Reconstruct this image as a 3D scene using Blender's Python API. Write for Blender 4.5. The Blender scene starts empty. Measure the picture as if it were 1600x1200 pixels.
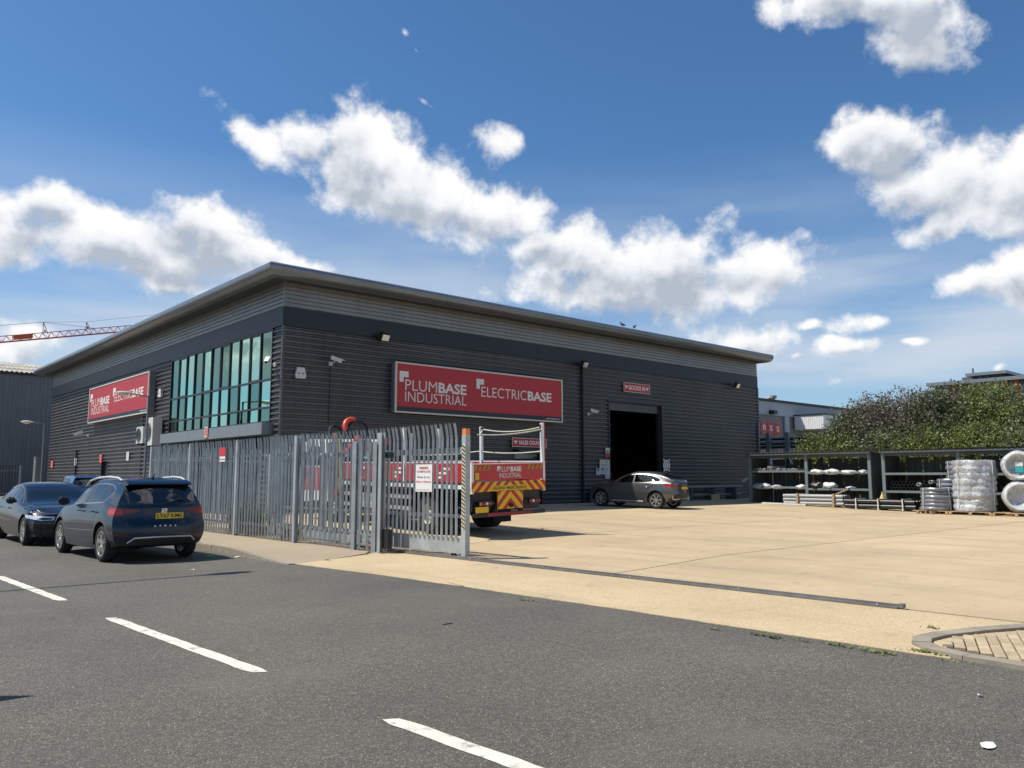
import bpy, bmesh, math, random
import numpy as np
from mathutils import Vector, Matrix
random.seed(7)
scene = bpy.context.scene
COL = scene.collection

# ------------------------------------------------------------------ camera
F_PX, EYE = 1249.0, 1.6                     # focal length in pixels of the 1600 px wide photograph, eye height
PITCH = math.atan(145 / F_PX)
HEAD = math.radians(48.58)                  # +X runs along the yard front of the warehouse, +Y along the street
_fh = np.array([math.cos(HEAD), math.sin(HEAD), 0.0])
RT = np.array([math.sin(HEAD), -math.cos(HEAD), 0.0])
FW = _fh * math.cos(PITCH) + np.array([0, 0, math.sin(PITCH)])
UP = -_fh * math.sin(PITCH) + np.array([0, 0, math.cos(PITCH)])
CAM = np.array([0.0, 0.0, EYE])
cd = bpy.data.cameras.new('camera')
cd.sensor_width = 36.0
cd.lens = F_PX / 1600 * 36.0
cd.clip_start, cd.clip_end = 0.1, 3000
cam = bpy.data.objects.new('camera', cd)
COL.objects.link(cam)
m = Matrix.Identity(4)
for i in range(3):
    m[i][0], m[i][1], m[i][2], m[i][3] = RT[i], UP[i], -FW[i], CAM[i]
cam.matrix_world = m
scene.camera = cam
scene.render.resolution_x, scene.render.resolution_y = 1024, 768

# ------------------------------------------------------------------ light
SUN_EL = math.radians(58.0)
SUN_H = np.array([-0.77, 0.638])            # horizontal direction towards the sun
SUN_H /= np.linalg.norm(SUN_H)
SUN = np.array([SUN_H[0] * math.cos(SUN_EL), SUN_H[1] * math.cos(SUN_EL), math.sin(SUN_EL)])
sd = bpy.data.lights.new('sun', 'SUN')
sd.energy, sd.angle, sd.color = 5.0, math.radians(0.53), (1.0, 0.945, 0.86)
so = bpy.data.objects.new('sun', sd)
so.rotation_euler = Vector(-SUN).to_track_quat('-Z', 'Y').to_euler()
so.location = (0, 0, 60)
COL.objects.link(so)
vs = scene.view_settings
vs.view_transform, vs.look, vs.exposure, vs.gamma = 'Standard', 'None', 0.22, 1.0

def ray(px, py):
    return FW + RT * (px - 800) / F_PX + UP * (600 - py) / F_PX
def azel(px, py):
    r = ray(px, py); r = r / np.linalg.norm(r)
    return math.atan2(r[1], r[0]), math.asin(r[2])

world = bpy.data.worlds.new('World')
scene.world = world
world.use_nodes = True
wt = world.node_tree
for n in list(wt.nodes): wt.nodes.remove(n)

def cloud_group():
    """density of the clouds for a direction: the heaps seen over the warehouse, and a random field all round elsewhere"""
    g = bpy.data.node_groups.new('clouds', 'ShaderNodeTree')
    g.interface.new_socket('Dir', in_out='INPUT', socket_type='NodeSocketVector')
    g.interface.new_socket('Density', in_out='OUTPUT', socket_type='NodeSocketFloat')
    g.interface.new_socket('Above', in_out='OUTPUT', socket_type='NodeSocketFloat')
    N, L = g.nodes, g.links
    gi, go = N.new('NodeGroupInput'), N.new('NodeGroupOutput')
    def mth(op, a, b=None, c=None, clamp=False):
        n = N.new('ShaderNodeMath'); n.operation = op; n.use_clamp = clamp
        for k, v in enumerate((a, b, c)):
            if v is None: continue
            if isinstance(v, (int, float)): n.inputs[k].default_value = v
            else: L.new(v, n.inputs[k])
        return n.outputs[0]
    def vm(op, a, b=None, sc=None):
        n = N.new('ShaderNodeVectorMath'); n.operation = op
        for k, v in enumerate((a, b)):
            if v is None: continue
            if isinstance(v, tuple): n.inputs[k].default_value = v
            else: L.new(v, n.inputs[k])
        if sc is not None: n.inputs['Scale'].default_value = sc
        return n.outputs['Value'] if op in ('LENGTH', 'DOT_PRODUCT') else n.outputs[0]
    d = vm('NORMALIZE', gi.outputs[0])
    def noise(vec, scale, detail, rough, col=False, dist=0.0):
        n = N.new('ShaderNodeTexNoise'); n.inputs['Scale'].default_value = scale
        n.inputs['Detail'].default_value = detail; n.inputs['Roughness'].default_value = rough
        n.inputs['Distortion'].default_value = dist
        L.new(vec, n.inputs['Vector']); return n.outputs['Color' if col else 'Fac']
    warp = vm('SCALE', vm('SUBTRACT', noise(d, 7.0, 3, .55, True), (.5, .5, .5)), None, .085)
    d2 = vm('ADD', d, warp)
    sx = N.new('ShaderNodeSeparateXYZ'); L.new(d2, sx.inputs[0])
    az = mth('ARCTAN2', sx.outputs[1], sx.outputs[0])
    el = mth('ARCSINE', sx.outputs[2])
    cb = N.new('ShaderNodeCombineXYZ'); L.new(az, cb.inputs[0]); L.new(el, cb.inputs[1])
    v = cb.outputs[0]
    heaps = [(200, 372, 190, 52, 0), (95, 328, 58, 36, 0), (330, 352, 110, 44, 10), (430, 392, 80, 26, 20), (30, 390, 80, 40, 0), (230, 395, 160, 38, 0),
             (410, 225, 95, 32, 20), (480, 218, 70, 42, 0), (570, 250, 120, 68, 20), (650, 300, 130, 58, 18), (735, 322, 110, 42, 8), (640, 335, 140, 40, 12),
             (765, 222, 42, 42, 0), (680, 167, 28, 12, 10), (632, 56, 24, 13, 25), (662, 88, 16, 9, 30),
             (940, 400, 130, 52, 0), (1060, 392, 95, 50, 0), (1170, 418, 115, 34, 0), (1010, 445, 190, 46, 0), (840, 385, 62, 26, 0),
             (275, 442, 72, 28, 0), (1320, 6, 115, 30, 10), (1450, 40, 85, 44, 0), (1400, 10, 120, 34, 5),
             (1372, 216, 68, 40, -8), (1480, 275, 110, 55, 10), (1580, 285, 100, 62, 0), (1472, 353, 62, 24, 0), (1570, 330, 90, 36, 0),
             (1545, 445, 88, 32, -12), (1600, 425, 70, 46, 0), (1165, 533, 68, 24, 0), (1240, 558, 24, 12, 0), (1352, 508, 52, 20, 0), (1322, 545, 52, 15, 0),
             (1432, 548, 38, 10, 0), (1305, 603, 28, 13, 0), (1256, 510, 36, 11, 0), (30, 540, 70, 34, 0), (1590, 580, 30, 12, 0)]
    acc = up = None
    for (cx, cy, rx, ry, tl) in heaps:
        a0, e0 = azel(cx, cy)
        ra = abs(azel(cx - rx, cy)[0] - azel(cx + rx, cy)[0]) / 2
        re = abs(azel(cx, cy - ry)[1] - azel(cx, cy + ry)[1]) / 2
        mp = N.new('ShaderNodeMapping'); mp.vector_type = 'TEXTURE'
        mp.inputs['Location'].default_value = (a0, e0, 0)
        mp.inputs['Rotation'].default_value = (0, 0, math.radians(tl))
        mp.inputs['Scale'].default_value = (ra * 1.27, re * 1.33, 1)
        vk = v
        if acc is not None:             # keeps the renderer from evaluating every heap at once (register limit)
            ma = N.new('ShaderNodeVectorMath'); ma.operation = 'MULTIPLY_ADD'; ma.inputs[1].default_value = (1e-9, 1e-9, 0)
            L.new(acc, ma.inputs[0]); L.new(v, ma.inputs[2]); vk = ma.outputs[0]
        L.new(vk, mp.inputs['Vector'])
        ln = vm('LENGTH', mp.outputs[0])
        if rx < 46: ln = mth('ADD', ln, .55 if rx < 32 else .25)
        lu = vm('LENGTH', vm('ADD', mp.outputs[0], (0, .62, 0)))      # the same heap, a little higher: what shades this point
        if rx < 46: lu = mth('ADD', lu, .3)
        if acc is None: acc, up = ln, lu
        else: acc, up = mth('SMOOTH_MIN', acc, ln, 0.22), mth('SMOOTH_MIN', up, lu, 0.22)
    # random clouds on a flat layer everywhere outside the stretch of sky in view
    dz = N.new('ShaderNodeSeparateXYZ'); L.new(d, dz.inputs[0])
    inv = mth('DIVIDE', 1.0, mth('ADD', mth('MAXIMUM', dz.outputs[2], 0.0), .22))
    pl = N.new('ShaderNodeCombineXYZ')
    L.new(mth('MULTIPLY', dz.outputs[0], inv), pl.inputs[0]); L.new(mth('MULTIPLY', dz.outputs[1], inv), pl.inputs[1])
    rnd = noise(pl.outputs[0], 1.5, 3, .5)
    rl = mth('MULTIPLY_ADD', mth('SUBTRACT', .62, rnd), 9.0, .55)
    away = mth('DIVIDE', mth('SUBTRACT', .76, vm('DOT_PRODUCT', d, tuple(FW))), .10, clamp=True)
    rl = mth('ADD', rl, mth('MULTIPLY', mth('SUBTRACT', 1.0, away), 8.0))
    acc = mth('MINIMUM', acc, rl)
    n1 = noise(d, 17.0, 9, .61)
    n2 = noise(d, 6.5, 2, .5)
    body = mth('SUBTRACT', 1.02, acc)
    dens = mth('ADD', body, mth('MULTIPLY', mth('SUBTRACT', n1, .5), 2.15))
    dens = mth('ADD', dens, mth('MULTIPLY', mth('SUBTRACT', n2, .5), .9))
    L.new(dens, go.inputs[0])
    L.new(mth('ADD', mth('SUBTRACT', 1.02, mth('MINIMUM', up, rl)), mth('MULTIPLY', mth('SUBTRACT', n2, .5), 1.6)), go.inputs[1])
    return g

def build_world():
    N, L = wt.nodes, wt.links
    g = cloud_group()
    sky = N.new('ShaderNodeTexSky'); sky.sky_type = 'NISHITA'
    sky.sun_disc = False
    sky.sun_elevation = SUN_EL
    sky.sun_rotation = math.atan2(SUN_H[0], SUN_H[1])
    sky.altitude, sky.air_density, sky.dust_density, sky.ozone_density = 30, 1.0, 0.45, 3.0
    tc = N.new('ShaderNodeTexCoord')
    d = tc.outputs['Generated']
    def cg(vec):
        n = N.new('ShaderNodeGroup'); n.node_tree = g; L.new(vec, n.inputs[0]); return n.outputs[0], n.outputs[1]
    def mr(val, a, b, c=0, e=1, smooth=True):
        n = N.new('ShaderNodeMapRange'); n.interpolation_type = 'SMOOTHSTEP' if smooth else 'LINEAR'
        L.new(val, n.inputs[0])
        for k, x in enumerate((a, b, c, e)): n.inputs[k + 1].default_value = x
        return n.outputs[0]
    def off(vec, o):
        n = N.new('ShaderNodeVectorMath'); n.operation = 'ADD'; n.inputs[1].default_value = o
        L.new(vec, n.inputs[0]); return n.outputs[0]
    dn, above = cg(d)
    def nz1(vec):
        n = N.new('ShaderNodeTexNoise'); n.inputs['Scale'].default_value = 17.0; n.inputs['Detail'].default_value = 4; n.inputs['Roughness'].default_value = .55
        L.new(vec, n.inputs['Vector']); return n.outputs['Fac']
    near, here = nz1(off(d, (SUN[0] * .014, SUN[1] * .014, .016))), nz1(d)
    alpha = mr(dn, .02, .62)
    shade = mr(above, .02, 1.05)
    rel = N.new('ShaderNodeMath'); rel.operation = 'SUBTRACT'; L.new(near, rel.inputs[0]); L.new(here, rel.inputs[1])
    relf = mr(rel.outputs[0], -.16, .18, 0, 1, False)
    sm = N.new('ShaderNodeMath'); sm.operation = 'MULTIPLY_ADD'; sm.inputs[1].default_value = .45
    L.new(relf, sm.inputs[0]); 
    s2 = N.new('ShaderNodeMath'); s2.operation = 'MULTIPLY'; s2.inputs[1].default_value = .72; L.new(shade, s2.inputs[0])
    L.new(s2.outputs[0], sm.inputs[2])
    ramp = N.new('ShaderNodeValToRGB'); L.new(sm.outputs[0], ramp.inputs[0])
    cr = ramp.color_ramp
    cr.elements[0].position, cr.elements[0].color = .12, (.98, .97, .95, 1)
    cr.elements[1].position, cr.elements[1].color = .95, (.43, .48, .56, 1)
    e = cr.elements.new(.5); e.color = (.82, .84, .88, 1)
    # thin high veil
    sp = N.new('ShaderNodeSeparateXYZ'); L.new(d, sp.inputs[0])
    mp = N.new('ShaderNodeMapping'); mp.inputs['Scale'].default_value = (1.6, 1.6, 9.0); mp.inputs['Rotation'].default_value = (.12, -.1, 0); L.new(d, mp.inputs['Vector'])
    nz = N.new('ShaderNodeTexNoise'); nz.inputs['Scale'].default_value = 1.6; nz.inputs['Detail'].default_value = 5; L.new(mp.outputs[0], nz.inputs['Vector'])
    veil = N.new('ShaderNodeMath'); veil.operation = 'MULTIPLY'
    L.new(mr(nz.outputs['Fac'], .32, .66, .22, .95), veil.inputs[0]); L.new(mr(sp.outputs[2], .13, .40, 1, 0), veil.inputs[1])
    bg1 = N.new('ShaderNodeBackground'); bg1.inputs['Strength'].default_value = .085; 
    tn = N.new('ShaderNodeVectorMath'); tn.operation = 'MULTIPLY'; tn.inputs[1].default_value = (.67, 1.01, 1.24); L.new(sky.outputs[0], tn.inputs[0])
    L.new(tn.outputs[0], bg1.inputs['Color'])
    bgv = N.new('ShaderNodeBackground'); bgv.inputs['Color'].default_value = (.62, .70, .80, 1); bgv.inputs['Strength'].default_value = .85
    bg2 = N.new('ShaderNodeBackground'); L.new(ramp.outputs[0], bg2.inputs['Color']); bg2.inputs['Strength'].default_value = .92
    m1, m2 = N.new('ShaderNodeMixShader'), N.new('ShaderNodeMixShader')
    L.new(veil.outputs[0], m1.inputs[0]); L.new(bg1.outputs[0], m1.inputs[1]); L.new(bgv.outputs[0], m1.inputs[2])
    L.new(alpha, m2.inputs[0]); L.new(m1.outputs[0], m2.inputs[1]); L.new(bg2.outputs[0], m2.inputs[2])
    o = N.new('ShaderNodeOutputWorld'); L.new(m2.outputs[0], o.inputs[0])
build_world()
world.cycles.sampling_method = 'MANUAL'
world.cycles.sample_map_resolution = 512

cy = scene.cycles
cy.max_bounces, cy.diffuse_bounces, cy.glossy_bounces, cy.transmission_bounces, cy.transparent_max_bounces = 6, 3, 3, 4, 8
cy.caustics_reflective = cy.caustics_refractive = False

# ------------------------------------------------------------------ pixel -> place helpers
def sstep(t):
    t = min(1, max(0, t)); return t * t * (3 - 2 * t)
def zf(x, y):                               # the yard climbs gently from the gate to the warehouse
    return .1 * sstep((x - 10) / 4) + .021 * max(0, min(y, 26.6) - 14) * sstep((x - 9.6) / 3)
def G(px, py, z=0.0):
    r = ray(px, py); return CAM + r * ((z - EYE) / r[2])
def GY(px, py):
    z = 0.0
    for _ in range(30):
        p = G(px, py, z); z = .5 * z + .5 * zf(p[0], p[1])
    return G(px, py, z)
def PX(px, py, x):
    r = ray(px, py); return CAM + r * (x / r[0])
def PY(px, py, y):
    r = ray(px, py); return CAM + r * (y / r[1])
# ------------------------------------------------------------------ scene helpers
MW = {}
def thing(name, label, cat, loc=(0, 0, 0), rotz=0.0, group=None, kind=None, rot=None):
    o = bpy.data.objects.new(name, None)
    COL.objects.link(o)
    o.empty_display_size = .2
    o.location = loc
    o.rotation_euler = rot if rot else (0, 0, rotz)
    tag(o, label, cat, group, kind)
    MW[o.name] = Matrix.LocRotScale(Vector(loc), o.rotation_euler, None)
    return o
def tag(o, label=None, cat=None, group=None, kind=None):
    if label: o['label'] = label
    if cat: o['category'] = cat
    if group: o['group'] = group
    if kind: o['kind'] = kind
    return o
def root_of(o):
    while o.parent: o = o.parent
    return o
def link(name, me, parent=None, loc=None, rotz=None):
    o = bpy.data.objects.new(name, me)
    COL.objects.link(o)
    if parent: o.parent = parent
    if loc is not None: o.location = loc
    if rotz is not None: o.rotation_euler = (0, 0, rotz)
    return o
def copy_tree(o, parent=None):
    c = o.copy(); COL.objects.link(c); c.parent = parent
    if o.name in MW: MW[c.name] = MW[o.name]
    for ch in list(o.children): copy_tree(ch, c)
    return c
class MB:
    def __init__(s): s.v, s.f, s.mi = [], [], []
    def add(s, vs, fs, m=0):
        b = len(s.v); s.v += [tuple(map(float, p)) for p in vs]
        s.f += [tuple(b + i for i in f) for f in fs]; s.mi += [m] * len(fs); return s
    def box(s, a, b, m=0):
        x0, x1 = sorted((a[0], b[0])); y0, y1 = sorted((a[1], b[1])); z0, z1 = sorted((a[2], b[2]))
        return s.add([(x0, y0, z0), (x1, y0, z0), (x1, y1, z0), (x0, y1, z0), (x0, y0, z1), (x1, y0, z1), (x1, y1, z1), (x0, y1, z1)],
                     [(0, 3, 2, 1), (4, 5, 6, 7), (0, 1, 5, 4), (1, 2, 6, 5), (2, 3, 7, 6), (3, 0, 4, 7)], m)
    def obox(s, c, ax, ay, az, m=0):        # half vectors
        c, ax, ay, az = (np.array(q, float) for q in (c, ax, ay, az))
        vs = [c + i * ax + j * ay + k * az for k in (-1, 1) for (i, j) in ((-1, -1), (1, -1), (1, 1), (-1, 1))]
        return s.add(vs, [(0, 3, 2, 1), (4, 5, 6, 7), (0, 1, 5, 4), (1, 2, 6, 5), (2, 3, 7, 6), (3, 0, 4, 7)], m)
    def bar(s, p, q, w, h, upv=(0, 0, 1), m=0):
        p, q = np.array(p, float), np.array(q, float); d = q - p; l = np.linalg.norm(d); d /= l
        u = np.array(upv, float); r = np.cross(d, u)
        if np.linalg.norm(r) < 1e-4: u = np.array((1., 0, 0)); r = np.cross(d, u)
        r /= np.linalg.norm(r); u = np.cross(r, d)
        return s.obox((p + q) / 2, d * l / 2, r * w / 2, u * h / 2, m)
    def tube(s, pts, r, n=10, m=0, caps=True):
        pts = [np.array(p, float) for p in pts]
        rs = r if isinstance(r, (list, tuple)) else [r] * len(pts)
        rings = []; up = None
        for i, p in enumerate(pts):
            t = pts[min(i + 1, len(pts) - 1)] - pts[max(i - 1, 0)]; t = t / (np.linalg.norm(t) + 1e-9)
            if up is None:
                up = np.array((0, 0, 1.)) if abs(t[2]) < .9 else np.array((1., 0, 0))
            a = np.cross(t, up); a /= np.linalg.norm(a) + 1e-9; up = np.cross(a, t)
            rings.append([p + rs[i] * (math.cos(k * 2 * math.pi / n) * a + math.sin(k * 2 * math.pi / n) * up) for k in range(n)])
        vs = [q for R in rings for q in R]; fs = []
        for i in range(len(pts) - 1):
            for k in range(n):
                k2 = (k + 1) % n
                fs.append((i * n + k, i * n + k2, (i + 1) * n + k2, (i + 1) * n + k))
        if caps: fs += [tuple(range(n))[::-1], tuple((len(pts) - 1) * n + k for k in range(n))]
        return s.add(vs, fs, m)
    def lathe(s, prof, c=(0, 0, 0), axis='z', n=24, m=0, close=False):   # prof: (radius, height)
        vs, fs = [], []
        for (r, h) in prof:
            for k in range(n):
                a = 2 * math.pi * k / n; u, v = r * math.cos(a), r * math.sin(a)
                p = {'z': (u, v, h), 'y': (u, h, v), 'x': (h, u, v)}[axis]
                vs.append((p[0] + c[0], p[1] + c[1], p[2] + c[2]))
        np_ = len(prof)
        for i in range(np_ if close else np_ - 1):
            j = (i + 1) % np_
            for k in range(n):
                k2 = (k + 1) % n
                fs.append((i * n + k, i * n + k2, j * n + k2, j * n + k))
        return s.add(vs, fs, m)
    def prism(s, poly, O, U, V, W, m=0):    # poly in (u, v), extruded along W
        O, U, V, W = (np.array(q, float) for q in (O, U, V, W)); n = len(poly)
        vs = [O + U * u + V * v for u, v in poly] + [O + U * u + V * v + W for u, v in poly]
        return s.add(vs, [tuple(range(n))[::-1], tuple(range(n, 2 * n))] + [(i, (i + 1) % n, n + (i + 1) % n, n + i) for i in range(n)], m)
    def mesh(s, name, mats, smooth=False, inv=None, fixn=True):
        me = bpy.data.meshes.new(name)
        vs = s.v
        if inv is not None: vs = [tuple(inv @ Vector(p)) for p in vs]
        me.from_pydata(vs, [], s.f)
        for mt in (mats if isinstance(mats, (list, tuple)) else [mats]): me.materials.append(mt)
        if isinstance(mats, (list, tuple)) and len(mats) > 1: me.polygons.foreach_set('material_index', s.mi)
        if fixn:
            bm = bmesh.new(); bm.from_mesh(me); bmesh.ops.recalc_face_normals(bm, faces=bm.faces); bm.to_mesh(me); bm.free()
        if smooth:
            me.polygons.foreach_set('use_smooth', [True] * len(me.polygons))
            me.set_sharp_from_angle(angle=math.radians(smooth if smooth is not True else 40))
        me.update(); return me
    def build(s, name, mats, parent=None, smooth=False, local=False, fixn=True):
        inv = None
        if parent is not None and not local:
            inv = MW[root_of(parent).name].inverted()
        return link(name, s.mesh(name, mats, smooth, inv, fixn), parent)

# ------------------------------------------------------------------ materials
def pm(name, col, rough=.6, metal=0., var=.0, vs=3., bump=0., bs=40., spec=.5, coat=0., streak=0., fleck=0., fs=120., dirt=None, ds=.6, dth=(.52, .7), rnd=0., emit=0., trans=0.):
    mt = bpy.data.materials.new(name); mt.use_nodes = True
    nt = mt.node_tree; N, L = nt.nodes, nt.links
    b = N['Principled BSDF']
    b.inputs['Base Color'].default_value = (*col, 1); b.inputs['Roughness'].default_value = rough
    b.inputs['Metallic'].default_value = metal; b.inputs['Specular IOR Level'].default_value = spec
    b.inputs['Coat Weight'].default_value = coat; b.inputs['Coat Roughness'].default_value = .03
    if trans: b.inputs['Transmission Weight'].default_value = trans
    if var or bump or streak or fleck or dirt or rnd:
        geo = N.new('ShaderNodeNewGeometry'); pos = geo.outputs['Position']
        def nz(scale, det=4, rg=.55, vec=None):
            n = N.new('ShaderNodeTexNoise'); n.inputs['Scale'].default_value = scale; n.inputs['Detail'].default_value = det; n.inputs['Roughness'].default_value = rg
            L.new(vec or pos, n.inputs['Vector']); return n.outputs['Fac']
        def mul(a, fac_sock, lo, hi, f0=.3, f1=.7):
            r = N.new('ShaderNodeMapRange'); L.new(fac_sock, r.inputs[0])
            for k, x in enumerate((f0, f1, lo, hi)): r.inputs[k + 1].default_value = x
            q = N.new('ShaderNodeVectorMath'); q.operation = 'SCALE'
            if isinstance(a, tuple): q.inputs[0].default_value = a
            else: L.new(a, q.inputs[0])
            L.new(r.outputs[0], q.inputs['Scale']); return q.outputs[0]
        c = tuple(col)
        if var: c = mul(c, nz(vs), 1 - var, 1 + var)
        if streak:
            mp = N.new('ShaderNodeMapping'); mp.inputs['Scale'].default_value = (6, 6, .35); L.new(pos, mp.inputs['Vector'])
            c = mul(c, nz(1.5, 5, .6, mp.outputs[0]), 1 - streak, 1 + streak)
        if fleck: c = mul(c, nz(fs, 2, .7), 1 - fleck, 1 + fleck, .35, .65)
        if rnd:
            oi = N.new('ShaderNodeObjectInfo'); c = mul(c, oi.outputs['Random'], 1 - rnd, 1 + rnd, 0, 1)
        if dirt:
            mx = N.new('ShaderNodeMix'); mx.data_type = 'RGBA'
            r = N.new('ShaderNodeMapRange'); L.new(nz(ds, 7, .62), r.inputs[0]); r.inputs[1].default_value, r.inputs[2].default_value = dth; r.inputs[4].default_value = .75
            L.new(r.outputs[0], mx.inputs['Factor'])
            if isinstance(c, tuple): mx.inputs['A'].default_value = (*c, 1)
            else: L.new(c, mx.inputs['A'])
            mx.inputs['B'].default_value = (*dirt, 1); c = mx.outputs['Result']
        if not isinstance(c, tuple): L.new(c, b.inputs['Base Color'])
        if bump:
            bp = N.new('ShaderNodeBump'); bp.inputs['Strength'].default_value = 1; bp.inputs['Distance'].default_value = bump
            L.new(nz(bs, 4, .6), bp.inputs['Height']); L.new(bp.outputs[0], b.inputs['Normal'])
    return mt

def glass_mat(name, tint, refl, refl_tint=(1, 1, 1), rough=.01, wav=0.):
    """coated pane: part mirror, part tinted see-through"""
    mt = bpy.data.materials.new(name); mt.use_nodes = True
    nt = mt.node_tree; N, L = nt.nodes, nt.links
    for n in list(N): N.remove(n)
    o = N.new('ShaderNodeOutputMaterial'); t = N.new('ShaderNodeBsdfTransparent'); t.inputs[0].default_value = (*tint, 1)
    g = N.new('ShaderNodeBsdfGlossy'); g.inputs['Color'].default_value = (*refl_tint, 1); g.inputs['Roughness'].default_value = rough
    fr = N.new('ShaderNodeFresnel'); fr.inputs['IOR'].default_value = 1.5
    mr = N.new('ShaderNodeMapRange'); L.new(fr.outputs[0], mr.inputs[0]); mr.inputs[3].default_value = refl; mr.inputs[4].default_value = 1
    mx = N.new('ShaderNodeMixShader'); L.new(mr.outputs[0], mx.inputs[0]); L.new(t.outputs[0], mx.inputs[1]); L.new(g.outputs[0], mx.inputs[2])
    if wav:
        geo = N.new('ShaderNodeNewGeometry'); n = N.new('ShaderNodeTexNoise'); n.inputs['Scale'].default_value = .8; L.new(geo.outputs['Position'], n.inputs['Vector'])
        bp = N.new('ShaderNodeBump'); bp.inputs['Distance'].default_value = wav; L.new(n.outputs['Fac'], bp.inputs['Height']); L.new(bp.outputs[0], g.inputs['Normal'])
    L.new(mx.outputs[0], o.inputs[0]); return mt

M = dict(
    asphalt=None,
    clad=pm('anthracite cladding', (.084, .086, .090), .40, .15, var=.16, vs=.5, streak=.24, spec=.5),
    cladtop=pm('silver grey cladding', (.215, .222, .225), .40, .35, var=.08, vs=.6, streak=.10),
    band=pm('dark slate flat panel', (.013, .018, .024), .45, .1, var=.08, vs=.7, streak=.06),
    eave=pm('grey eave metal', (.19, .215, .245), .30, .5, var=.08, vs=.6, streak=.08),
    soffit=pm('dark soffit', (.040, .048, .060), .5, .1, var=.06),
    track=pm('worn rail steel', (.17, .165, .155), .55, .3, var=.2, vs=5),
    roof=pm('grey roof sheet', (.25, .25, .25), .6, .2, var=.1),
    frame=pm('dark window frame', (.03, .034, .04), .4, .2),
    ledge=pm('slate grey canopy metal', (.19, .215, .235), .4, .15, var=.06, streak=.07),
    inner=pm('dark interior', (.03, .03, .032), .9),
    blind=pm('pale green blind', (.55, .62, .56), .8),
    red=pm('sign red', (.43, .018, .026), .42, var=.03, vs=2),
    navy=pm('sign navy', (.012, .012, .03), .4),
    cream=pm('sign edging', (.62, .58, .50), .45, .1, var=.06),
    white=pm('white paint', (.78, .78, .76), .5, var=.04),
    letter=pm('sign letter', (.74, .72, .67), .5),
    galv=pm('galvanised steel', (.42, .455, .46), .50, .25, var=.16, vs=4, streak=.16, rnd=.10),
    galvd=pm('galvanised steel rail', (.39, .42, .43), .48, .25, var=.16, vs=3, streak=.1),
    silver=pm('satin silver rail', (.62, .62, .61), .35, .25),
    dark=pm('dark steel', (.025, .026, .028), .5, .2, var=.1),
    black=pm('black plastic', (.014, .014, .015), .5),
    rubber=pm('tyre rubber', (.018, .018, .019), .85, var=.2, vs=12),
    chrome=pm('bright trim', (.62, .62, .62), .18, .95),
    alloy=pm('alloy rim', (.66, .64, .60), .28, .85, var=.06, vs=20),
    alloyd=pm('machined dark rim', (.20, .20, .20), .3, .85),
    plate_y=pm('yellow plate', (.78, .50, .02), .4),
    plate_w=pm('white plate', (.75, .75, .72), .4),
    redlamp=pm('red lamp glass', (.17, .004, .007), .12, spec=.4, coat=.25),
    redlampb=pm('bright red lamp glass', (.42, .008, .012), .12, spec=.4, coat=.25),
    amber=pm('amber lens', (.80, .22, .02), .2, coat=.6),
    clear=pm('clear lamp glass', (.62, .64, .68), .06, .3, spec=.9, coat=1),
    offw=pm('off white plastic', (.60, .59, .55), .5, var=.05),
    cable=pm('black cable', (.012, .012, .012), .6),
    wood=pm('pallet timber', (.42, .29, .16), .8, var=.2, vs=9, rnd=.2),
    pipe_g=pm('grey pipe', (.30, .315, .32), .45, var=.08, vs=6, rnd=.1),
    pipe_k=pm('black pipe', (.020, .021, .023), .4, var=.1, rnd=.2),
    film=pm('shrink wrap over grey pipe', (.42, .44, .46), .25, var=.35, vs=5, bump=.05, bs=9, spec=.8, coat=.5),
    coil=pm('grey coil pipe', (.16, .175, .19), .30, var=.2, vs=5, spec=.7, coat=.5),
    bag=pm('white plastic sacking', (.66, .66, .63), .55, var=.12, vs=6, bump=.02, bs=14),
    shed=pm('shelter green grey steel', (.10, .115, .11), .55, .15, var=.12, vs=2, streak=.1),
    shedp=pm('shelter post', (.20, .235, .235), .5, .2, var=.12, vs=3),
    shedr=pm('shelter roof sheet', (.22, .22, .20), .6, .1, var=.15, vs=2),
    farwall=pm('far dark blue cladding', (.18, .187, .195), .5, .1, var=.08, vs=.3, streak=.1),
    asb=pm('weathered cement roof', (.40, .37, .32), .9, var=.25, vs=1.2),
    crane=pm('crane red', (.50, .045, .05), .5),
    glass_car=glass_mat('tinted car glass', (.10, .12, .11), .06),
    glass_b=glass_mat('green mirror glass', (.24, .44, .35), .42, (.47, .70, .57), wav=.006),
    concrete=None, apron=None,
)
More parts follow.
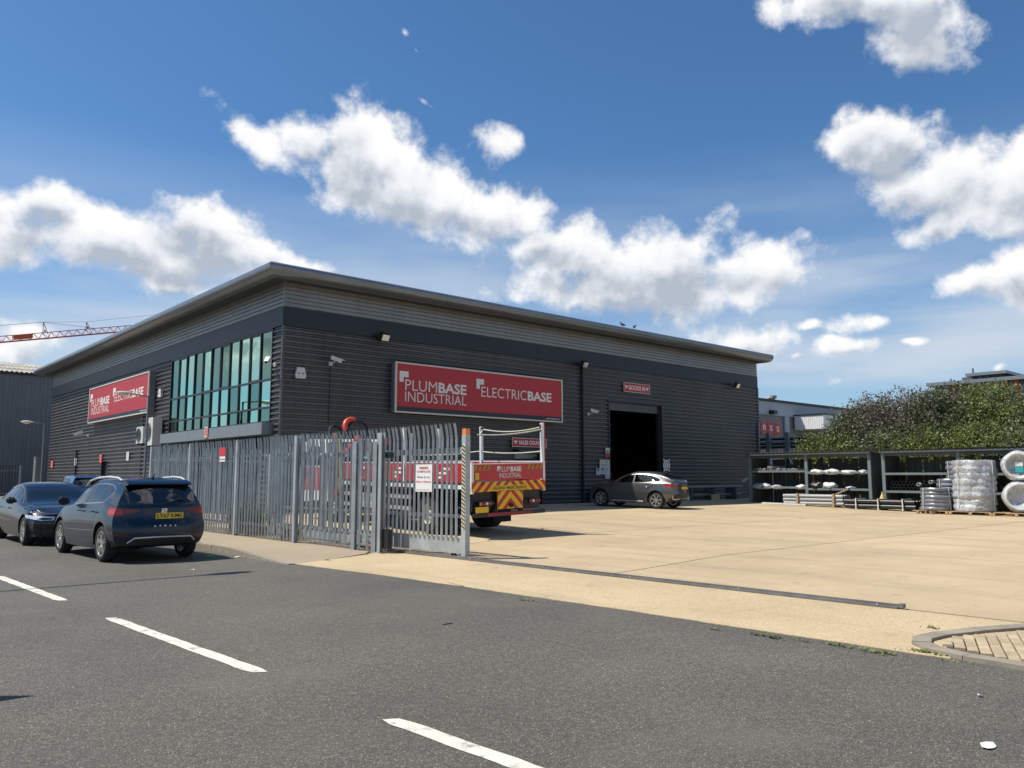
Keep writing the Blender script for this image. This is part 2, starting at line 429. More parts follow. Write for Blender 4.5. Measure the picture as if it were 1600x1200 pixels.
def ground_mats():
    def base(name):
        mt = bpy.data.materials.new(name); mt.use_nodes = True
        nt = mt.node_tree; N, L = nt.nodes, nt.links; b = N['Principled BSDF']
        geo = N.new('ShaderNodeNewGeometry'); pos = geo.outputs['Position']
        def nz(scale, det=4, rg=.55, vec=None):
            n = N.new('ShaderNodeTexNoise'); n.inputs['Scale'].default_value = scale; n.inputs['Detail'].default_value = det; n.inputs['Roughness'].default_value = rg
            L.new(vec or pos, n.inputs['Vector']); return n.outputs['Fac']
        def ramp(fac, *st):
            r = N.new('ShaderNodeValToRGB'); L.new(fac, r.inputs[0]); e = r.color_ramp.elements
            e[0].position, e[0].color = st[0][0], (*st[0][1], 1); e[1].position, e[1].color = st[-1][0], (*st[-1][1], 1)
            for p, c in st[1:-1]: k = e.new(p); k.color = (*c, 1)
            return r.outputs[0]
        def mix(fac, a, bb, mode='MIX'):
            x = N.new('ShaderNodeMix'); x.data_type = 'RGBA'; x.blend_type = mode
            if isinstance(fac, float): x.inputs['Factor'].default_value = fac
            else: L.new(fac, x.inputs['Factor'])
            for s, v in (('A', a), ('B', bb)):
                if isinstance(v, tuple): x.inputs[s].default_value = (*v, 1)
                else: L.new(v, x.inputs[s])
            return x.outputs['Result']
        def mr(v, a, b_, c=0., d=1.):
            r = N.new('ShaderNodeMapRange'); L.new(v, r.inputs[0])
            for k, q in enumerate((a, b_, c, d)): r.inputs[k + 1].default_value = q
            return r.outputs[0]
        def bump(h, dist):
            bp = N.new('ShaderNodeBump'); bp.inputs['Distance'].default_value = dist; bp.inputs['Strength'].default_value = 1
            L.new(h, bp.inputs['Height']); L.new(bp.outputs[0], b.inputs['Normal'])
        return mt, b, N, L, pos, nz, ramp, mix, mr, bump
    # asphalt: dark binder with pale chippings, worn wheel tracks, faint stains
    mt, b, N, L, pos, nz, ramp, mix, mr, bump = base('worn asphalt')
    vo = N.new('ShaderNodeTexVoronoi'); vo.inputs['Scale'].default_value = 125; L.new(pos, vo.inputs['Vector'])
    sep = N.new('ShaderNodeSeparateColor'); L.new(vo.outputs['Color'], sep.inputs[0])
    chip = ramp(sep.outputs[0], (.0, (.050, .046, .036)), (.5, (.116, .106, .083)), (.90, (.200, .184, .144)), (.985, (.42, .39, .32)))
    c = mix(mr(vo.outputs['Distance'], .25, .6, 0., .8), chip, (.056, .052, .043))
    big = mr(nz(.35, 5, .6), .3, .7, .82, 1.2)
    sc = N.new('ShaderNodeVectorMath'); sc.operation = 'SCALE'; L.new(c, sc.inputs[0]); L.new(big, sc.inputs['Scale']); c = sc.outputs[0]
    med = mr(nz(16, 5, .7), .3, .7, .78, 1.22)
    sc = N.new('ShaderNodeVectorMath'); sc.operation = 'SCALE'; L.new(c, sc.inputs[0]); L.new(med, sc.inputs['Scale']); c = sc.outputs[0]
    c = mix(mr(nz(1.3, 6, .65), .60, .78, 0., .55), c, (.075, .069, .056))
    c = mix(mr(nz(.5, 3, .5), .55, .75, 0., .5), c, (.135, .120, .098))
    L.new(c, b.inputs['Base Color']); b.inputs['Roughness'].default_value = .82
    bump(vo.outputs['Distance'], .0025)
    M['asphalt'] = mt
    # yard concrete: tan, long tyre smears, stains
    for key, nm, ca, cb_, fl in (('concrete', 'tan yard concrete', (.40, .305, .180), (.50, .388, .238), .10), ('apron', 'exposed aggregate apron', (.42, .322, .185), (.51, .398, .242), .24), ('paving', 'pavement concrete', (.28, .225, .15), (.34, .275, .19), .14)):
        mt, b, N, L, pos, nz, ramp, mix, mr, bump = base(nm)
        c = ramp(nz(.45, 6, .6), (.3, ca), (.7, cb_))
        fk = mr(nz(48, 3, .7), .35, .65, 1 - fl, 1 + fl)
        sc = N.new('ShaderNodeVectorMath'); sc.operation = 'SCALE'; L.new(c, sc.inputs[0]); L.new(fk, sc.inputs['Scale']); c = sc.outputs[0]
        mp = N.new('ShaderNodeMapping'); mp.inputs['Scale'].default_value = (.9, .16, 1); mp.inputs['Rotation'].default_value = (0, 0, .55); L.new(pos, mp.inputs['Vector'])
        c = mix(mr(nz(1.1, 6, .65, mp.outputs[0]), .52, .74, 0., .62 if key == 'concrete' else .30), c, (.27, .215, .145))
        c = mix(mr(nz(2.1, 7, .7), .57, .72, 0., .55), c, (.22, .18, .13))
        mp2 = N.new('ShaderNodeMapping'); mp2.inputs['Scale'].default_value = (2.6, .10, 1); mp2.inputs['Rotation'].default_value = (0, 0, -1.25); L.new(pos, mp2.inputs['Vector'])
        c = mix(mr(nz(1.0, 4, .6, mp2.outputs[0]), .56, .70, 0., .38 if key == 'concrete' else .2), c, (.25, .20, .14))
        vo = N.new('ShaderNodeTexVoronoi'); vo.inputs['Scale'].default_value = .9; L.new(pos, vo.inputs['Vector'])
        spot = mr(vo.outputs['Distance'], .02, .075, .7, 0.)
        c = mix(spot, c, (.16, .12, .08))
        oi = N.new('ShaderNodeObjectInfo'); rv = mr(oi.outputs['Random'], 0, 1, .94, 1.05)
        sc = N.new('ShaderNodeVectorMath'); sc.operation = 'SCALE'; L.new(c, sc.inputs[0]); L.new(rv, sc.inputs['Scale']); c = sc.outputs[0]
        L.new(c, b.inputs['Base Color']); b.inputs['Roughness'].default_value = .85
        bump(nz(60, 3, .7), .003 if key == 'apron' else .0015)
        M[key] = mt
ground_mats()
M['joint'] = pm('dark joint', (.05, .045, .038), .95)
M['earth'] = pm('rough ground', (.16, .145, .11), .95, var=.3, vs=.6)
M['paintw'] = pm('road paint', (.62, .595, .50), .7, var=.08, vs=6, fleck=.12, fs=60, dirt=(.16, .155, .145), ds=6.5, dth=(.55, .66))
M['kerb'] = pm('kerb concrete', (.26, .225, .17), .85, var=.15, vs=5, bump=.003, bs=60, rnd=.08)
M['block'] = pm('buff paving block', (.40, .32, .20), .85, var=.16, vs=9, bump=.003, bs=70, rnd=.14)

def block_mat():
    mt = pm('far block paving', (.40, .32, .20), .85); nt = mt.node_tree; N, L = nt.nodes, nt.links
    geo = N.new('ShaderNodeNewGeometry'); mp = N.new('ShaderNodeMapping'); mp.inputs['Rotation'].default_value = (0, 0, -math.radians(22)); L.new(geo.outputs['Position'], mp.inputs['Vector'])
    b = N.new('ShaderNodeTexBrick'); L.new(mp.outputs[0], b.inputs['Vector']); b.inputs['Scale'].default_value = 1
    b.inputs['Brick Width'].default_value, b.inputs['Row Height'].default_value, b.inputs['Mortar Size'].default_value = .2, .1, .003
    b.inputs['Color1'].default_value, b.inputs['Color2'].default_value, b.inputs['Mortar'].default_value = (.44, .35, .22, 1), (.35, .28, .175, 1), (.08, .07, .05, 1)
    L.new(b.outputs['Color'], N['Principled BSDF'].inputs['Base Color']); return mt
M['blocks'] = block_mat()

# ------------------------------------------------------------------ lettering
def text_poly(s, bold=0.0, spacing=1.0):
    cu = bpy.data.curves.new('t', 'FONT'); cu.body = s; cu.size = 1; cu.offset = bold; cu.space_character = spacing
    cu.resolution_u = 3; cu.fill_mode = 'FRONT'
    o = bpy.data.objects.new('t', cu); COL.objects.link(o)
    dg = bpy.context.evaluated_depsgraph_get(); dg.update()
    me = bpy.data.meshes.new_from_object(o.evaluated_get(dg))
    vs = np.array([v.co[:] for v in me.vertices]); fs = [tuple(p.vertices) for p in me.polygons]
    bpy.data.objects.remove(o); bpy.data.curves.remove(cu); bpy.data.meshes.remove(me)
    return vs, fs
_tc = {}
def warm_letters():
    # all the words are turned into outlines while the scene is still empty
    for s, b in (('PLUM', -.006), ('BASE', .03), ('INDUSTRIAL', -.006), ('ELECTRIC', -.006), ('GOODS IN', .035), ('SALES COUNTER', .035), ('5', .02), ('WARNING', .02), ('AUTOMATIC GATES', .01), ('Please do not', 0), ('Park or Obstruct', .01),
                 ('LT67 KME', .015), ('A', .02), ('T', .02), ('E', .02), ('C', .02), ('PLUM', -.004), ('INDUSTRIAL', -.004), ('HIGHWAY MAINTENANCE', .02), ('B', .03), ('S', .03)):
        _tc[(s, b, 1.0)] = text_poly(s, b, 1.0)
def lettering(mb, s, O, U, V, w, h, bold=0.0, m=0, spacing=1.0):
    """flat letters filling a w x h box whose lower left corner is O (unit axes U, V)"""
    k = (s, bold, spacing)
    if k not in _tc: _tc[k] = text_poly(s, bold, spacing)
    vs, fs = _tc[k]
    lo, hi = vs.min(0), vs.max(0)
    O, U, V = (np.array(q, float) for q in (O, U, V))
    pts = [O + U * (v[0] - lo[0]) / (hi[0] - lo[0]) * w + V * (v[1] - lo[1]) / (hi[1] - lo[1]) * h for v in vs]
    mb.add(pts, fs, m)
warm_letters()
# ------------------------------------------------------------------ the setting: ground, road, pavements, yard
def sheet(name, pts, z, mat, kind='structure', parent=None):
    mb = MB().add([(p[0], p[1], z) for p in pts], [tuple(range(len(pts)))])
    o = mb.build(name, mat, parent)
    if kind: o['kind'] = kind
    return o
sheet('ground', [(-900, -900), (1500, -900), (1500, 1500), (-900, 1500)], -.14, M['earth'])
sheet('road', [(-1.4, -60), (9.3, -60), (9.3, 14.2), (7.1, 14.2), (7.1, 72), (-1.4, 72)], 0, M['asphalt'])
road = bpy.data.objects['road']
def cline(y): return 3.33 - .062 * y + .0005 * y * y
def dash(y0, y1, w=.14, skew=.10):
    rr = random.Random(int(y0 * 10)); n = 26; L_, R_ = [], []
    for i in range(n + 1):
        y = y0 + (y1 - y0) * i / n; x = cline(y)
        e1, e2 = rr.uniform(-.006, .006), rr.uniform(-.006, .006)
        t = 1.0
        if i == 0 or i == n: t = .72
        L_.append((x - w / 2 * t + e1, y + skew * .3, .004)); R_.append((x + w / 2 * t + e2, y - skew * .3, .004))
    mb = MB(); vs = L_ + R_
    mb.add(vs, [(i, i + 1, n + 2 + i, n + 1 + i) for i in range(n)])
    return mb.build('lane_marking', M['paintw'], road, local=True)
for k in range(-3, 9):
    dash(6.48 + 5.37 * k, 6.48 + 5.37 * k + 3.57)

# pavement between the kerb and the fence, dropping to the yard entrance
def pave_z(y): return .004 + .118 * sstep((y - 13.9) / 3.2)
def pavement():
    mb = MB()
    ys = [13.85 + .4 * i for i in range(12)] + [20, 30, 45, 72]
    def east(y): return 9.25 if y > 14.8 else 6.95 + (y - 13.85) / .95 * 2.3
    nx = 4; rows = []
    for y in ys:
        a, b = 6.92, max(6.95, east(y))
        if y > 26.5: b = 12.6
        rows.append([(a + (b - a) * i / nx, y, pave_z(y) - (.0)) for i in range(nx + 1)])
    vs = [p for r in rows for p in r]
    fs = [(j * (nx + 1) + i, j * (nx + 1) + i + 1, (j + 1) * (nx + 1) + i + 1, (j + 1) * (nx + 1) + i) for j in range(len(ys) - 1) for i in range(nx)]
    mb.add(vs, fs)
    o = mb.build('pavement', M['paving']); o['kind'] = 'structure'
    L = .915; y = 13.87
    shared = MB().box((0, .004, -.15), (.145, L - .004, .122))
    bmk = shared.mesh('kerb_stone', M['kerb'])
    bm = bmesh.new(); bm.from_mesh(bmk)
    bmesh.ops.bevel(bm, geom=[e for e in bm.edges if all(v.co.z > .1 for v in e.verts)], offset=.014, segments=2, affect='EDGES'); bm.to_mesh(bmk); bm.free()
    while y < 60:
        if y < 17.2:
            z0, z1 = pave_z(y) + .012, pave_z(y + L) + .012
            mb = MB().add([(6.775, y + .004, -.1), (6.92, y + .004, -.1), (6.92, y + L - .004, -.1), (6.775, y + L - .004, -.1), (6.79, y + .004, z0), (6.92, y + .004, z0), (6.92, y + L - .004, z1), (6.79, y + L - .004, z1)],
                          [(0, 3, 2, 1), (4, 5, 6, 7), (0, 1, 5, 4), (1, 2, 6, 5), (2, 3, 7, 6), (3, 0, 4, 7)])
            mb.build('kerb_stone', M['kerb'], o, local=True)
        else:
            link('kerb_stone', bmk, o, (6.775, y, .004 + random.uniform(-.003, .003)))
        y += L
pavement()
# opposite pavement, behind and left of the camera
o = MB().box((-6, -60, -.1), (-1.4, 72, .12)).build('far_pavement', M['paving']); o['kind'] = 'structure'

# apron of exposed aggregate between the asphalt and the gate track
def track_x(y): return 9.75 + (12.42 - y) * .047
EDGE = [(6.93, 13.86), (7.22, 11.5), (7.40, 9.2), (7.55, 6.83), (7.63, 4.8), (7.72, 2.9)]
def apron():
    pts = []
    for a, b in zip(EDGE[:-1], EDGE[1:]):               # ragged asphalt edge
        for i in range(14):
            t = i / 14; pts.append((a[0] + (b[0] - a[0]) * t + random.uniform(-.012, .012), a[1] + (b[1] - a[1]) * t))
    pts += [EDGE[-1], (8.4, 3.2), (10.2, 2.6), (track_x(4.3) - .03, 4.3), (track_x(12.4) - .06, 12.4), (9.55, 14.75), (9.2, 14.72)]
    mb = MB().prism(pts, (0, 0, -.06), (1, 0, 0), (0, 1, 0), (0, 0, .067))
    o = mb.build('apron', M['apron']); o['kind'] = 'structure'
apron()
def yard():
    def wx(y): return track_x(y) + .06 if y < 14.55 else 8.95
    base = MB()
    xs, ys = list(np.linspace(0, 1, 12)), list(np.linspace(-12, 26.62, 40))
    vs = [(wx(y) + (64 - wx(y)) * t, y, zf(wx(y) + (64 - wx(y)) * t, y) - .03) for y in ys for t in xs]
    n = len(xs)
    base.add(vs, [(j * n + i, j * n + i + 1, (j + 1) * n + i + 1, (j + 1) * n + i) for j in range(len(ys) - 1) for i in range(n - 1)])
    yo = base.build('yard', M['joint']); yo['kind'] = 'structure'
    yj = [-12, -6, -1.5, 3.0, 9.05, 14.8, 20.7, 26.6]
    xj = [None, 16.2, 22.3, 28.4, 34.6, 40.8, 47.0, 55.0, 64.0]
    g = .017
    for a, b in zip(yj[:-1], yj[1:]):
        for c, d in zip(xj[:-1], xj[1:]):
            n = 7; top = []
            for j in range(n + 1):
                y = a + g + (b - a - 2 * g) * j / n
                x0 = wx(y) if c is None else c + g
                if c is None and a < 14.55 < b and y > 14.5: x0 = 8.95
                for i in range(n + 1):
                    x = x0 + (d - g - x0) * i / n
                    top.append((x, y, zf(x, y) + .004))
            m_ = n + 1
            fs = [(j * m_ + i, j * m_ + i + 1, (j + 1) * m_ + i + 1, (j + 1) * m_ + i) for j in range(n) for i in range(n)]
            rim = [i for i in range(m_)] + [j * m_ + n for j in range(1, m_)] + [n * m_ + i for i in range(n - 1, -1, -1)] + [j * m_ for j in range(n - 1, 0, -1)]
            k = len(top); top += [(top[r][0], top[r][1], top[r][2] - .05) for r in rim]
            fs += [(rim[i], k + i, k + (i + 1) % len(rim), rim[(i + 1) % len(rim)]) for i in range(len(rim))]
            MB().add(top, fs).build('concrete_slab', M['concrete'], yo, local=True, fixn=False)
yard()

# rounded pavement end at the right, kerb stones round buff blocks
def island():
    out = [(7.74, -6), (7.735, 0.4), (7.73, 1.4), (7.73, 2.3), (7.76, 2.82), (7.87, 3.16), (8.08, 3.38), (8.36, 3.48), (8.72, 3.45), (9.3, 3.27), (9.95, 2.98), (10.7, 2.58), (11.6, 2.0), (12.8, 1.0), (14, -.4), (15, -6)]
    P = [np.array(p) for p in out]
    inn = []
    for i, p in enumerate(P):
        t = P[min(i + 1, len(P) - 1)] - P[max(i - 1, 0)]; t /= np.linalg.norm(t)
        inn.append(p + np.array((t[1], -t[0])) * .17)
    zt = .040
    body = MB().prism([tuple(q) for q in inn], (0, 0, -.05), (1, 0, 0), (0, 1, 0), (0, 0, .05 + .006))
    o = body.build('corner_pavement', M['joint']); o['kind'] = 'structure'
    for i in range(len(P) - 1):
        a, b, c, d = P[i], P[i + 1], inn[i + 1], inn[i]
        e = (b - a) / np.linalg.norm(b - a) * .004
        a, b, c, d = a + e, b - e, c - e, d + e
        mb = MB().prism([tuple(a), tuple(b), tuple(c), tuple(d)], (0, 0, -.08), (1, 0, 0), (0, 1, 0), (0, 0, .08 + zt + random.uniform(-.004, .004)))
        mb.build('kerb_stone', M['kerb'], o, local=True)
    from mathutils.geometry import intersect_point_tri_2d
    def inside(q, poly):
        c = False; j = len(poly) - 1
        for i in range(len(poly)):
            if (poly[i][1] > q[1]) != (poly[j][1] > q[1]) and q[0] < (poly[j][0] - poly[i][0]) * (q[1] - poly[i][1]) / (poly[j][1] - poly[i][1]) + poly[i][0]: c = not c
            j = i
        return c
    me = MB().box((-.0938, -.0440, 0), (.0938, .0440, .05)).mesh('paving_block', M['block'])
    bm = bmesh.new(); bm.from_mesh(me); bmesh.ops.bevel(bm, geom=[e for e in bm.edges if all(v.co.z > .04 for v in e.verts)], offset=.006, segments=1, affect='EDGES'); bm.to_mesh(me); bm.free()
    rest = []; line = lambda p: p[1] - (.27 * p[0] - .36)       # blocks too far round the corner to tell apart
    for a, b in zip(inn, inn[1:] + inn[:1]):
        da, db = line(a), line(b)
        if da <= 0: rest.append(tuple(a))
        if (da <= 0) != (db <= 0): rest.append(tuple(a + (b - a) * da / (da - db)))
    MB().prism(rest, (0, 0, .0), (1, 0, 0), (0, 1, 0), (0, 0, .029)).build('block_paving', M['blocks'], o, local=True)
    ang = math.radians(22); ca, sa = math.cos(ang), math.sin(ang)
    n = 0
    for r in range(-30, 60):
        for k in range(-12, 30):
            u, v = k * .2 + (.1 if r % 2 else 0), r * .1
            x, y = 8.6 + ca * u - sa * v, 2.4 + sa * u + ca * v
            if y < .27 * x - .5 or x > 12 or n >= 290: continue
            if all(inside((x + ca * a - sa * b, y + sa * a + ca * b), inn) for a in (-.1, .1) for b in (-.05, .05)):
                bo = link('paving_block', me, o, (x, y, -.014 + random.uniform(-.003, .003)), ang); n += 1
island()

# sliding gate's ground rail
def ground_rail():
    t = thing('gate_track', 'long steel ground rail of the sliding gate across the yard entrance', 'gate track', (track_x(8), 8, 0))
    a, b = (track_x(4.36), 4.36), (track_x(20.5), 20.5)
    MB().bar((a[0], a[1], .022), (b[0], b[1], .022), .13, .022).build('base_plate', M['track'], t)
    MB().bar((a[0], a[1], .045), (b[0], b[1], .045), .03, .03).build('rail', M['track'], t)
    for k in range(9):
        y = 4.6 + k * 1.9
        for s in (-.045, .045):
            MB().lathe([(0, .048), (.014, .048), (.016, .033)], (track_x(y) + s, y, 0), n=8).build('bolt', M['galvd'], t)
    MB().box((track_x(4.3) - .04, 4.30, .02), (track_x(4.3) + .04, 4.36, .07)).build('end_stop', M['track'], t)
ground_rail()
# ------------------------------------------------------------------ the warehouse
XL, XR, YF, YB = 12.54, 43.5, 26.6, 62.0
Z_CLAD, Z_BAND, Z_TOP = 7.02, 7.68, 8.59
wh = thing('warehouse', 'long dark grey ribbed metal warehouse with curved eaves and corner window', 'warehouse', (XL, YF, 0))
def ribs(z0, z1, pitch=.2, depth=.055):
    """rounded ribs with a narrow flat between two grooves: list of (outward offset, z)"""
    base = [(-.035, .0), (.038, .006), (.052, .028), (.056, .052), (.052, .076), (.038, .098), (-.035, .104), (-.035, .134), (.014, .138), (.016, .154), (.014, .168), (-.035, .172)]
    out = []; z = math.floor(z0 / pitch) * pitch
    while z < z1:
        out += [(o * depth / .055, z + h) for o, h in base if z0 - 1e-6 <= z + h <= z1 + 1e-6]
        z += pitch
    if out[0][1] > z0 + .004: out.insert(0, (depth * .4, z0))
    if out[-1][1] < z1 - .004: out.append((depth * .4, z1))
    return out
def clad(mb, side, a0, a1, prof):
    """extrude a rib profile along a wall. side: 'f' yard front, 's' street side, 'r' right end, 'b' back"""
    vs = []
    for o, z in prof:
        for a in (a0, a1):
            vs.append({'f': (a, YF - o, z), 's': (XL - o, a, z), 'r': (XR + o, a, z), 'b': (a, YB + o, z)}[side])
    mb.add(vs, [(2 * i, 2 * i + 1, 2 * i + 3, 2 * i + 2) for i in range(len(prof) - 1)])
DOOR = (29.9, 34.02, 5.33)          # goods-in opening x0, x1, head
SALES = (23.55, 25.25, 2.72)
WIN = (27.38, 38.0, 3.62, 6.93)     # corner window y0, y1, z0, z1
UNDER = (27.9, 38.0, 3.1)           # glazed entrance recess below it
SDOOR = (47.55, 48.85, 2.45)
def walls():
    mb = MB(); B = -.1
    clad(mb, 'f', XL, SALES[0], ribs(B, Z_CLAD)); clad(mb, 'f', SALES[0], SALES[1], ribs(SALES[2], Z_CLAD))
    clad(mb, 'f', SALES[1], DOOR[0], ribs(B, Z_CLAD)); clad(mb, 'f', DOOR[0], DOOR[1], ribs(DOOR[2], Z_CLAD)); clad(mb, 'f', DOOR[1], XR, ribs(B, Z_CLAD))
    mb.build('yard_wall', M['clad'], wh, smooth=50)
    mb = MB()
    clad(mb, 's', YF, WIN[0], ribs(B, Z_CLAD)); clad(mb, 's', WIN[0], WIN[1], ribs(WIN[3], Z_CLAD)); clad(mb, 's', WIN[0], UNDER[0], ribs(B, WIN[2]))
    clad(mb, 's', UNDER[0], WIN[1], ribs(UNDER[2], WIN[2]))
    clad(mb, 's', WIN[1], SDOOR[0], ribs(B, Z_CLAD)); clad(mb, 's', SDOOR[0], SDOOR[1], ribs(SDOOR[2], Z_CLAD)); clad(mb, 's', SDOOR[1], YB, ribs(B, Z_CLAD))
    mb.build('street_wall', M['clad'], wh, smooth=50)
    mb = MB(); clad(mb, 'r', YF, YB, ribs(B, Z_CLAD)); clad(mb, 'r', YF, YB, ribs(Z_BAND, Z_TOP, .2, .03)); mb.build('end_wall', M['clad'], wh, smooth=50)
    mb = MB(); clad(mb, 'b', XL, XR, ribs(B, Z_TOP)); mb.build('rear_wall', M['clad'], wh, smooth=50)
    # flat slate band in panels, upper ribbed band
    for x0 in np.arange(XL, XR - .1, 6.192):
        MB().box((x0 + .004, YF - .055, Z_CLAD - .02), (min(x0 + 6.188, XR + .05), YF + .05, Z_BAND)).build('band_panel', M['band'], wh)
    for y0 in np.arange(YF - .055, YB - .1, 5.91):
        MB().box((XL - .055, y0 + .004, Z_CLAD - .02), (XL + .05, min(y0 + 5.906, YB), Z_BAND)).build('band_panel', M['band'], wh)
    MB().box((XR - .05, YF + .06, Z_CLAD - .02), (XR + .055, YB, Z_BAND)).build('band_panel', M['band'], wh)
    tr = []
    z = Z_BAND
    while z < Z_TOP - .05:
        tr += [(.0, z), (.0, z + .018), (.034, z + .034), (.034, z + .145)]; z += .152
    tr.append((.0, Z_TOP + .05))
    mb = MB(); clad(mb, 'f', XL, XR, tr); clad(mb, 's', YF, YB, tr); mb.build('upper_cladding', M['cladtop'], wh)
    # corner flashings
    mb = MB().box((XL - .062, YF - .062, Z_BAND - .01), (XL + .02, YF + .02, Z_TOP)); mb.build('corner_flashing', M['cladtop'], wh)
    MB().box((XL - .05, YF - .05, -.1), (XL + .03, YF + .03, Z_CLAD - .02)).build('corner_flashing', M['clad'], wh)
    MB().box((XR - .05, YF - .055, -.1), (XR + .06, YF + .03, Z_CLAD - .02)).build('corner_flashing', M['clad'], wh)
    # eave: soffit and bull nose swept round the plan with mitred corners
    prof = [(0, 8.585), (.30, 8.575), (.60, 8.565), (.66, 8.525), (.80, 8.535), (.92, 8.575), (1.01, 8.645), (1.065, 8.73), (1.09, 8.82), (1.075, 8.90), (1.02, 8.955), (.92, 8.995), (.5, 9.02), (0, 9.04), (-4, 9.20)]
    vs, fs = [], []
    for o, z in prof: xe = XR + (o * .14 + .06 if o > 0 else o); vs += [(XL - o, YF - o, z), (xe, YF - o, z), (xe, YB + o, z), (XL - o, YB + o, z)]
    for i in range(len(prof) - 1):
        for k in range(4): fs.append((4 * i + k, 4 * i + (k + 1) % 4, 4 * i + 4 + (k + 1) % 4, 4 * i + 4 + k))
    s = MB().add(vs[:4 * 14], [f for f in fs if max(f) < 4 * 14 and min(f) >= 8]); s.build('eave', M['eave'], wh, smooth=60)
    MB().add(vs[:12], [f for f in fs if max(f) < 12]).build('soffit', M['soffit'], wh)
    n = len(prof)
    r = MB().add(vs[4 * 13:], [f if False else tuple(i - 4 * 13 for i in f) for f in fs if min(f) >= 4 * 13] + [(4, 5, 6, 7)]); r.build('roof', M['roof'], wh)
    # sheet joints in the eave
    for x in np.arange(XL + 3.5, XR, 4.1):
        pass
    # vertical joint covers and downpipes
    for x in (27.9,):
        MB().box((x - .13, YF - .06, .3), (x + .13, YF + .02, Z_CLAD - .02)).build('joint_cover', M['frame'], wh)
        dp = MB(); dp.tube([(x + .02, YF - .12, .3), (x + .02, YF - .12, Z_CLAD - .05)], .055, 12); dp.build('downpipe', M['dark'], wh, smooth=True)
    for y in (42.0, 54.3):
        MB().box((XL - .055, y - .09, -.05), (XL + .02, y + .09, 4.6 if y < 50 else 3.2)).build('joint_cover', M['frame'], wh)
    MB().tube([(XL - .1, 54.3, 0), (XL - .1, 54.3, 3.2)], .04, 8).build('downpipe', M['dark'], wh, smooth=True)
    MB().tube([(XR - .15, YF - .10, .3), (XR - .15, YF - .10, 4.9)], .045, 10).build('downpipe', M['ledge'], wh, smooth=True)
    # floor inside, goods-in door frame, roller box
    MB().box((XL + .05, YF - .02, -.05), (XR - .05, YB - .05, .36)).build('floor', M['inner'], wh)
    x0, x1, h = DOOR
    MB().box((x0 - .10, YF - .07, .30), (x0, YF + .35, h + .02)).build('door_jamb', M['frame'], wh)
    MB().box((x1, YF - .07, .30), (x1 + .10, YF + .35, h + .02)).build('door_jamb', M['frame'], wh)
    MB().box((x0 - .10, YF - .072, h + .02), (x1 + .10, YF + .35, h + .12)).build('door_lintel', M['frame'], wh)
    rb = MB()
    for i in range(5): rb.box((x0 + .01, YF + .10 + (i % 2) * .008, h - .40 + i * .082), (x1 - .01, YF + .16, h - .40 + i * .082 + .078))
    rb.build('roller_door', M['clad'], wh)
    for gx in (x0 + .06, x1 - .06): MB().box((gx - .05, YF + .06, .36), (gx + .05, YF + .22, h)).build('door_guide', M['dark'], wh)
    # sales counter door: recessed dark frame with glass leaf
    x0, x1, h = SALES
    sdoor = MB().box((x0, YF + .02, .34), (x0 + .1, YF + .2, h)).box((x1 - .1, YF + .02, .34), (x1, YF + .2, h)).box((x0 + .1, YF + .02, h - .1), (x1 - .1, YF + .2, h)).build('sales_door', M['frame'], wh)
    MB().box((x0 + .1, YF + .10, .36), (x1 - .1, YF + .12, h - .1)).build('pane', M['glass_car'], sdoor)
    MB().box((x0 - .05, YF - .4, h), (x1 + .05, YF - .045, h + .10)).build('door_canopy', M['frame'], wh)
    # side door to the street
    y0, y1, h = SDOOR
    sd_ = MB().box((XL + .12, y0, 0), (XL + .16, y1, h)).build('street_door', M['frame'], wh)
    MB().box((XL - .05, y0 - .06, 0), (XL + .12, y0, h + .06)).build('door_jamb', M['frame'], wh)
    MB().box((XL - .05, y1, 0), (XL + .12, y1 + .06, h + .06)).build('door_jamb', M['frame'], wh)
    MB().box((XL - .052, y0, h), (XL + .12, y1, h + .062)).build('door_lintel', M['frame'], wh)
    MB().box((XL + .09, y0 + .1, .95), (XL + .12, y0 + .2, 1.1)).build('handle', M['chrome'], sd_)
walls()
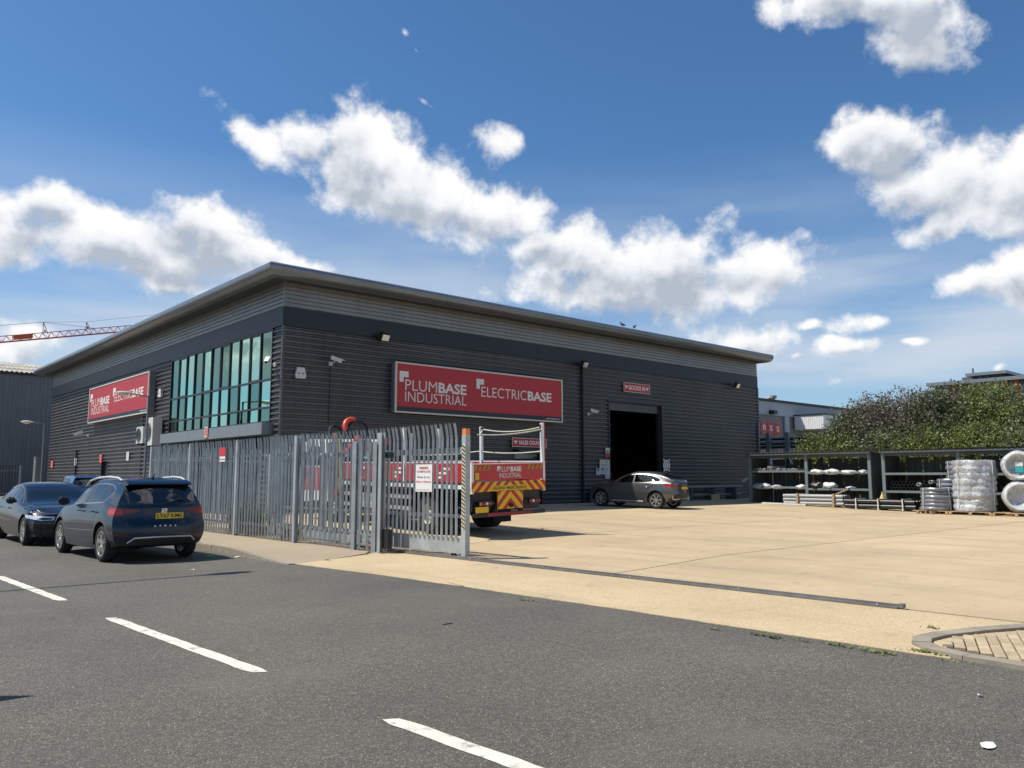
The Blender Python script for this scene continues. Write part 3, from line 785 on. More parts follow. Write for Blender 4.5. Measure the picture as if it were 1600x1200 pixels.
def corner_window():
    y0, y1, z0, z1 = WIN
    cols = [y0 + (y1 - y0) * i / 11 for i in range(12)]
    rows = [z0, 4.11, 5.13, z1]
    w = MB().box((XL - .07, y0 - .05, z0 - .05), (XL + .05, y0, z1 + .05)).box((XL - .07, y1, z0 - .05), (XL + .05, y1 + .05, z1 + .05)) \
        .box((XL - .07, y0, z0 - .05), (XL + .05, y1, z0)).box((XL - .07, y0, z1), (XL + .05, y1, z1 + .05)).build('window', M['frame'], wh)
    tag(w, 'green mirror-glass corner window in a dark frame')
    for y in cols[1:-1]: MB().box((XL - .065, y - .028, z0), (XL + .03, y + .028, z1)).build('mullion', M['frame'], w)
    for z in rows[1:-1]:
        for a, b in zip(cols[:-1], cols[1:]): MB().box((XL - .06, a + .028, z - .034), (XL + .03, b - .028, z + .034)).build('transom', M['frame'], w)
    rr = random.Random(3)
    for i in range(11):
        for k in range(3):
            a, b, c, d = cols[i] + .028, cols[i + 1] - .028, rows[k] + (0 if k == 0 else .024), rows[k + 1] - (0 if k == 2 else .024)
            t1, t2 = rr.uniform(-.006, .006), rr.uniform(-.006, .006)
            MB().add([(XL - .01 + t1, a, c), (XL - .01 - t1, b, c), (XL - .01 - t1 + t2, b, d), (XL - .01 + t1 + t2, a, d)], [(0, 1, 2, 3)]).build('pane', M['glass_b'], w)
    for i in (1, 4, 6, 9):              # opening lights
        a, b, c, d = cols[i] + .03, cols[i + 1] - .03, (5.16 if i < 9 else 5.16), z1 - .01
        i2 = 10 - i
        a, b = cols[i2] + .03, cols[i2 + 1] - .03
        mb = MB().box((XL - .05, a, c), (XL - .012, a + .05, d)).box((XL - .05, b - .05, c), (XL - .012, b, d)).box((XL - .05, a + .05, c), (XL - .012, b - .05, c + .05)).box((XL - .05, a + .05, d - .05), (XL - .012, b - .05, d))
        mb.build('opening_light', M['frame'], w)
    # room behind: blinds, floor, ceiling, wall
    MB().box((XL + .06, y0 - .3, 3.45), (XL + 6, y1 + .3, 3.58)).build('office_floor', M['inner'], wh)
    MB().box((XL + .06, y0 - .3, 6.99), (XL + 6, y1 + .3, 7.05)).build('office_ceiling', M['blind'], wh)
    MB().box((XL + 6, y0 - .3, 3.45), (XL + 6.1, y1 + .3, 7.05)).build('office_wall', M['blind'], wh)
    for i, fr in ((10, .7), (9, .5), (7, .55), (6, .5), (5, .6), (8, .25)):
        a, b = cols[i] + .05, cols[i + 1] - .05
        n = int(fr * 8)
        for k in range(n):
            y = b - .10 * k
            MB().add([(XL + .28, y, 3.7), (XL + .33, y - .085, 3.7), (XL + .33, y - .085, 6.85), (XL + .28, y, 6.85)], [(0, 1, 2, 3)]).build('blind_slat', M['blind'], w)
    # projecting canopy ledge below
    cn = MB().box((XL - .46, 27.12, 3.10), (XL + .02, 37.9, 3.52)).build('window_canopy', M['ledge'], wh)
    tag(cn, 'slate grey box canopy below the corner window')
    # recessed entrance below the canopy
    a, b, h = UNDER
    MB().box((XL + .35, a, -.05), (XL + .40, b, h)).build('entrance_screen', M['band'], wh)
    for k in range(8):
        y = a + (b - a) * k / 7
        MB().box((XL + .28, y - .03, -.05), (XL + .349, y + .03, h)).build('entrance_mullion', M['frame'], wh)
    MB().box((XL, a - .02, -.05), (XL + .4, a, h)).box((XL, b, -.05), (XL + .4, b + .02, h)).build('entrance_reveal', M['frame'], wh)
corner_window()
def inside_rack(label, x0, x1, y, seed):
    rr = random.Random(seed); t = thing('pallet_rack', label, 'rack', ((x0 + x1) / 2, y, .36), group='racking inside the warehouse')
    for x in (x0, (x0 + x1) / 2, x1):
        for dy in (0, 1.0): MB().box((x - .05, y + dy - .05, .36), (x + .05, y + dy + .05, 5.2)).build('upright', M['band'], t)
    for z in (1.7, 3.1, 4.5):
        for dy in (0, 1.0): MB().box((x0, y + dy - .03, z), (x1, y + dy + .03, z + .12)).build('beam', M['amber'], t)
    for z in (.36, 1.82, 3.22):
        x = x0 + .2
        while x < x1 - 1.0:
            w, h = rr.uniform(.6, 1.1), rr.uniform(.5, 1.05)
            b = MB().box((x, y + .05, z), (x + w, y + .95, z + h)).build('carton', rr.choice((M['wood'], M['bag'], M['pale_box'], M['wood'])), t); x += w + rr.uniform(.1, .35)
M['pale_box'] = pm('grey carton', (.35, .36, .38), .7)
inside_rack('dim pallet racking just inside the loading door', 29.4, 34.6, 30.6, 1)

# ------------------------------------------------------------------ signs
def big_sign(name, label, O, U, V, Nn, w, h):
    O, U, V, Nn = (np.array(q, float) for q in (O, U, V, Nn))
    t = thing(name, label, 'sign', tuple(O + U * w / 2))
    def P(u, v, n=0.): return O + U * u * w + V * v * h + Nn * n
    def pan(nm, u0, u1, v0, v1, n0, n1, mt):
        c = (P(u0, v0, n0) + P(u1, v1, n1)) / 2
        MB().obox(c, U * (u1 - u0) * w / 2, V * (v1 - v0) * h / 2, Nn * (n1 - n0) / 2).build(nm, mt, t)
    pan('back_box', .004, .996, .01, .99, -.30, .0, M['ledge'])
    eu, ev = .0085, .030
    pan('frame_rail', 0, 1, 1 - ev, 1, -.02, .045, M['cream']); pan('frame_rail', 0, 1, 0, ev, -.02, .045, M['cream'])
    pan('frame_rail', 0, eu, ev, 1 - ev, -.02, .045, M['cream']); pan('frame_rail', 1 - eu, 1, ev, 1 - ev, -.02, .045, M['cream'])
    pan('face_panel', eu, 1 - eu, .125, 1 - ev, 0, .02, M['red']); pan('footer_strip', eu, 1 - eu, ev, .125, 0, .02, M['navy'])
    def word(s, u0, u1, v0, v1, bold):
        mb = MB(); lettering(mb, s, P(u0, v0, .024), U, V, (u1 - u0) * w, (v1 - v0) * h, bold)
        mb.build('lettering', M['letter'], t)
    def logo(u0, v0, u1, v1):
        mb = MB(); du, dv = (u1 - u0), (v1 - v0)
        for (a, b, c, d) in ((0, 1, .45, 1), (0, .45, 0, .45)):
            q = [P(u0 + du * a, v0 + dv * c, .024), P(u0 + du * b, v0 + dv * c, .024), P(u0 + du * b, v0 + dv * d, .024), P(u0 + du * a, v0 + dv * d, .024)]
            mb.add(q, [(0, 1, 2, 3)])
        mb.build('emblem', M['letter'], t)
    word('PLUM', .052, .219, .45, .665, -.006); word('BASE', .227, .384, .45, .665, .03); word('INDUSTRIAL', .052, .384, .228, .428, -.006)
    logo(.0225, .61, .068, .825)
    word('ELECTRIC', .472, .754, .45, .665, -.006); word('BASE', .762, .923, .45, .665, .03)
    logo(.4425, .61, .487, .825)
    for a, b in ((.885, .915), (.918, .952), (.955, .978)):
        pan('small_print', a, b, .068, .082, .021, .0225, M['letter'])
    return t
big_sign('wall_sign', 'long red sign facing the yard, in the shade, cream lettering', (17.07, 26.27, 4.09), (1, 0, 0), (0, 0, 1), (0, -1, 0), 9.22, 2.0)
big_sign('wall_sign', 'sunlit red sign on the street side wall, behind the lamp post', (12.22, 51.0, 4.66), (0, -1, 0), (0, 0, 1), (-1, 0, 0), 10.75, 2.02)

def small_sign(name, label, O, U, V, Nn, w, h, face, words=(), edge=None, cat='sign', th=.02, marks=(), group=None):
    O, U, V, Nn = (np.array(q, float) for q in (O, U, V, Nn))
    t = thing(name, label, cat, tuple(O), group=group)
    MB().obox(O + U * w / 2 + V * h / 2 + Nn * th / 2, U * w / 2, V * h / 2, Nn * th / 2).build('board', face, t)
    if edge:
        mb = MB(); e = .022
        for (a, b, c, d) in ((0, w, 0, e), (0, w, h - e, h), (0, e, e, h - e), (w - e, w, e, h - e)):
            mb.obox(O + U * (a + b) / 2 + V * (c + d) / 2 + Nn * (th + .003), U * (b - a) / 2, V * (d - c) / 2, Nn * .003)
        mb.build('border', edge, t)
    for (s, u0, u1, v0, v1, bold, mt) in words:
        mb = MB(); lettering(mb, s, O + U * u0 * w + V * v0 * h + Nn * (th + .004), U, V, (u1 - u0) * w, (v1 - v0) * h, bold); mb.build('lettering', mt, t)
    for (poly, mt) in marks:
        mb = MB(); mb.add([O + U * u * w + V * v * h + Nn * (th + .003) for u, v in poly], [tuple(range(len(poly)))]); mb.build('mark', mt, t)
    return t
X1, Y1, Z1 = (1, 0, 0), (0, 1, 0), (0, 0, 1)
def arrow(u, v, a, b): return [(u - a, v + b), (u - a * .5, v + b), (u, v + b * .55), (u + a * .5, v + b), (u + a, v + b), (u + a, v + b * .2), (u, v - b), (u - a, v + b * .2)]
small_sign('goods_sign', 'small red GOODS IN sign above the open loading door', (30.92, 26.5, 5.90), X1, Z1, (0, -1, 0), 2.08, .48, M['red'],
           [('GOODS IN', .18, .82, .26, .74, .035, M['letter'])], M['letter'], marks=[(arrow(.10, .5, .045, .2), M['letter']), (arrow(.90, .5, .045, .2), M['letter'])])
small_sign('counter_sign', 'small red SALES COUNTER sign over the door behind the lorry', (23.35, 26.48, 2.92), X1, Z1, (0, -1, 0), 2.1, .40, M['red'],
           [('SALES COUNTER', .19, .97, .27, .73, .035, M['letter'])], M['letter'], marks=[(arrow(.10, .5, .045, .22), M['letter'])])
# notices left of the loading door
def wall_board(name, label, px0, py0, px1, py1, face, words=(), marks=(), edge=None, y=26.52):
    a, b = PY(px0, py1, y), PY(px1, py0, y)
    return small_sign(name, label, a, X1, Z1, (0, -1, 0), b[0] - a[0], b[2] - a[2], face, words, edge, 'notice', marks=marks)
M['pale'] = pm('pale notice', (.50, .54, .58), .5, var=.05)
M['ink'] = pm('dark print', (.03, .03, .04), .6)
M['redink'] = pm('red print', (.50, .03, .04), .6)
M['yel'] = pm('yellow print', (.65, .50, .04), .6)
M['greenink'] = pm('green print', (.04, .22, .10), .6)
M['redn'] = pm('bright red notice', (.62, .035, .03), .5)
def lines(n, u0, u1, v0, v1, mt, seed=0):
    r = random.Random(seed); out = []
    for i in range(n):
        v = v0 + (v1 - v0) * i / max(1, n - 1); e = u1 - r.random() * .25 * (u1 - u0)
        out.append(([(u0, v), (e, v), (e, v + .3 * (v1 - v0) / n), (u0, v + .3 * (v1 - v0) / n)], mt))
    return out
wall_board('notice_board', 'large pale notice with a yellow symbol beside the loading door', 937, 718.5, 952, 741, M['pale'], marks=[([(.08, .76), (.42, .76), (.42, .96), (.08, .96)], M['yel'])] + lines(4, .52, .92, .76, .94, M['ink']) + lines(7, .1, .9, .1, .66, M['ink'], 2) + [([(.1, .3), (.4, .3), (.4, .38), (.1, .38)], M['greenink'])])
wall_board('notice_board', 'small white notice left of the large pale notice by the loading door', 931.5, 732, 937, 742, M['pale'], marks=[([(.2, .66), (.8, .66), (.8, .9), (.2, .9)], M['ink'])] + lines(3, .2, .8, .15, .5, M['ink'], 3))
wall_board('notice_board', 'pale notice hung lowest beside the loading door, under the large one', 945.2, 741.3, 952.5, 748, M['pale'], marks=lines(4, .1, .9, .15, .75, M['ink'], 4))
wall_board('notice_board', 'white and red prohibition notice highest on the loading door jamb', 946, 700, 952, 714, M['pale'], marks=[([(0.02, .02), (.98, .02), (.98, .42), (.02, .42)], M['redink']), ([(.3, .5), (.7, .5), (.7, .7), (.3, .7)], M['ink'])])
a = PY(1036, 737.5, 26.52)
sp = small_sign('speed_sign', 'black and white square sign with the number 5 right of the loading door', a, X1, Z1, (0, -1, 0), .58, .70, M['ink'], [('5', .40, .60, .36, .64, .02, M['ink'])])
mb = MB()
O = a + np.array((.29, -.024, .35)); n = 28
ring = [O + np.array((r * math.cos(2 * math.pi * k / n), 0, r * math.sin(2 * math.pi * k / n))) for r in (.21, .29) for k in range(n)]
mb.add(ring, [(k, (k + 1) % n, n + (k + 1) % n, n + k) for k in range(n)]); mb.build('ring', M['white'], sp)
MB().add([O + np.array((.16 * math.cos(2 * math.pi * k / n), .001, .16 * math.sin(2 * math.pi * k / n))) for k in range(n)], [tuple(range(n))]).build('disc', M['white'], sp)
for sx in (-1, 1):
    for sz in (-1, 1):
        c = O + np.array((.23 * sx, 0, .29 * sz)); MB().obox(c, (.045, 0, 0), (0, .001, 0), (0, 0, .045)).build('corner_mark', M['white'], sp)
# notices on the street wall: (pixel box, face)
def street_board(name, label, px0, py0, px1, py1, face, marks=(), words=(), x=12.46, edge=None):
    a, b = PX(px0, py1, x), PX(px1, py0, x)
    return small_sign(name, label, a, (0, -1, 0), Z1, (-1, 0, 0), a[1] - b[1], b[2] - a[2], face, words, edge, 'notice', marks=marks)
street_board('street_notice', 'red notice farthest along the street wall near its far corner', 79.5, 720, 83.5, 731, M['redn'], lines(3, .1, .9, .2, .8, M['white'], 1))
street_board('street_notice', 'white notice on the street wall between the two red ones', 116.5, 715.5, 120, 727, M['white'], lines(4, .15, .85, .2, .8, M['ink'], 2))
street_board('street_notice', 'red notice beside the street door head', 155.5, 710, 159.8, 723.5, M['redn'], lines(3, .1, .9, .2, .8, M['white'], 3))
street_board('street_notice', 'white notice on the street wall beside the dark joint near the air conditioners', 197.5, 706, 202, 719.5, M['white'], lines(4, .15, .85, .2, .8, M['ink'], 4))
a, b = PX(320, 683.5, XL - .47), PX(325.5, 666.5, XL - .47)
small_sign('canopy_notice', 'tall red notice stuck on the grey canopy under the corner window', a, (0, -1, 0), Z1, (-1, 0, 0), a[1] - b[1], b[2] - a[2], M['redn'], cat='notice', marks=lines(4, .1, .9, .12, .85, M['white'], 6), edge=M['white'])
# ------------------------------------------------------------------ fittings on the walls
def floodlight(label, x, z, tilt=.5):
    t = thing('floodlight', label, 'floodlight', (x, YF - .06, z), group='floodlights under the slate band')
    MB().box((-.05, -.16, -.10), (.05, 0, -.02)).build('bracket', M['black'], t, local=True)
    c, s = math.cos(tilt), math.sin(tilt)
    d, u = np.array((0.15, -c, -s)), np.array((0, -s, c)); d = d / np.linalg.norm(d)
    MB().obox(np.array((0, -.28, .02)), (.20, .03, 0), d * .10, u * .15).build('housing', M['black'], t, local=True)
    hb = np.array((0, -.28, .02)) + d * .104
    MB().obox(hb, (.17, .0255, 0), d * .004, u * .12).build('lens', M['clear'], t, local=True)
floodlight('black floodlight above the shaded red yard sign, nearest the corner window', 16.55, 6.98)
floodlight('black floodlight at the head of the middle downpipe on the yard wall', 27.80, 6.96)
floodlight('black floodlight near the far right end of the yard wall', 40.8, 6.93)
def cctv(label, p, dirv, wallv, ln=.42, arm=.3):
    t = thing('security_camera', label, 'camera', tuple(p), group='wall cameras')
    d = np.array(dirv, float); d /= np.linalg.norm(d); w = np.array(wallv, float)
    MB().obox(w * .03, *(np.array((.07, 0, 0)), np.array((0, .07, 0)), np.array((0, 0, .07)))).build('mount', M['offw'], t, local=True)
    tip = -w * arm + np.array((0, 0, .05))
    MB().tube([(0, 0, 0), tuple(-w * arm * .6), tuple(tip)], .025, 8).build('arm', M['offw'], t, local=True, smooth=True)
    r = np.cross(d, (0, 0, 1)); r /= np.linalg.norm(r); u = np.cross(r, d)
    c = tip + u * .09 + d * .05
    MB().obox(c, d * ln / 2, r * .065, u * .06).build('housing', M['offw'], t, local=True)
    MB().obox(c + u * .07 + d * .03, d * (ln / 2 + .04), r * .075, u * .008).build('sun_shield', M['white'], t, local=True)
    MB().tube([tuple(c + d * ln / 2), tuple(c + d * (ln / 2 + .012))], .045, 10).build('lens', M['black'], t, local=True)
    return t
cctv('white camera on the yard wall between the alarm box and the yard sign', (14.42, YF - .05, 5.78), (.75, -.6, -.35), (0, 1, 0))
cctv('white camera on the street wall at the corner window edge', (XL - .05, 27.05, 5.62), (-.5, -.75, -.45), (1, 0, 0))
cctv('small white camera beside the middle downpipe near the loading door', (28.35, YF - .05, 4.62), (.7, -.6, -.3), (0, 1, 0), .36)
cctv('cream camera below the sunlit street sign', (XL - .05, 51.9, 4.02), (-.6, .7, -.3), (1, 0, 0), .6, .45)
MB().tube([(14.42, YF - .055, 5.72), (14.40, YF - .055, 3.55)], .018, 6).build('camera_cable', M['cable'])
tag(bpy.data.objects['camera_cable'], 'thin black cable hanging below the yard wall camera by the alarm box', 'cable')
def alarm(label, p, U, Nn):
    t = thing('alarm_box', label, 'alarm box', tuple(p))
    pol = [(-.17, -.2), (.17, -.2), (.21, -.1), (.14, .2), (-.14, .2), (-.21, -.1)]
    MB().prism(pol, (0, 0, 0), U, (0, 0, 1), np.array(Nn) * .1).build('cover', M['offw'], t, local=True)
    U = np.array(U, float)
    for s in (-.06, .06): MB().obox(U * s * 1.4 + np.array(Nn) * .102 + np.array((0, 0, -.02)), U * .035, np.array(Nn) * .002, (0, 0, .02)).build('mark', M['ink'], t, local=True)
alarm('white bell alarm box on the yard wall near the building corner', (13.2, YF - .05, 5.32), (1, 0, 0), (0, -1, 0))
alarm('cream alarm box on the street wall left of the corner window', (XL - .05, 39.3, 5.55), (0, -1, 0), (-1, 0, 0))
def air_con(label, y0, y1, z0, z1, d):
    t = thing('air_conditioner', label, 'air conditioner', (XL - .05, (y0 + y1) / 2, z0), group='outdoor air conditioning units')
    x1 = XL - .12; x0 = x1 - d
    MB().box((x0, y0, z0), (x1, y1, z1)).build('casing', M['offw'], t)
    cy, cz = (y0 + y1) / 2 + .1, (z0 + z1) / 2
    n = 20; r = min(y1 - y0, z1 - z0) * .40
    MB().lathe([(r * .15, -.004), (r, -.004), (r, -.03), (r * 1.06, -.03), (r * 1.06, 0)], (x0, cy, cz), 'x', n).build('fan_grille', M['ledge'], t)
    for k in range(5):
        rr = r * (k + 1) / 6; MB().lathe([(rr - .008, -.012), (rr + .008, -.012), (rr + .008, -.02), (rr - .008, -.02)], (x0, cy, cz), 'x', n, close=True).build('grille_ring', M['dark'], t)
    for s in (y0 + .12, y1 - .12): MB().box((x0 + .02, s - .02, z0 - .06), (XL - .02, s + .02, z0)).build('bracket', M['dark'], t)
a, b = PX(222, 687, XL - .5), PX(246, 658, XL - .5)
air_con('taller cream air conditioner on the street wall beside the window canopy', 38.75, 39.75, 3.05, 4.35, .42)
air_con('smaller cream air conditioner left of the taller one on the street wall', 40.35, 41.35, 3.2, 4.0, .36)
# two pigeons on the eave
def pigeon(label, x, head):
    t = thing('pigeon', label, 'bird', (x, YF - .86, 9.0), head, group='pigeons on the roof edge')
    b = MB()
    b.tube([(-.17, 0, .10), (-.10, 0, .105), (-.04, 0, .12), (.03, 0, .14), (.08, 0, .175), (.105, 0, .215), (.118, 0, .245), (.15, 0, .24)], [.012, .035, .058, .066, .052, .034, .034, .008], 10)
    b.build('body', pm('pigeon grey', (.10, .11, .13), .7, var=.3, vs=30), t, local=True, smooth=True)
    for s in (-.022, .022): MB().tube([(0, s, 0.0), (.0, s, .09)], .006, 5).build('leg', M['redink'], t, local=True)
p = PY(973, 509, YF - .86); pigeon('pigeon on the roof edge, left one, facing left', p[0], 2.6)
p = PY(991, 511, YF - .86); pigeon('pigeon on the roof edge, right one, head down', p[0], .2)

# ------------------------------------------------------------------ street lamps
def lamp_post(label, x, y, h, arm, z0=.12):
    t = thing('street_lamp', label, 'street lamp', (x, y, z0), group='street lamps')
    MB().tube([(0, 0, 0), (0, 0, h * .25), (0, 0, h * .25 + .01), (0, 0, h)], [.075, .075, .05, .042], 12).build('column', M['ledge'], t, local=True, smooth=True)
    MB().tube([(0, 0, h - .02), (-arm + .25, 0, h + .06)], .028, 8).build('arm', M['ledge'], t, local=True, smooth=True)
    hd = MB(); pts = [(-arm + .32, 0, h + .055), (-arm + .2, 0, h + .07), (-arm, 0, h + .09), (-arm - .2, 0, h + .075), (-arm - .34, 0, h + .045)]
    hd.tube(pts, [.035, .075, .11, .095, .03], 12)
    hd.v = [(a, b * 1.15, (c - h - .07) * .62 + h + .07) for a, b, c in hd.v]
    ho = hd.build('lamp_head', M['offw'], t, local=True, smooth=True)
    bw = MB().tube([(-arm + .12, 0, h + .03), (-arm - .05, 0, h + .015), (-arm - .24, 0, h + .03)], [.05, .075, .04], 10); bw.build('diffuser', M['clear'], ho, local=True, smooth=True)
    MB().box((-.045, -.078, .5), (.045, -.06, 1.0)).build('door_plate', M['ledge'], t, local=True)
p = PX(232.3, 619, 10.5); lamp_post('grey street lamp standing in front of the sunlit sign', p[0], p[1], p[2] - .12, .93)
p = PX(70, 662, 10.5); lamp_post('grey street lamp at the far end of the warehouse, leftmost', p[0], p[1], p[2] - .12, .90)
# taller column across the road: its shadow falls across the lane line
hs = 8.0; sh = np.array((-SUN_H[0], -SUN_H[1])) * hs / math.tan(SUN_EL)
ptip = G(352, 896)
def tall_lamp():
    hx, hy = ptip[0] - sh[0], ptip[1] - sh[1]
    arm = hx + 2.0
    t = thing('street_lamp', 'tall street lamp across the road whose shadow crosses the lane line', 'street lamp', (-2.0, hy, .12))
    MB().tube([(0, 0, 0), (0, 0, 1.9), (0, 0, 1.91), (0, 0, hs - .25)], [.10, .10, .07, .05], 12).build('column', M['ledge'], t, local=True, smooth=True)
    MB().tube([(0, 0, hs - .27), (.3, 0, hs - .14), (arm - .3, 0, hs - .1)], .04, 8).build('arm', M['ledge'], t, local=True, smooth=True)
    hd = MB().tube([(arm - .45, 0, hs - .1), (arm - .25, 0, hs - .08), (arm, 0, hs - .06), (arm + .3, 0, hs - .07), (arm + .45, 0, hs - .1)], [.04, .10, .15, .12, .03], 12)
    hd.build('lamp_head', M['offw'], t, local=True, smooth=True)
tall_lamp()
def build_shadow_post():
    # unseen post and plate, added to cast the shadow at the lower left
    tip = G(42, 1085); h = 2.5; s = np.array((-SUN_H[0], -SUN_H[1])) * h / math.tan(SUN_EL)
    x, y = tip[0] - s[0], tip[1] - s[1]
    t = thing('shadow_post', 'grey post with a plate, added out of view left of the camera for its shadow', 'sign', (x - .45, y, 0))
    MB().tube([(0, 0, -.05), (0, 0, 2.62)], .038, 10).build('post', M['ledge'], t, local=True, smooth=True)
    MB().obox((.02, -.06, 2.3), (.45, 0, 0), (0, .004, 0), (0, 0, .26)).build('plate', M['white'], t, local=True)
build_shadow_post()

# ------------------------------------------------------------------ palisade fence and sliding gate
def pale_mesh(h, bend=.10, w=.068):
    """W-section pale with a splayed triple point"""
    us = [-.5, -.28, 0, .28, .5]; ds = [0, .022, .006, .022, 0]
    lev = [0, h - .34, h - .16, h - .07]
    offs = [0, 0, bend * .45, bend * .8]
    vs, fs = [], []
    for z, o in zip(lev, offs):
        for u, d in zip(us, ds): vs.append((u * w, -d - o, z))
    n = 5
    for j in range(3):
        for i in range(4): fs.append((j * n + i, j * n + i + 1, (j + 1) * n + i + 1, (j + 1) * n + i))
    b = 15; k = len(vs)
    vs += [(-.5 * w - .008, -bend, h - .02), (0, -bend * 1.1 - .01, h), (.5 * w + .008, -bend, h - .02)]
    fs += [(b, b + 1, k), (b + 1, b + 2, k + 1), (b + 2, b + 3, k + 1), (b + 3, b + 4, k + 2)]
    me = bpy.data.meshes.new('pale'); me.from_pydata(vs, [], fs); me.materials.append(M['galv']); me.update()
    return me
PALE = pale_mesh(2.42, .04); PALE_G = pale_mesh(2.30, .065)
def h_post(t, p, h, d, z0, nm='post', w=.10):
    d = np.array((d[0], d[1], 0.)); d /= np.linalg.norm(d); q = np.array((-d[1], d[0], 0.))
    mb = MB(); c = np.array((p[0], p[1], z0 + h / 2))
    mb.obox(c + q * .045, d * w / 2, q * .006, (0, 0, h / 2)); mb.obox(c - q * .045, d * w / 2, q * .006, (0, 0, h / 2)); mb.obox(c, d * .005, q * .039, (0, 0, h / 2))
    return mb.build(nm, M['galvd'], t)
def fence(name, label, A, B, nbay, zA, zB, hp=2.45, spacing=.155, side=1, group=None, posts=True, pale=PALE):
    """pales on the street side of two rails, RSJ posts"""
    A, B = np.array(A, float), np.array(B, float); L = np.linalg.norm(B - A); d = (B - A) / L; q = np.array((-d[1], d[0])) * side
    t = thing(name, label, 'fence', (A[0], A[1], zA), group=group)
    zz = lambda s: zA + (zB - zA) * s / L
    for k in range(nbay + 1):
        p = A + d * L * k / nbay
        if posts: h_post(t, p, hp, d, zz(L * k / nbay) - .03)
    ang = math.atan2(d[1], d[0])
    for k in range(nbay):
        s0, s1 = L * k / nbay + .055, L * (k + 1) / nbay - .055
        for zr in (.32, 2.0):
            a, b = A + d * s0 - q * .005, A + d * s1 - q * .005
            MB().bar((a[0], a[1], zz(s0) + zr), (b[0], b[1], zz(s1) + zr), .045, .05).build('rail', M['galvd'], t)
        n = int(round((s1 - s0) / spacing))
        for i in range(n):
            s = s0 + (s1 - s0) * (i + .5) / n; p = A + d * s + q * .032
            o = link('pale', pale, t, (p[0] - A[0], p[1] - A[1], zz(s) - zA + .045 + random.uniform(-.006, .006)))
            o.rotation_euler = (random.gauss(0, .004), random.gauss(0, .006), ang if side < 0 else ang + math.pi)
    return t
f460 = G(460, 848, .12); f371 = G(371, 838, .122)
FA = (f460[0], f460[1]); dirf = (f371 - f460)[:2]; dirf = dirf / np.linalg.norm(dirf)
dirf = np.array((-.028, 1.0)); dirf /= np.linalg.norm(dirf)
FB = tuple(np.array(FA) + dirf * 9.35)
fence('palisade_fence', 'long run of grey steel palisade fence along the pavement with a red notice', FB, FA, 3, .122, .118, side=-1)
fence('palisade_fence', 'grey palisade fence closing the gap between pavement fence and warehouse corner', (FB[0] + .06, FB[1] + .02), (XL - .06, FB[1] + .02), 1, .122, .122, side=-1)
g553 = G(552, 861, .02)
FC = (g553[0], g553[1])
fence('palisade_fence', 'palisade fence bay leaning in towards the gate, pales of uneven height', (FA[0] + .05, FA[1] - .06), (FC[0], FC[1] + .12), 1, .14, .06, hp=2.42, side=-1, posts=False)
gA = G(588, 864)
fence('palisade_fence', 'short four-pale fence panel beside the gate post', FC, (gA[0] - .02, gA[1] + .06), 1, .02, .01, hp=2.38, spacing=.17, side=-1)
tn = thing('gate_post', 'thick grey steel post the sliding gate runs past', 'gate post', (gA[0], gA[1], 0))
h_post(tn, (gA[0] + .04, gA[1] - .05), 2.56, (-.047, 1), -.02, 'post', .16)
MB().box((gA[0] - .06, gA[1] - .14, -.02), (gA[0] + .14, gA[1] + .04, .022)).build('base_plate', M['galvd'], tn)
MB().box((gA[0] + .10, gA[1] - .30, 2.0), (gA[0] + .20, gA[1] - .1, 2.12)).build('guide_bracket', M['dark'], tn)
MB().box((gA[0] + .06, gA[1] - .34, .1), (gA[0] + .16, gA[1] - .12, .5)).build('roller_box', M['black'], tn)
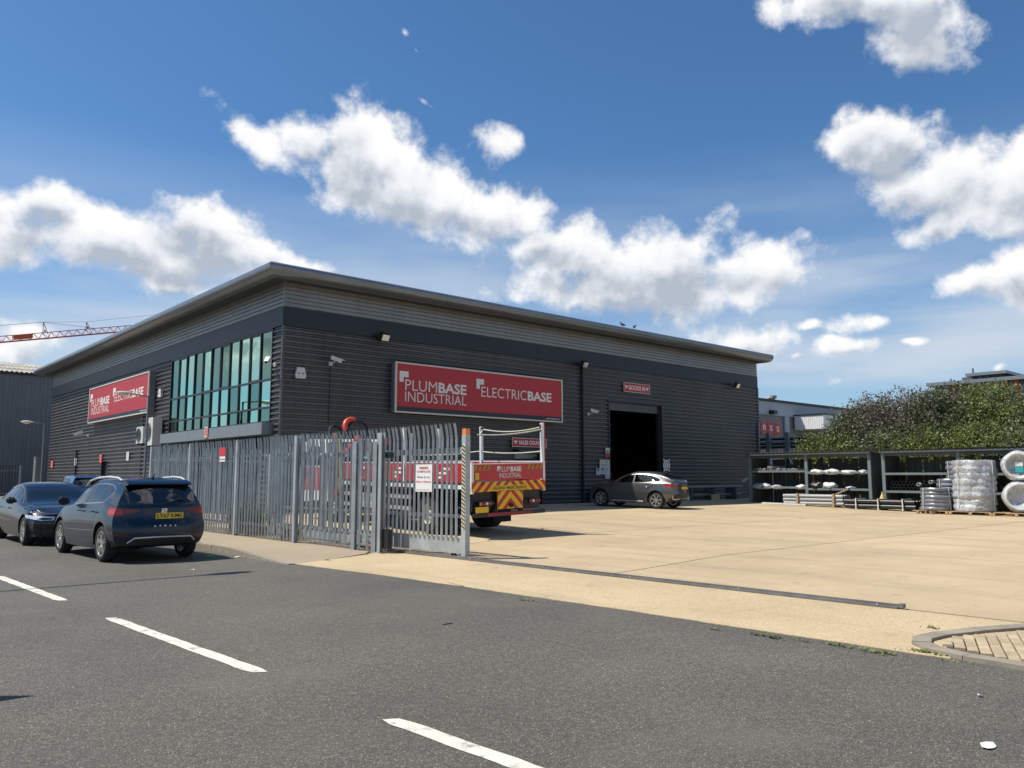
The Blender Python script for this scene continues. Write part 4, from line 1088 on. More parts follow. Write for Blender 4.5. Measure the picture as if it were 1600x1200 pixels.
def gate():
    B0 = G(727, 874); d = np.array((-.047, 1.0)); d /= np.linalg.norm(d); q = np.array((-d[1], d[0]))
    L = 8.0; A = np.array((B0[0], B0[1]))
    t = thing('sliding_gate', 'grey steel sliding gate slid open behind the fence, striped end post', 'gate', (A[0], A[1], 0))
    def pt(s, z, off=0.): p = A + d * s + q * off; return (p[0], p[1], z)
    MB().bar(pt(.06, .25), pt(L, .25), .08, .30).build('bottom_beam', M['galvd'], t)
    MB().bar(pt(.06, 2.12), pt(L, 2.12), .06, .12).build('top_rail', M['galvd'], t)
    MB().bar(pt(.06, .82), pt(L, .82), .05, .06).build('middle_rail', M['galvd'], t)
    ep = MB().obox(pt(0, 1.24), d3(d) * .06, d3(q) * .06, (0, 0, 1.19)).build('end_post', M['galvd'], t)
    tag(ep, 'gate end post with black and yellow striped tape')
    MB().obox(pt(0, 2.49), d3(d) * .055, d3(q) * .055, (0, 0, .06)).build('reflector_cap', M['amber'], t)
    MB().obox(pt(L, 1.15), d3(d) * .06, d3(q) * .05, (0, 0, 1.05)).build('end_post', M['galvd'], t)
    for s in (2.6, 5.3): MB().obox(pt(s, 1.2), d3(d) * .03, d3(q) * .03, (0, 0, .9)).build('stiffener', M['galvd'], t)
    ang = math.atan2(d[1], d[0]); n = int((L - .2) / .152)
    for i in range(n):
        s = .20 + i * .152; p = pt(s, .42, .062)
        o = link('pale', PALE_G, t, (p[0] - A[0], p[1] - A[1], .40)); o.rotation_euler = (random.gauss(0, .003), random.gauss(0, .004), ang + math.pi)
    # striped tape on the end post: slanted bands
    w = .045
    for k in range(22):
        z = .62 + k * .075
        c = np.array(pt(0, z, .0655)); a = d3(d) * w; up = np.array((0, 0, .019)); sk = np.array((0, 0, .03))
        MB().add([c - a - up - sk, c + a - up + sk, c + a + up + sk, c - a + up - sk], [(0, 1, 2, 3)]).build('tape_stripe', M['ink'], t)
    c = np.array(pt(0, 1.41, .0635)); MB().obox(c, d3(d) * .046, d3(q) * .001, (0, 0, .84)).build('tape', pm('pale yellow tape', (.66, .60, .38), .5, var=.1, vs=9), t)
    for s in (.35, 4, 7.6): MB().lathe([(.03, -.03), (.06, -.03), (.06, .03), (.03, .03)], pt(s, .08), 'x', 14, close=True).build('wheel', M['dark'], t)
    return t, A, d, q
def d3(v): return np.array((v[0], v[1], 0.))
GATE, gP, gd, gq = gate()
# notices hung on fence and gate
def hang(name, label, px0, py0, px1, py1, P, d, q, face, words=(), marks=(), edge=None):
    """flat board on the line P + s d, moved out by q"""
    P2 = np.array(P) + np.array(q)
    def hit(px, py):
        r = ray(px, py); n = np.array((-d[1], d[0])); tt = (P2 @ n) / (r[:2] @ n); return CAM + r * tt
    a, b = hit(px0, py1), hit(px1, py0); u = d3(-np.array(d)); w = (b - a) @ u
    nn = np.array((-u[1], u[0], 0)); nn = nn if nn @ (CAM - a) > 0 else -nn
    return small_sign(name, label, a, u, Z1, nn, w, b[2] - a[2], face, words, edge, 'notice', .006, marks)
RI = M['redink']
hang('gate_notice', 'white board with faint red print tied to the sliding gate', 649.5, 725.5, 675.5, 768, gP, gd, gq * .14, M['white'],
     [('WARNING', .22, .78, .83, .92, .02, RI), ('AUTOMATIC GATES', .08, .92, .70, .78, .01, RI), ('Please do not', .12, .88, .50, .58, 0, M['ink']), ('Park or Obstruct', .06, .94, .33, .41, .01, RI)], lines(1, .06, .94, .06, .10, RI, 8))
hang('fence_notice', 'bright red notice tied to the pavement fence pales', 343, 699, 352.5, 712.5, FA, dirf, np.array((-.13, 0)), M['redn'])
hang('fence_notice', 'small white notice below the red one on the pavement fence', 343.2, 712.8, 352.2, 721.5, FA, dirf, np.array((-.13, 0)), M['white'], marks=[([(.0, .36), (1, .36), (1, .5), (0, .5)], M['redn'])])
# ------------------------------------------------------------------ cars
def interp(tab):
    xs = [a for a, _ in tab]; ys = [b for _, b in tab]
    if xs[0] > xs[-1]: xs, ys = xs[::-1], ys[::-1]
    xs, ys = np.array(xs, float), np.array(ys, float); n = len(xs)
    h = np.diff(xs); dl = np.diff(ys) / h; mm = np.zeros(n)
    mm[0], mm[-1] = dl[0], dl[-1]
    for i in range(1, n - 1):
        if dl[i - 1] * dl[i] > 0:
            w1, w2 = 2 * h[i] + h[i - 1], h[i] + 2 * h[i - 1]; mm[i] = (w1 + w2) / (w1 / dl[i - 1] + w2 / dl[i])
    def f(x):
        x = min(max(x, xs[0]), xs[-1]); i = min(max(int(np.searchsorted(xs, x)) - 1, 0), n - 2); t = (x - xs[i]) / h[i]
        return ((1 + 2 * t) * (1 - t) ** 2 * ys[i] + t * (1 - t) ** 2 * h[i] * mm[i] + t * t * (3 - 2 * t) * ys[i + 1] + t * t * (t - 1) * h[i] * mm[i + 1])
    return f
def car_shell(S):
    f = {k: interp(S[k]) for k in ('top', 'belt', 'wbelt', 'wmid', 'zmid', 'wbot', 'zbot', 'wtop', 'crown')}
    rp, fp = interp(S['rear']), interp(S['front'])
    xr, xf, rr, rf = S['xr'], S['xf'], S['rr'], S['rf']
    W = max(v for _, v in S['wmid'])
    def deform(x, y, z):
        w = sstep((rr - x) / (rr - xr)) if x < rr else 0
        x2 = x
        if w: x2 += w * (rp(z) - xr) + S['rcurve'] * w * (abs(y) / W) ** 2.6
        w = sstep((x - rf) / (xf - rf)) if x > rf else 0
        if w: x2 += w * (fp(z) - xf) - S['fcurve'] * w * (abs(y) / W) ** 2.4
        return (x2, y, z)
    nb, ns, ng, nr = 3, 14, 9, 9
    def section(x):
        top, belt, wb, wm, zm, wo, zb, wt, cr = (f[k](x) for k in ('top', 'belt', 'wbelt', 'wmid', 'zmid', 'wbot', 'zbot', 'wtop', 'crown'))
        edge = max(top - cr, belt + .012)
        pts = [(wo * i / nb, zb) for i in range(nb)]
        ctrl = interp([(zb, wo), (zb + (zm - zb) * .45, wo + (wm - wo) * .8), (zm, wm), (zm + (belt - zm) * .55, wm - (wm - wb) * .35), (belt, wb)])
        for i in range(ns):
            z = zb + (belt - zb) * i / ns; pts.append((ctrl(z), z))
        wt2 = min(wt, wb - .01)
        for i in range(ng):
            t = i / ng; z = belt + (edge - belt) * t
            pts.append((wb + (wt2 - wb) * (t ** 1.12), z))
        for i in range(nr + 1):
            a = math.pi / 2 * i / nr
            pts.append((wt2 * max(0, math.cos(a)) ** .62, edge + (top - edge) * math.sin(a) ** .75))
        return pts
    n1 = 84
    xs = [xr + (xf - xr) * (.5 - .5 * math.cos(math.pi * i / n1)) * .45 + (xf - xr) * i / n1 * .55 for i in range(n1 + 1)]
    bm = bmesh.new(); rows = []
    for x in xs:
        half = section(x)
        ring = [(y, z) for y, z in half] + [(-y, z) for y, z in half[-2:0:-1]]
        rows.append([bm.verts.new(deform(x, y, z)) for y, z in ring])
    n = len(rows[0])
    for a, b in zip(rows[:-1], rows[1:]):
        for k in range(n):
            k2 = (k + 1) % n
            try: bm.faces.new((a[k], a[k2], b[k2], b[k]))
            except ValueError: pass
    for row, x in ((rows[0], xs[0]), (rows[-1], xs[-1])):       # end caps, gridded
        half = section(x); lo, hi = nb, len(half) - 1; C = 12; grid = []
        for i in range(lo, hi):
            y, z = half[i]; r = row[i]; l = row[n - i]
            line = [l] + [bm.verts.new(deform(x, -y + 2 * y * c / C, z)) for c in range(1, C)] + [r]; grid.append(line)
        for a, b in zip(grid[:-1], grid[1:]):
            for c in range(C): bm.faces.new((a[c], a[c + 1], b[c + 1], b[c]))
        top = grid[-1]
        for c in range(C // 2): bm.faces.new((top[c], top[c + 1], row[hi])) 
        for c in range(C // 2, C): bm.faces.new((top[c], top[c + 1], row[hi]))
        bot = grid[0]; bb = [row[n - i] for i in range(nb, 0, -1)] + [row[0]] + [row[i] for i in range(1, nb + 1)]
        bm.faces.new([v for v in bot] + [v for v in bb[::-1][1:-1]])
    bmesh.ops.remove_doubles(bm, verts=bm.verts, dist=.0008)
    bmesh.ops.recalc_face_normals(bm, faces=bm.faces)
    return bm
def in_poly(q, poly):
    c = False; j = len(poly) - 1
    for i in range(len(poly)):
        if (poly[i][1] > q[1]) != (poly[j][1] > q[1]) and q[0] < (poly[j][0] - poly[i][0]) * (q[1] - poly[i][1]) / (poly[j][1] - poly[i][1]) + poly[i][0]: c = not c
        j = i
    return c
AX = {'side': (0, 2, 1), 'end': (1, 2, 0), 'top': (0, 1, 2)}
def knife(bm, view, poly, cond):
    """cut the outline of poly (seen along one axis) into the shell, return the faces inside"""
    i, j, k = AX[view]
    us, vs = [p[0] for p in poly], [p[1] for p in poly]; mg = .05
    lo_u, hi_u, lo_v, hi_v = min(us) - mg, max(us) + mg, min(vs) - mg, max(vs) + mg
    cand = set()
    for fc in bm.faces:
        c = fc.calc_center_median()
        if lo_u - .12 < c[i] < hi_u + .12 and lo_v - .12 < c[j] < hi_v + .12 and cond(c, fc.normal): cand.add(fc)
    for a, b in zip(poly, poly[1:] + poly[:1]):
        lo0, hi0, lo1, hi1 = min(a[0], b[0]) - .002, max(a[0], b[0]) + .002, min(a[1], b[1]) - .002, max(a[1], b[1]) + .002
        fs = []
        for fc in cand:                 # only faces that the edge itself comes near
            p0 = [v.co[i] for v in fc.verts]; p1 = [v.co[j] for v in fc.verts]
            if max(p0) > lo0 and min(p0) < hi0 and max(p1) > lo1 and min(p1) < hi1: fs.append(fc)
        if not fs: continue
        co, no = [0, 0, 0], [0, 0, 0]; co[i], co[j] = a; no[i], no[j] = -(b[1] - a[1]), b[0] - a[0]
        es = {e for fc in fs for e in fc.edges}; vv = {v for fc in fs for v in fc.verts}
        r = bmesh.ops.bisect_plane(bm, geom=list(fs) + list(es) + list(vv), plane_co=co, plane_no=no, dist=1e-5)
        cand = {fc for fc in cand if fc.is_valid} | {g for g in r['geom'] if isinstance(g, bmesh.types.BMFace) and g.is_valid}
    return [fc for fc in cand if cond(fc.calc_center_median(), fc.normal) and in_poly((fc.calc_center_median()[i], fc.calc_center_median()[j]), poly)]
def circ(cx, cz, r, n=26): return [(cx + r * math.cos(2 * math.pi * k / n), cz + r * math.sin(2 * math.pi * k / n)) for k in range(n)]
def strip(pts, w):
    """thin polygon along a polyline"""
    L_, R_ = [], []
    for k, p in enumerate(pts):
        a, b = np.array(pts[max(k - 1, 0)]), np.array(pts[min(k + 1, len(pts) - 1)]); t = (b - a) / np.linalg.norm(b - a); q = np.array((-t[1], t[0])) * w / 2
        L_.append(tuple(np.array(p) + q)); R_.append(tuple(np.array(p) - q))
    return [(float(a), float(b)) for a, b in L_ + R_[::-1]]
def wheel_obj(parent, x, y, r, w, spokes, rim_m, rim_d, style=0):
    s = 1 if y > 0 else -1
    ri = r * .70
    prof = [(ri, -w / 2 + .01), (ri + .02, -w / 2), (r - .035, -w / 2 + .004), (r - .008, -w / 2 + .028), (r, -w / 4), (r, w / 4), (r - .008, w / 2 - .028), (r - .035, w / 2 - .004), (ri + .02, w / 2), (ri, w / 2 - .01)]
    wo = MB().lathe(prof, (0, 0, 0), 'y', 36, close=True).build('wheel', M['rubber'], parent, local=True, smooth=40)
    wo.location = (x, y, r)
    yo = s * (w / 2 - .022)
    rm = MB().lathe([(ri + .004, yo + s * .012), (ri - .022, yo + s * .010), (ri - .03, yo - s * .05), (ri - .04, -s * w / 2 * .8), (ri, -s * w / 2 * .8)], (0, 0, 0), 'y', 36)
    rm.lathe([(0, yo - s * .004), (.05, yo - s * .004), (.066, yo - s * .02)], (0, 0, 0), 'y', 18)
    for k in range(spokes):
        a = 2 * math.pi * k / spokes + .3
        for da in ((-.13, .13) if style == 0 else (-.07, .07)):
            p0 = (.05 * math.cos(a + da * 1.5), yo - s * .012, .05 * math.sin(a + da * 1.5)); p1 = ((ri - .015) * math.cos(a + da), yo - s * .006, (ri - .015) * math.sin(a + da))
            rm.bar(p0, p1, .022 if style == 0 else .03, .024, (0, 1, 0))
    rm.build('rim', rim_m, wo, local=True, smooth=35)
    MB().lathe([(0, -s * .02), (ri - .05, -s * .02)], (0, 0, 0), 'y', 24).build('brake_disc', rim_d, wo, local=True)
    return wo
def car(name, label, S, paint, loc, rotz, cat='car', group=None):
    t = thing(name, label, cat, loc, rotz, group)
    bm = car_shell(S)
    lay = bm.faces.layers.int.new('reg')
    regs = [('body', paint)]
    wb, R, arch = S['wb'], S['R'], S['arch']
    sidec = lambda c, n: abs(c[1]) > .42 and abs(n[1]) > .22
    lowc = lambda c, n: abs(c[1]) > .42
    def region(nm, mt, view, poly, cond, label=None):
        regs.append((nm, mt)); k = len(regs) - 1
        for fc in knife(bm, view, poly, cond): fc[lay] = k
    for (nm, mt, view, poly, *c) in S['regions']:
        cond = c[0] if c else {'side': sidec, 'end': lambda c, n: abs(n[0]) > .12}[view]
        region(nm, M[mt] if isinstance(mt, str) else mt, view, poly, cond)
    for xa in (-wb / 2, wb / 2):
        if S.get('archtrim'): region('arch_trim', M[S['archtrim']], 'side', circ(xa, R + .01, arch + .055), sidec)
    dele = []
    for xa in (-wb / 2, wb / 2): dele += knife(bm, 'side', circ(xa, R + .01, arch), lowc)
    bmesh.ops.delete(bm, geom=list(set(dele)), context='FACES')
    # split into parts: one mesh per region and side
    bm.verts.index_update()
    groups = {}
    for fc in bm.faces:
        k = fc[lay]; nm = regs[k][0]; c = fc.calc_center_median()
        sd_ = (1 if c[1] > 0 else -1) if nm in S['mirror'] else 0
        groups.setdefault((k, sd_), []).append(fc)
    body = None
    for (k, sd_), fcs in sorted(groups.items()):
        nm, mt = regs[k]; vi, vs, fs = {}, [], []
        for fc in fcs:
            f_ = []
            for v in fc.verts:
                if v.index not in vi or True:
                    key = v.index
                    if key not in vi: vi[key] = len(vs); vs.append(v.co[:])
                    f_.append(vi[key])
            fs.append(tuple(f_))
        me = bpy.data.meshes.new(nm); me.from_pydata(vs, [], fs); me.materials.append(mt)
        me.polygons.foreach_set('use_smooth', [True] * len(fs)); me.set_sharp_from_angle(angle=math.radians(32)); me.update()
        link(nm, me, t)
    bm.free()
    # wheel housings, wheels, cabin
    for xa in (-wb / 2, wb / 2):
        for s in (-1, 1):
            pr = [(arch + .002, s * .45), (arch + .002, s * (S['W'] - .03))]
            h = MB().lathe([(.02, s * .45)] + pr, (xa, 0, R + .01), 'y', 26)
            h.v = [(a, b, max(c, S['zb'] + .06)) for a, b, c in h.v]; h.f = [f_ for f_ in h.f if any(h.v[i][2] > S['zb'] + .061 for i in f_)]; h.mi = [0] * len(h.f)
            h.build('wheel_housing', M['black'], t, local=True, smooth=True)
            wheel_obj(t, xa, s * (S['W'] - S['tw'] / 2 - .035), R, S['tw'], S['spokes'], M[S['rim']], M['dark'], S.get('rimstyle', 0))
    cab = MB().box((-1.5, -.66, S['zb'] + .12), (.95, .66, S['zb'] + .30)); cab.build('cabin_floor', M['black'], t, local=True)
    for x in (.15, -.85):
        for y in (-.37, .37):
            q = MB().box((x - .05, y - .25, .45), (x + .45, y + .25, .68)); q.obox((x - .1, y, .92), (.07, 0, .02), (0, .23, 0), (-.06, 0, .30)); q.obox((x - .19, y, 1.26), (.045, 0, 0), (0, .12, 0), (-.01, 0, .09))
            q.build('seat', M['black'], t, local=True)
    # extras
    for (nm, mt, fn) in S['extras']:
        mb = MB(); fn(mb); o = mb.build(nm, M[mt] if isinstance(mt, str) else mt, t, local=True, smooth=35)
    return t
def mirror_pair(x, y, z, mt='black'):
    out = []
    for s in (-1, 1):
        def fn(mb, s=s):
            mb.tube([(x + .02, s * (y + .02), z - .02), (x, s * (y + .06), z), (x - .01, s * (y + .10), z + .01), (x - .015, s * (y + .19), z + .02), (x - .02, s * (y + .24), z + .02)], [.02, .05, .085, .085, .03], 12)
            mb.v = [(a if a > x - .04 else x - .04, b, c) for a, b, c in mb.v]
        out.append(('door_mirror', mt, fn))
    return out
def plate_fn(x, y, z, txt, front=False, w=.52, h=.111):
    sx = 1 if front else -1
    def board(mb): mb.obox((x, y, z), (.006, 0, 0), (0, w / 2, 0), (0, 0, h / 2))
    def letters(mb): lettering(mb, txt, (x + sx * .009, y + (w * .45 if sx < 0 else -w * .45), z - h * .33), (0, -1 if sx < 0 else 1, 0), (0, 0, 1), w * .9, h * .66, .015)
    return board, letters

def inset(poly, d):
    n = len(poly); out = []
    for i in range(n):
        a, b, e = np.array(poly[i - 1]), np.array(poly[i]), np.array(poly[(i + 1) % n]); t1 = (b - a) / np.linalg.norm(b - a); t2 = (e - b) / np.linalg.norm(e - b)
        q = np.array((-t1[1], t1[0])) + np.array((-t2[1], t2[0])); q /= np.linalg.norm(q)
        out.append((float(b[0] + q[0] * d), float(b[1] + q[1] * d)))
    return out
def suv_spec():
    S = dict(xr=-1.72, xf=2.06, rr=-1.0, rf=1.55, rcurve=.27, fcurve=.34, wb=2.64, R=.345, arch=.405, W=.92, tw=.225, zb=.24, spokes=5, rim='alloy',
        top=[(2.06, .80), (1.9, .93), (1.5, 1.02), (1.0, 1.085), (.78, 1.16), (.25, 1.44), (0, 1.535), (-.4, 1.585), (-.9, 1.59), (-1.4, 1.565), (-1.72, 1.52)],
        crown=[(2.06, .05), (1.5, .06), (.8, .07), (0, .09), (-1.2, .08), (-1.72, .07)],
        belt=[(2.06, .70), (1.6, .90), (1.0, .985), (.4, 1.01), (-.6, 1.045), (-1.3, 1.085), (-1.72, 1.10)],
        wbelt=[(2.06, .74), (1.5, .81), (.9, .845), (0, .865), (-1.2, .85), (-1.72, .79)],
        wmid=[(2.06, .82), (1.6, .905), (0, .915), (-1.3, .92), (-1.72, .89)], zmid=[(2.06, .55), (0, .66), (-1.72, .68)],
        wbot=[(2.06, .74), (1.5, .84), (0, .855), (-1.72, .80)], zbot=[(2.06, .30), (1.5, .23), (0, .22), (-1.3, .24), (-1.72, .33)],
        wtop=[(2.06, .66), (1.5, .74), (.8, .74), (.1, .66), (-.5, .64), (-1.72, .60)],
        rear=[(.2, -2.06), (.34, -2.13), (.50, -2.19), (.66, -2.185), (.80, -2.13), (.92, -2.11), (1.04, -2.10), (1.12, -2.05), (1.46, -1.80), (1.52, -1.72), (1.6, -1.68)],
        front=[(.2, 2.04), (.4, 2.14), (.6, 2.17), (.8, 2.10), (.95, 2.04)])
    for k in ('wbelt', 'wmid', 'wbot', 'wtop'): S[k] = [(a, b * .968) for a, b in S[k]]
    S['W'] = .895
    dlo = [(.74, 1.045), (.40, 1.265), (.08, 1.41), (-.3, 1.465), (-.8, 1.475), (-1.18, 1.45), (-1.36, 1.40), (-1.45, 1.33), (-1.37, 1.22), (-1.22, 1.12), (-1.1, 1.10), (-.4, 1.075)]
    inn = inset(dlo, .014) if in_poly(inset(dlo, .014)[3], dlo) else inset(dlo, -.014)
    def clip(poly, x0, x1):
        out = []
        for i in range(len(poly)):
            a, b = poly[i], poly[(i + 1) % len(poly)]
            def ins(p): return x0 <= p[0] <= x1
            pts = [a] if ins(a) else []
            for xc in sorted((x0, x1), key=lambda q: abs(q - a[0])):
                if (a[0] - xc) * (b[0] - xc) < 0: t_ = (xc - a[0]) / (b[0] - a[0]); pts.append((xc, a[1] + t_ * (b[1] - a[1])))
            out += pts
        return out
    rearc = lambda c, n: c[0] < -1.3 and n[0] < -.1
    frontc = lambda c, n: c[0] > .1 and n[0] > .1
    S['regions'] = [
        ('window_trim', 'chrome', 'side', dlo), ('window_pillar', 'black', 'side', inn),
        ('side_window', 'glass_car', 'side', clip(inn, -.18, .8)), ('side_window', 'glass_car', 'side', clip(inn, -1.08, -.24)), ('quarter_window', 'glass_car', 'side', clip(inn, -1.5, -1.12)),
        ('rear_window', 'glass_car', 'end', [(-.70, 1.135), (-.60, 1.445), (.60, 1.445), (.70, 1.135), (.35, 1.105), (-.35, 1.105)], rearc),
        ('windscreen', 'glass_car', 'end', [(-.70, 1.10), (-.60, 1.46), (.60, 1.46), (.70, 1.10), (0, 1.08)], frontc),
        ('sill_cladding', S.get('cladm', 'cladg'), 'side', [(-2.2, .18), (-2.2, .385), (2.2, .385), (2.2, .18)]),
        ('bumper_cladding', 'black', 'end', [(-.95, .2), (-.95, .40), (-.62, .40), (-.56, .47), (.56, .47), (.62, .40), (.95, .40), (.95, .2)], lambda c, n: c[0] < -1.7),
        ('panel_gap', 'black', 'side', strip([(-.21, 1.06), (-.21, .40)], .010)), ('panel_gap', 'black', 'side', strip([(-1.02, 1.09), (-.95, .85), (-.9, .62)], .010)), ('panel_gap', 'black', 'side', strip([(.82, 1.0), (.86, .7), (.84, .40)], .010)),
        ('tailgate_gap', 'black', 'end', strip([(-.76, 1.10), (-.74, .92), (-.66, .80), (-.58, .56), (.58, .56), (.66, .80), (.74, .92), (.76, 1.10)], .011), rearc),
    ]
    for s in (-1, 1):
        S['regions'] += [('tail_lamp', 'redlamp', 'end', [(s * .45, .955), (s * .42, .985), (s * .62, 1.01), (s * .90, 1.045), (s * .93, .93), (s * .90, .865), (s * .72, .87), (s * .68, .90)], lambda c, n: c[0] < -1.6 and n[0] < .6),
                         ('lamp_glow', 'redlampb', 'end', [(s * .71, .90), (s * .71, .985), (s * .86, 1.01), (s * .88, .90)], lambda c, n: c[0] < -1.6 and n[0] < .6),  # brighter red outer block of the lens
                         ('fog_reflector', 'redlamp', 'end', [(s * .62, .505), (s * .62, .53), (s * .84, .535), (s * .84, .51)], lambda c, n: c[0] < -1.7)]
    S['mirror'] = ('side_window', 'quarter_window', 'window_trim', 'window_pillar', 'tail_lamp', 'lamp_glow', 'sill_cladding', 'fog_reflector', 'arch_trim')
    S['archtrim'] = 'cladg'
    pb, pl = plate_fn(-2.128, -.10, .865, 'LT67 KME')
    def rail(mb, s):
        mb.tube([(.35, s * .665, 1.40), (.1, s * .66, 1.515), (-.3, s * .645, 1.575), (-.9, s * .625, 1.595), (-1.35, s * .605, 1.575), (-1.55, s * .60, 1.53)], [.014, .024, .024, .024, .024, .014], 8)
    def badge(mb):
        for (a, b, c, d) in ((-.05, .05, .985, 1.0), (-.05, -.02, .965, .99), (-.05, .05, .955, .970), (.02, .05, .935, .96), (-.05, .05, .925, .94)): mb.obox((-2.118, (a + b) / 2, (c + d) / 2), (.006, 0, 0), (0, (b - a) / 2, 0), (0, 0, (d - c) / 2))
    def model(mb):
        for k, ch in enumerate('ATECA'): lettering(mb, ch, (-2.182, .20 - k * .095, .665), (0, -1, 0), (0, 0, 1), .04, .03, .02)
    def skid(mb):
        mb.tube([(-2.05, .62, .38), (-2.125, .52, .465), (-2.175, .25, .472), (-2.19, 0, .475), (-2.175, -.25, .472), (-2.125, -.52, .465), (-2.05, -.62, .38)], .016, 8)
    def spoiler(mb):
        mb.prism([(-1.62, 1.545), (-1.87, 1.478), (-1.89, 1.455), (-1.84, 1.435), (-1.74, 1.44), (-1.62, 1.47)], (0, -.60, 0), (1, 0, 0), (0, 0, 1), (0, 1.2, 0))
    S['extras'] = [('roof_rail', 'silver', lambda mb: rail(mb, 1)), ('roof_rail', 'silver', lambda mb: rail(mb, -1)), ('spoiler', 'BODY', spoiler),
        ('number_plate', 'plate_y', pb), ('plate_lettering', 'ink', pl), ('badge', 'chrome', badge), ('model_lettering', 'chrome', model), ('bumper_trim', 'alloy', skid),
        ('wiper', 'black', lambda mb: mb.tube([(-2.09, -.04, 1.10), (-2.03, -.3, 1.165), (-2.02, -.42, 1.17)], .012, 6)),
        ('antenna', 'black', lambda mb: mb.tube([(-1.45, 0, 1.56), (-1.55, 0, 1.66)], [.02, .006], 6))] + mirror_pair(.66, .86, 1.09)
    for x in (-.08, -.88):
        for s in (-1, 1): S['extras'].append(('door_handle', 'BODY', lambda mb, x=x, s=s: mb.tube([(x + .09, s * .893, .93), (x + .06, s * .918, .932), (x - .06, s * .918, .935), (x - .09, s * .893, .938)], .013, 6)))
    return S
M['cladg'] = pm('grey plastic cladding', (.085, .085, .083), .55, var=.08, vs=8)
M['paint_blue'] = pm('dark blue car paint', (.003, .015, .034), .28, .1, spec=.25, coat=.55, var=.05, vs=3)
M['paint_ink'] = pm('black blue car paint', (.004, .005, .010), .25, .1, spec=.25, coat=.55)
M['paint_grey'] = pm('grey car paint', (.105, .105, .10), .30, .6, coat=1.)
M['paint_sky'] = pm('mid blue car paint', (.03, .10, .24), .28, .4, coat=1.)
def fix(S, paint):
    S['extras'] = [(a, paint if b == 'BODY' else b, c) for a, b, c in S['extras']]
    return S
rl, rr_, fl = G(160, 878), G(288, 866), G(95, 863)
S = fix(suv_spec(), M['paint_blue'])
suva = math.radians(92.8); suvx = rl[0] - (math.cos(suva) * -1.32 - math.sin(suva) * .80); suvy = rl[1] - (math.sin(suva) * -1.32 + math.cos(suva) * .80)
car('parked_suv', 'dark blue SUV with silver roof rails and yellow rear plate parked at the kerb', S, M['paint_blue'], (suvx, suvy, .0), suva, group='cars parked along the kerb')

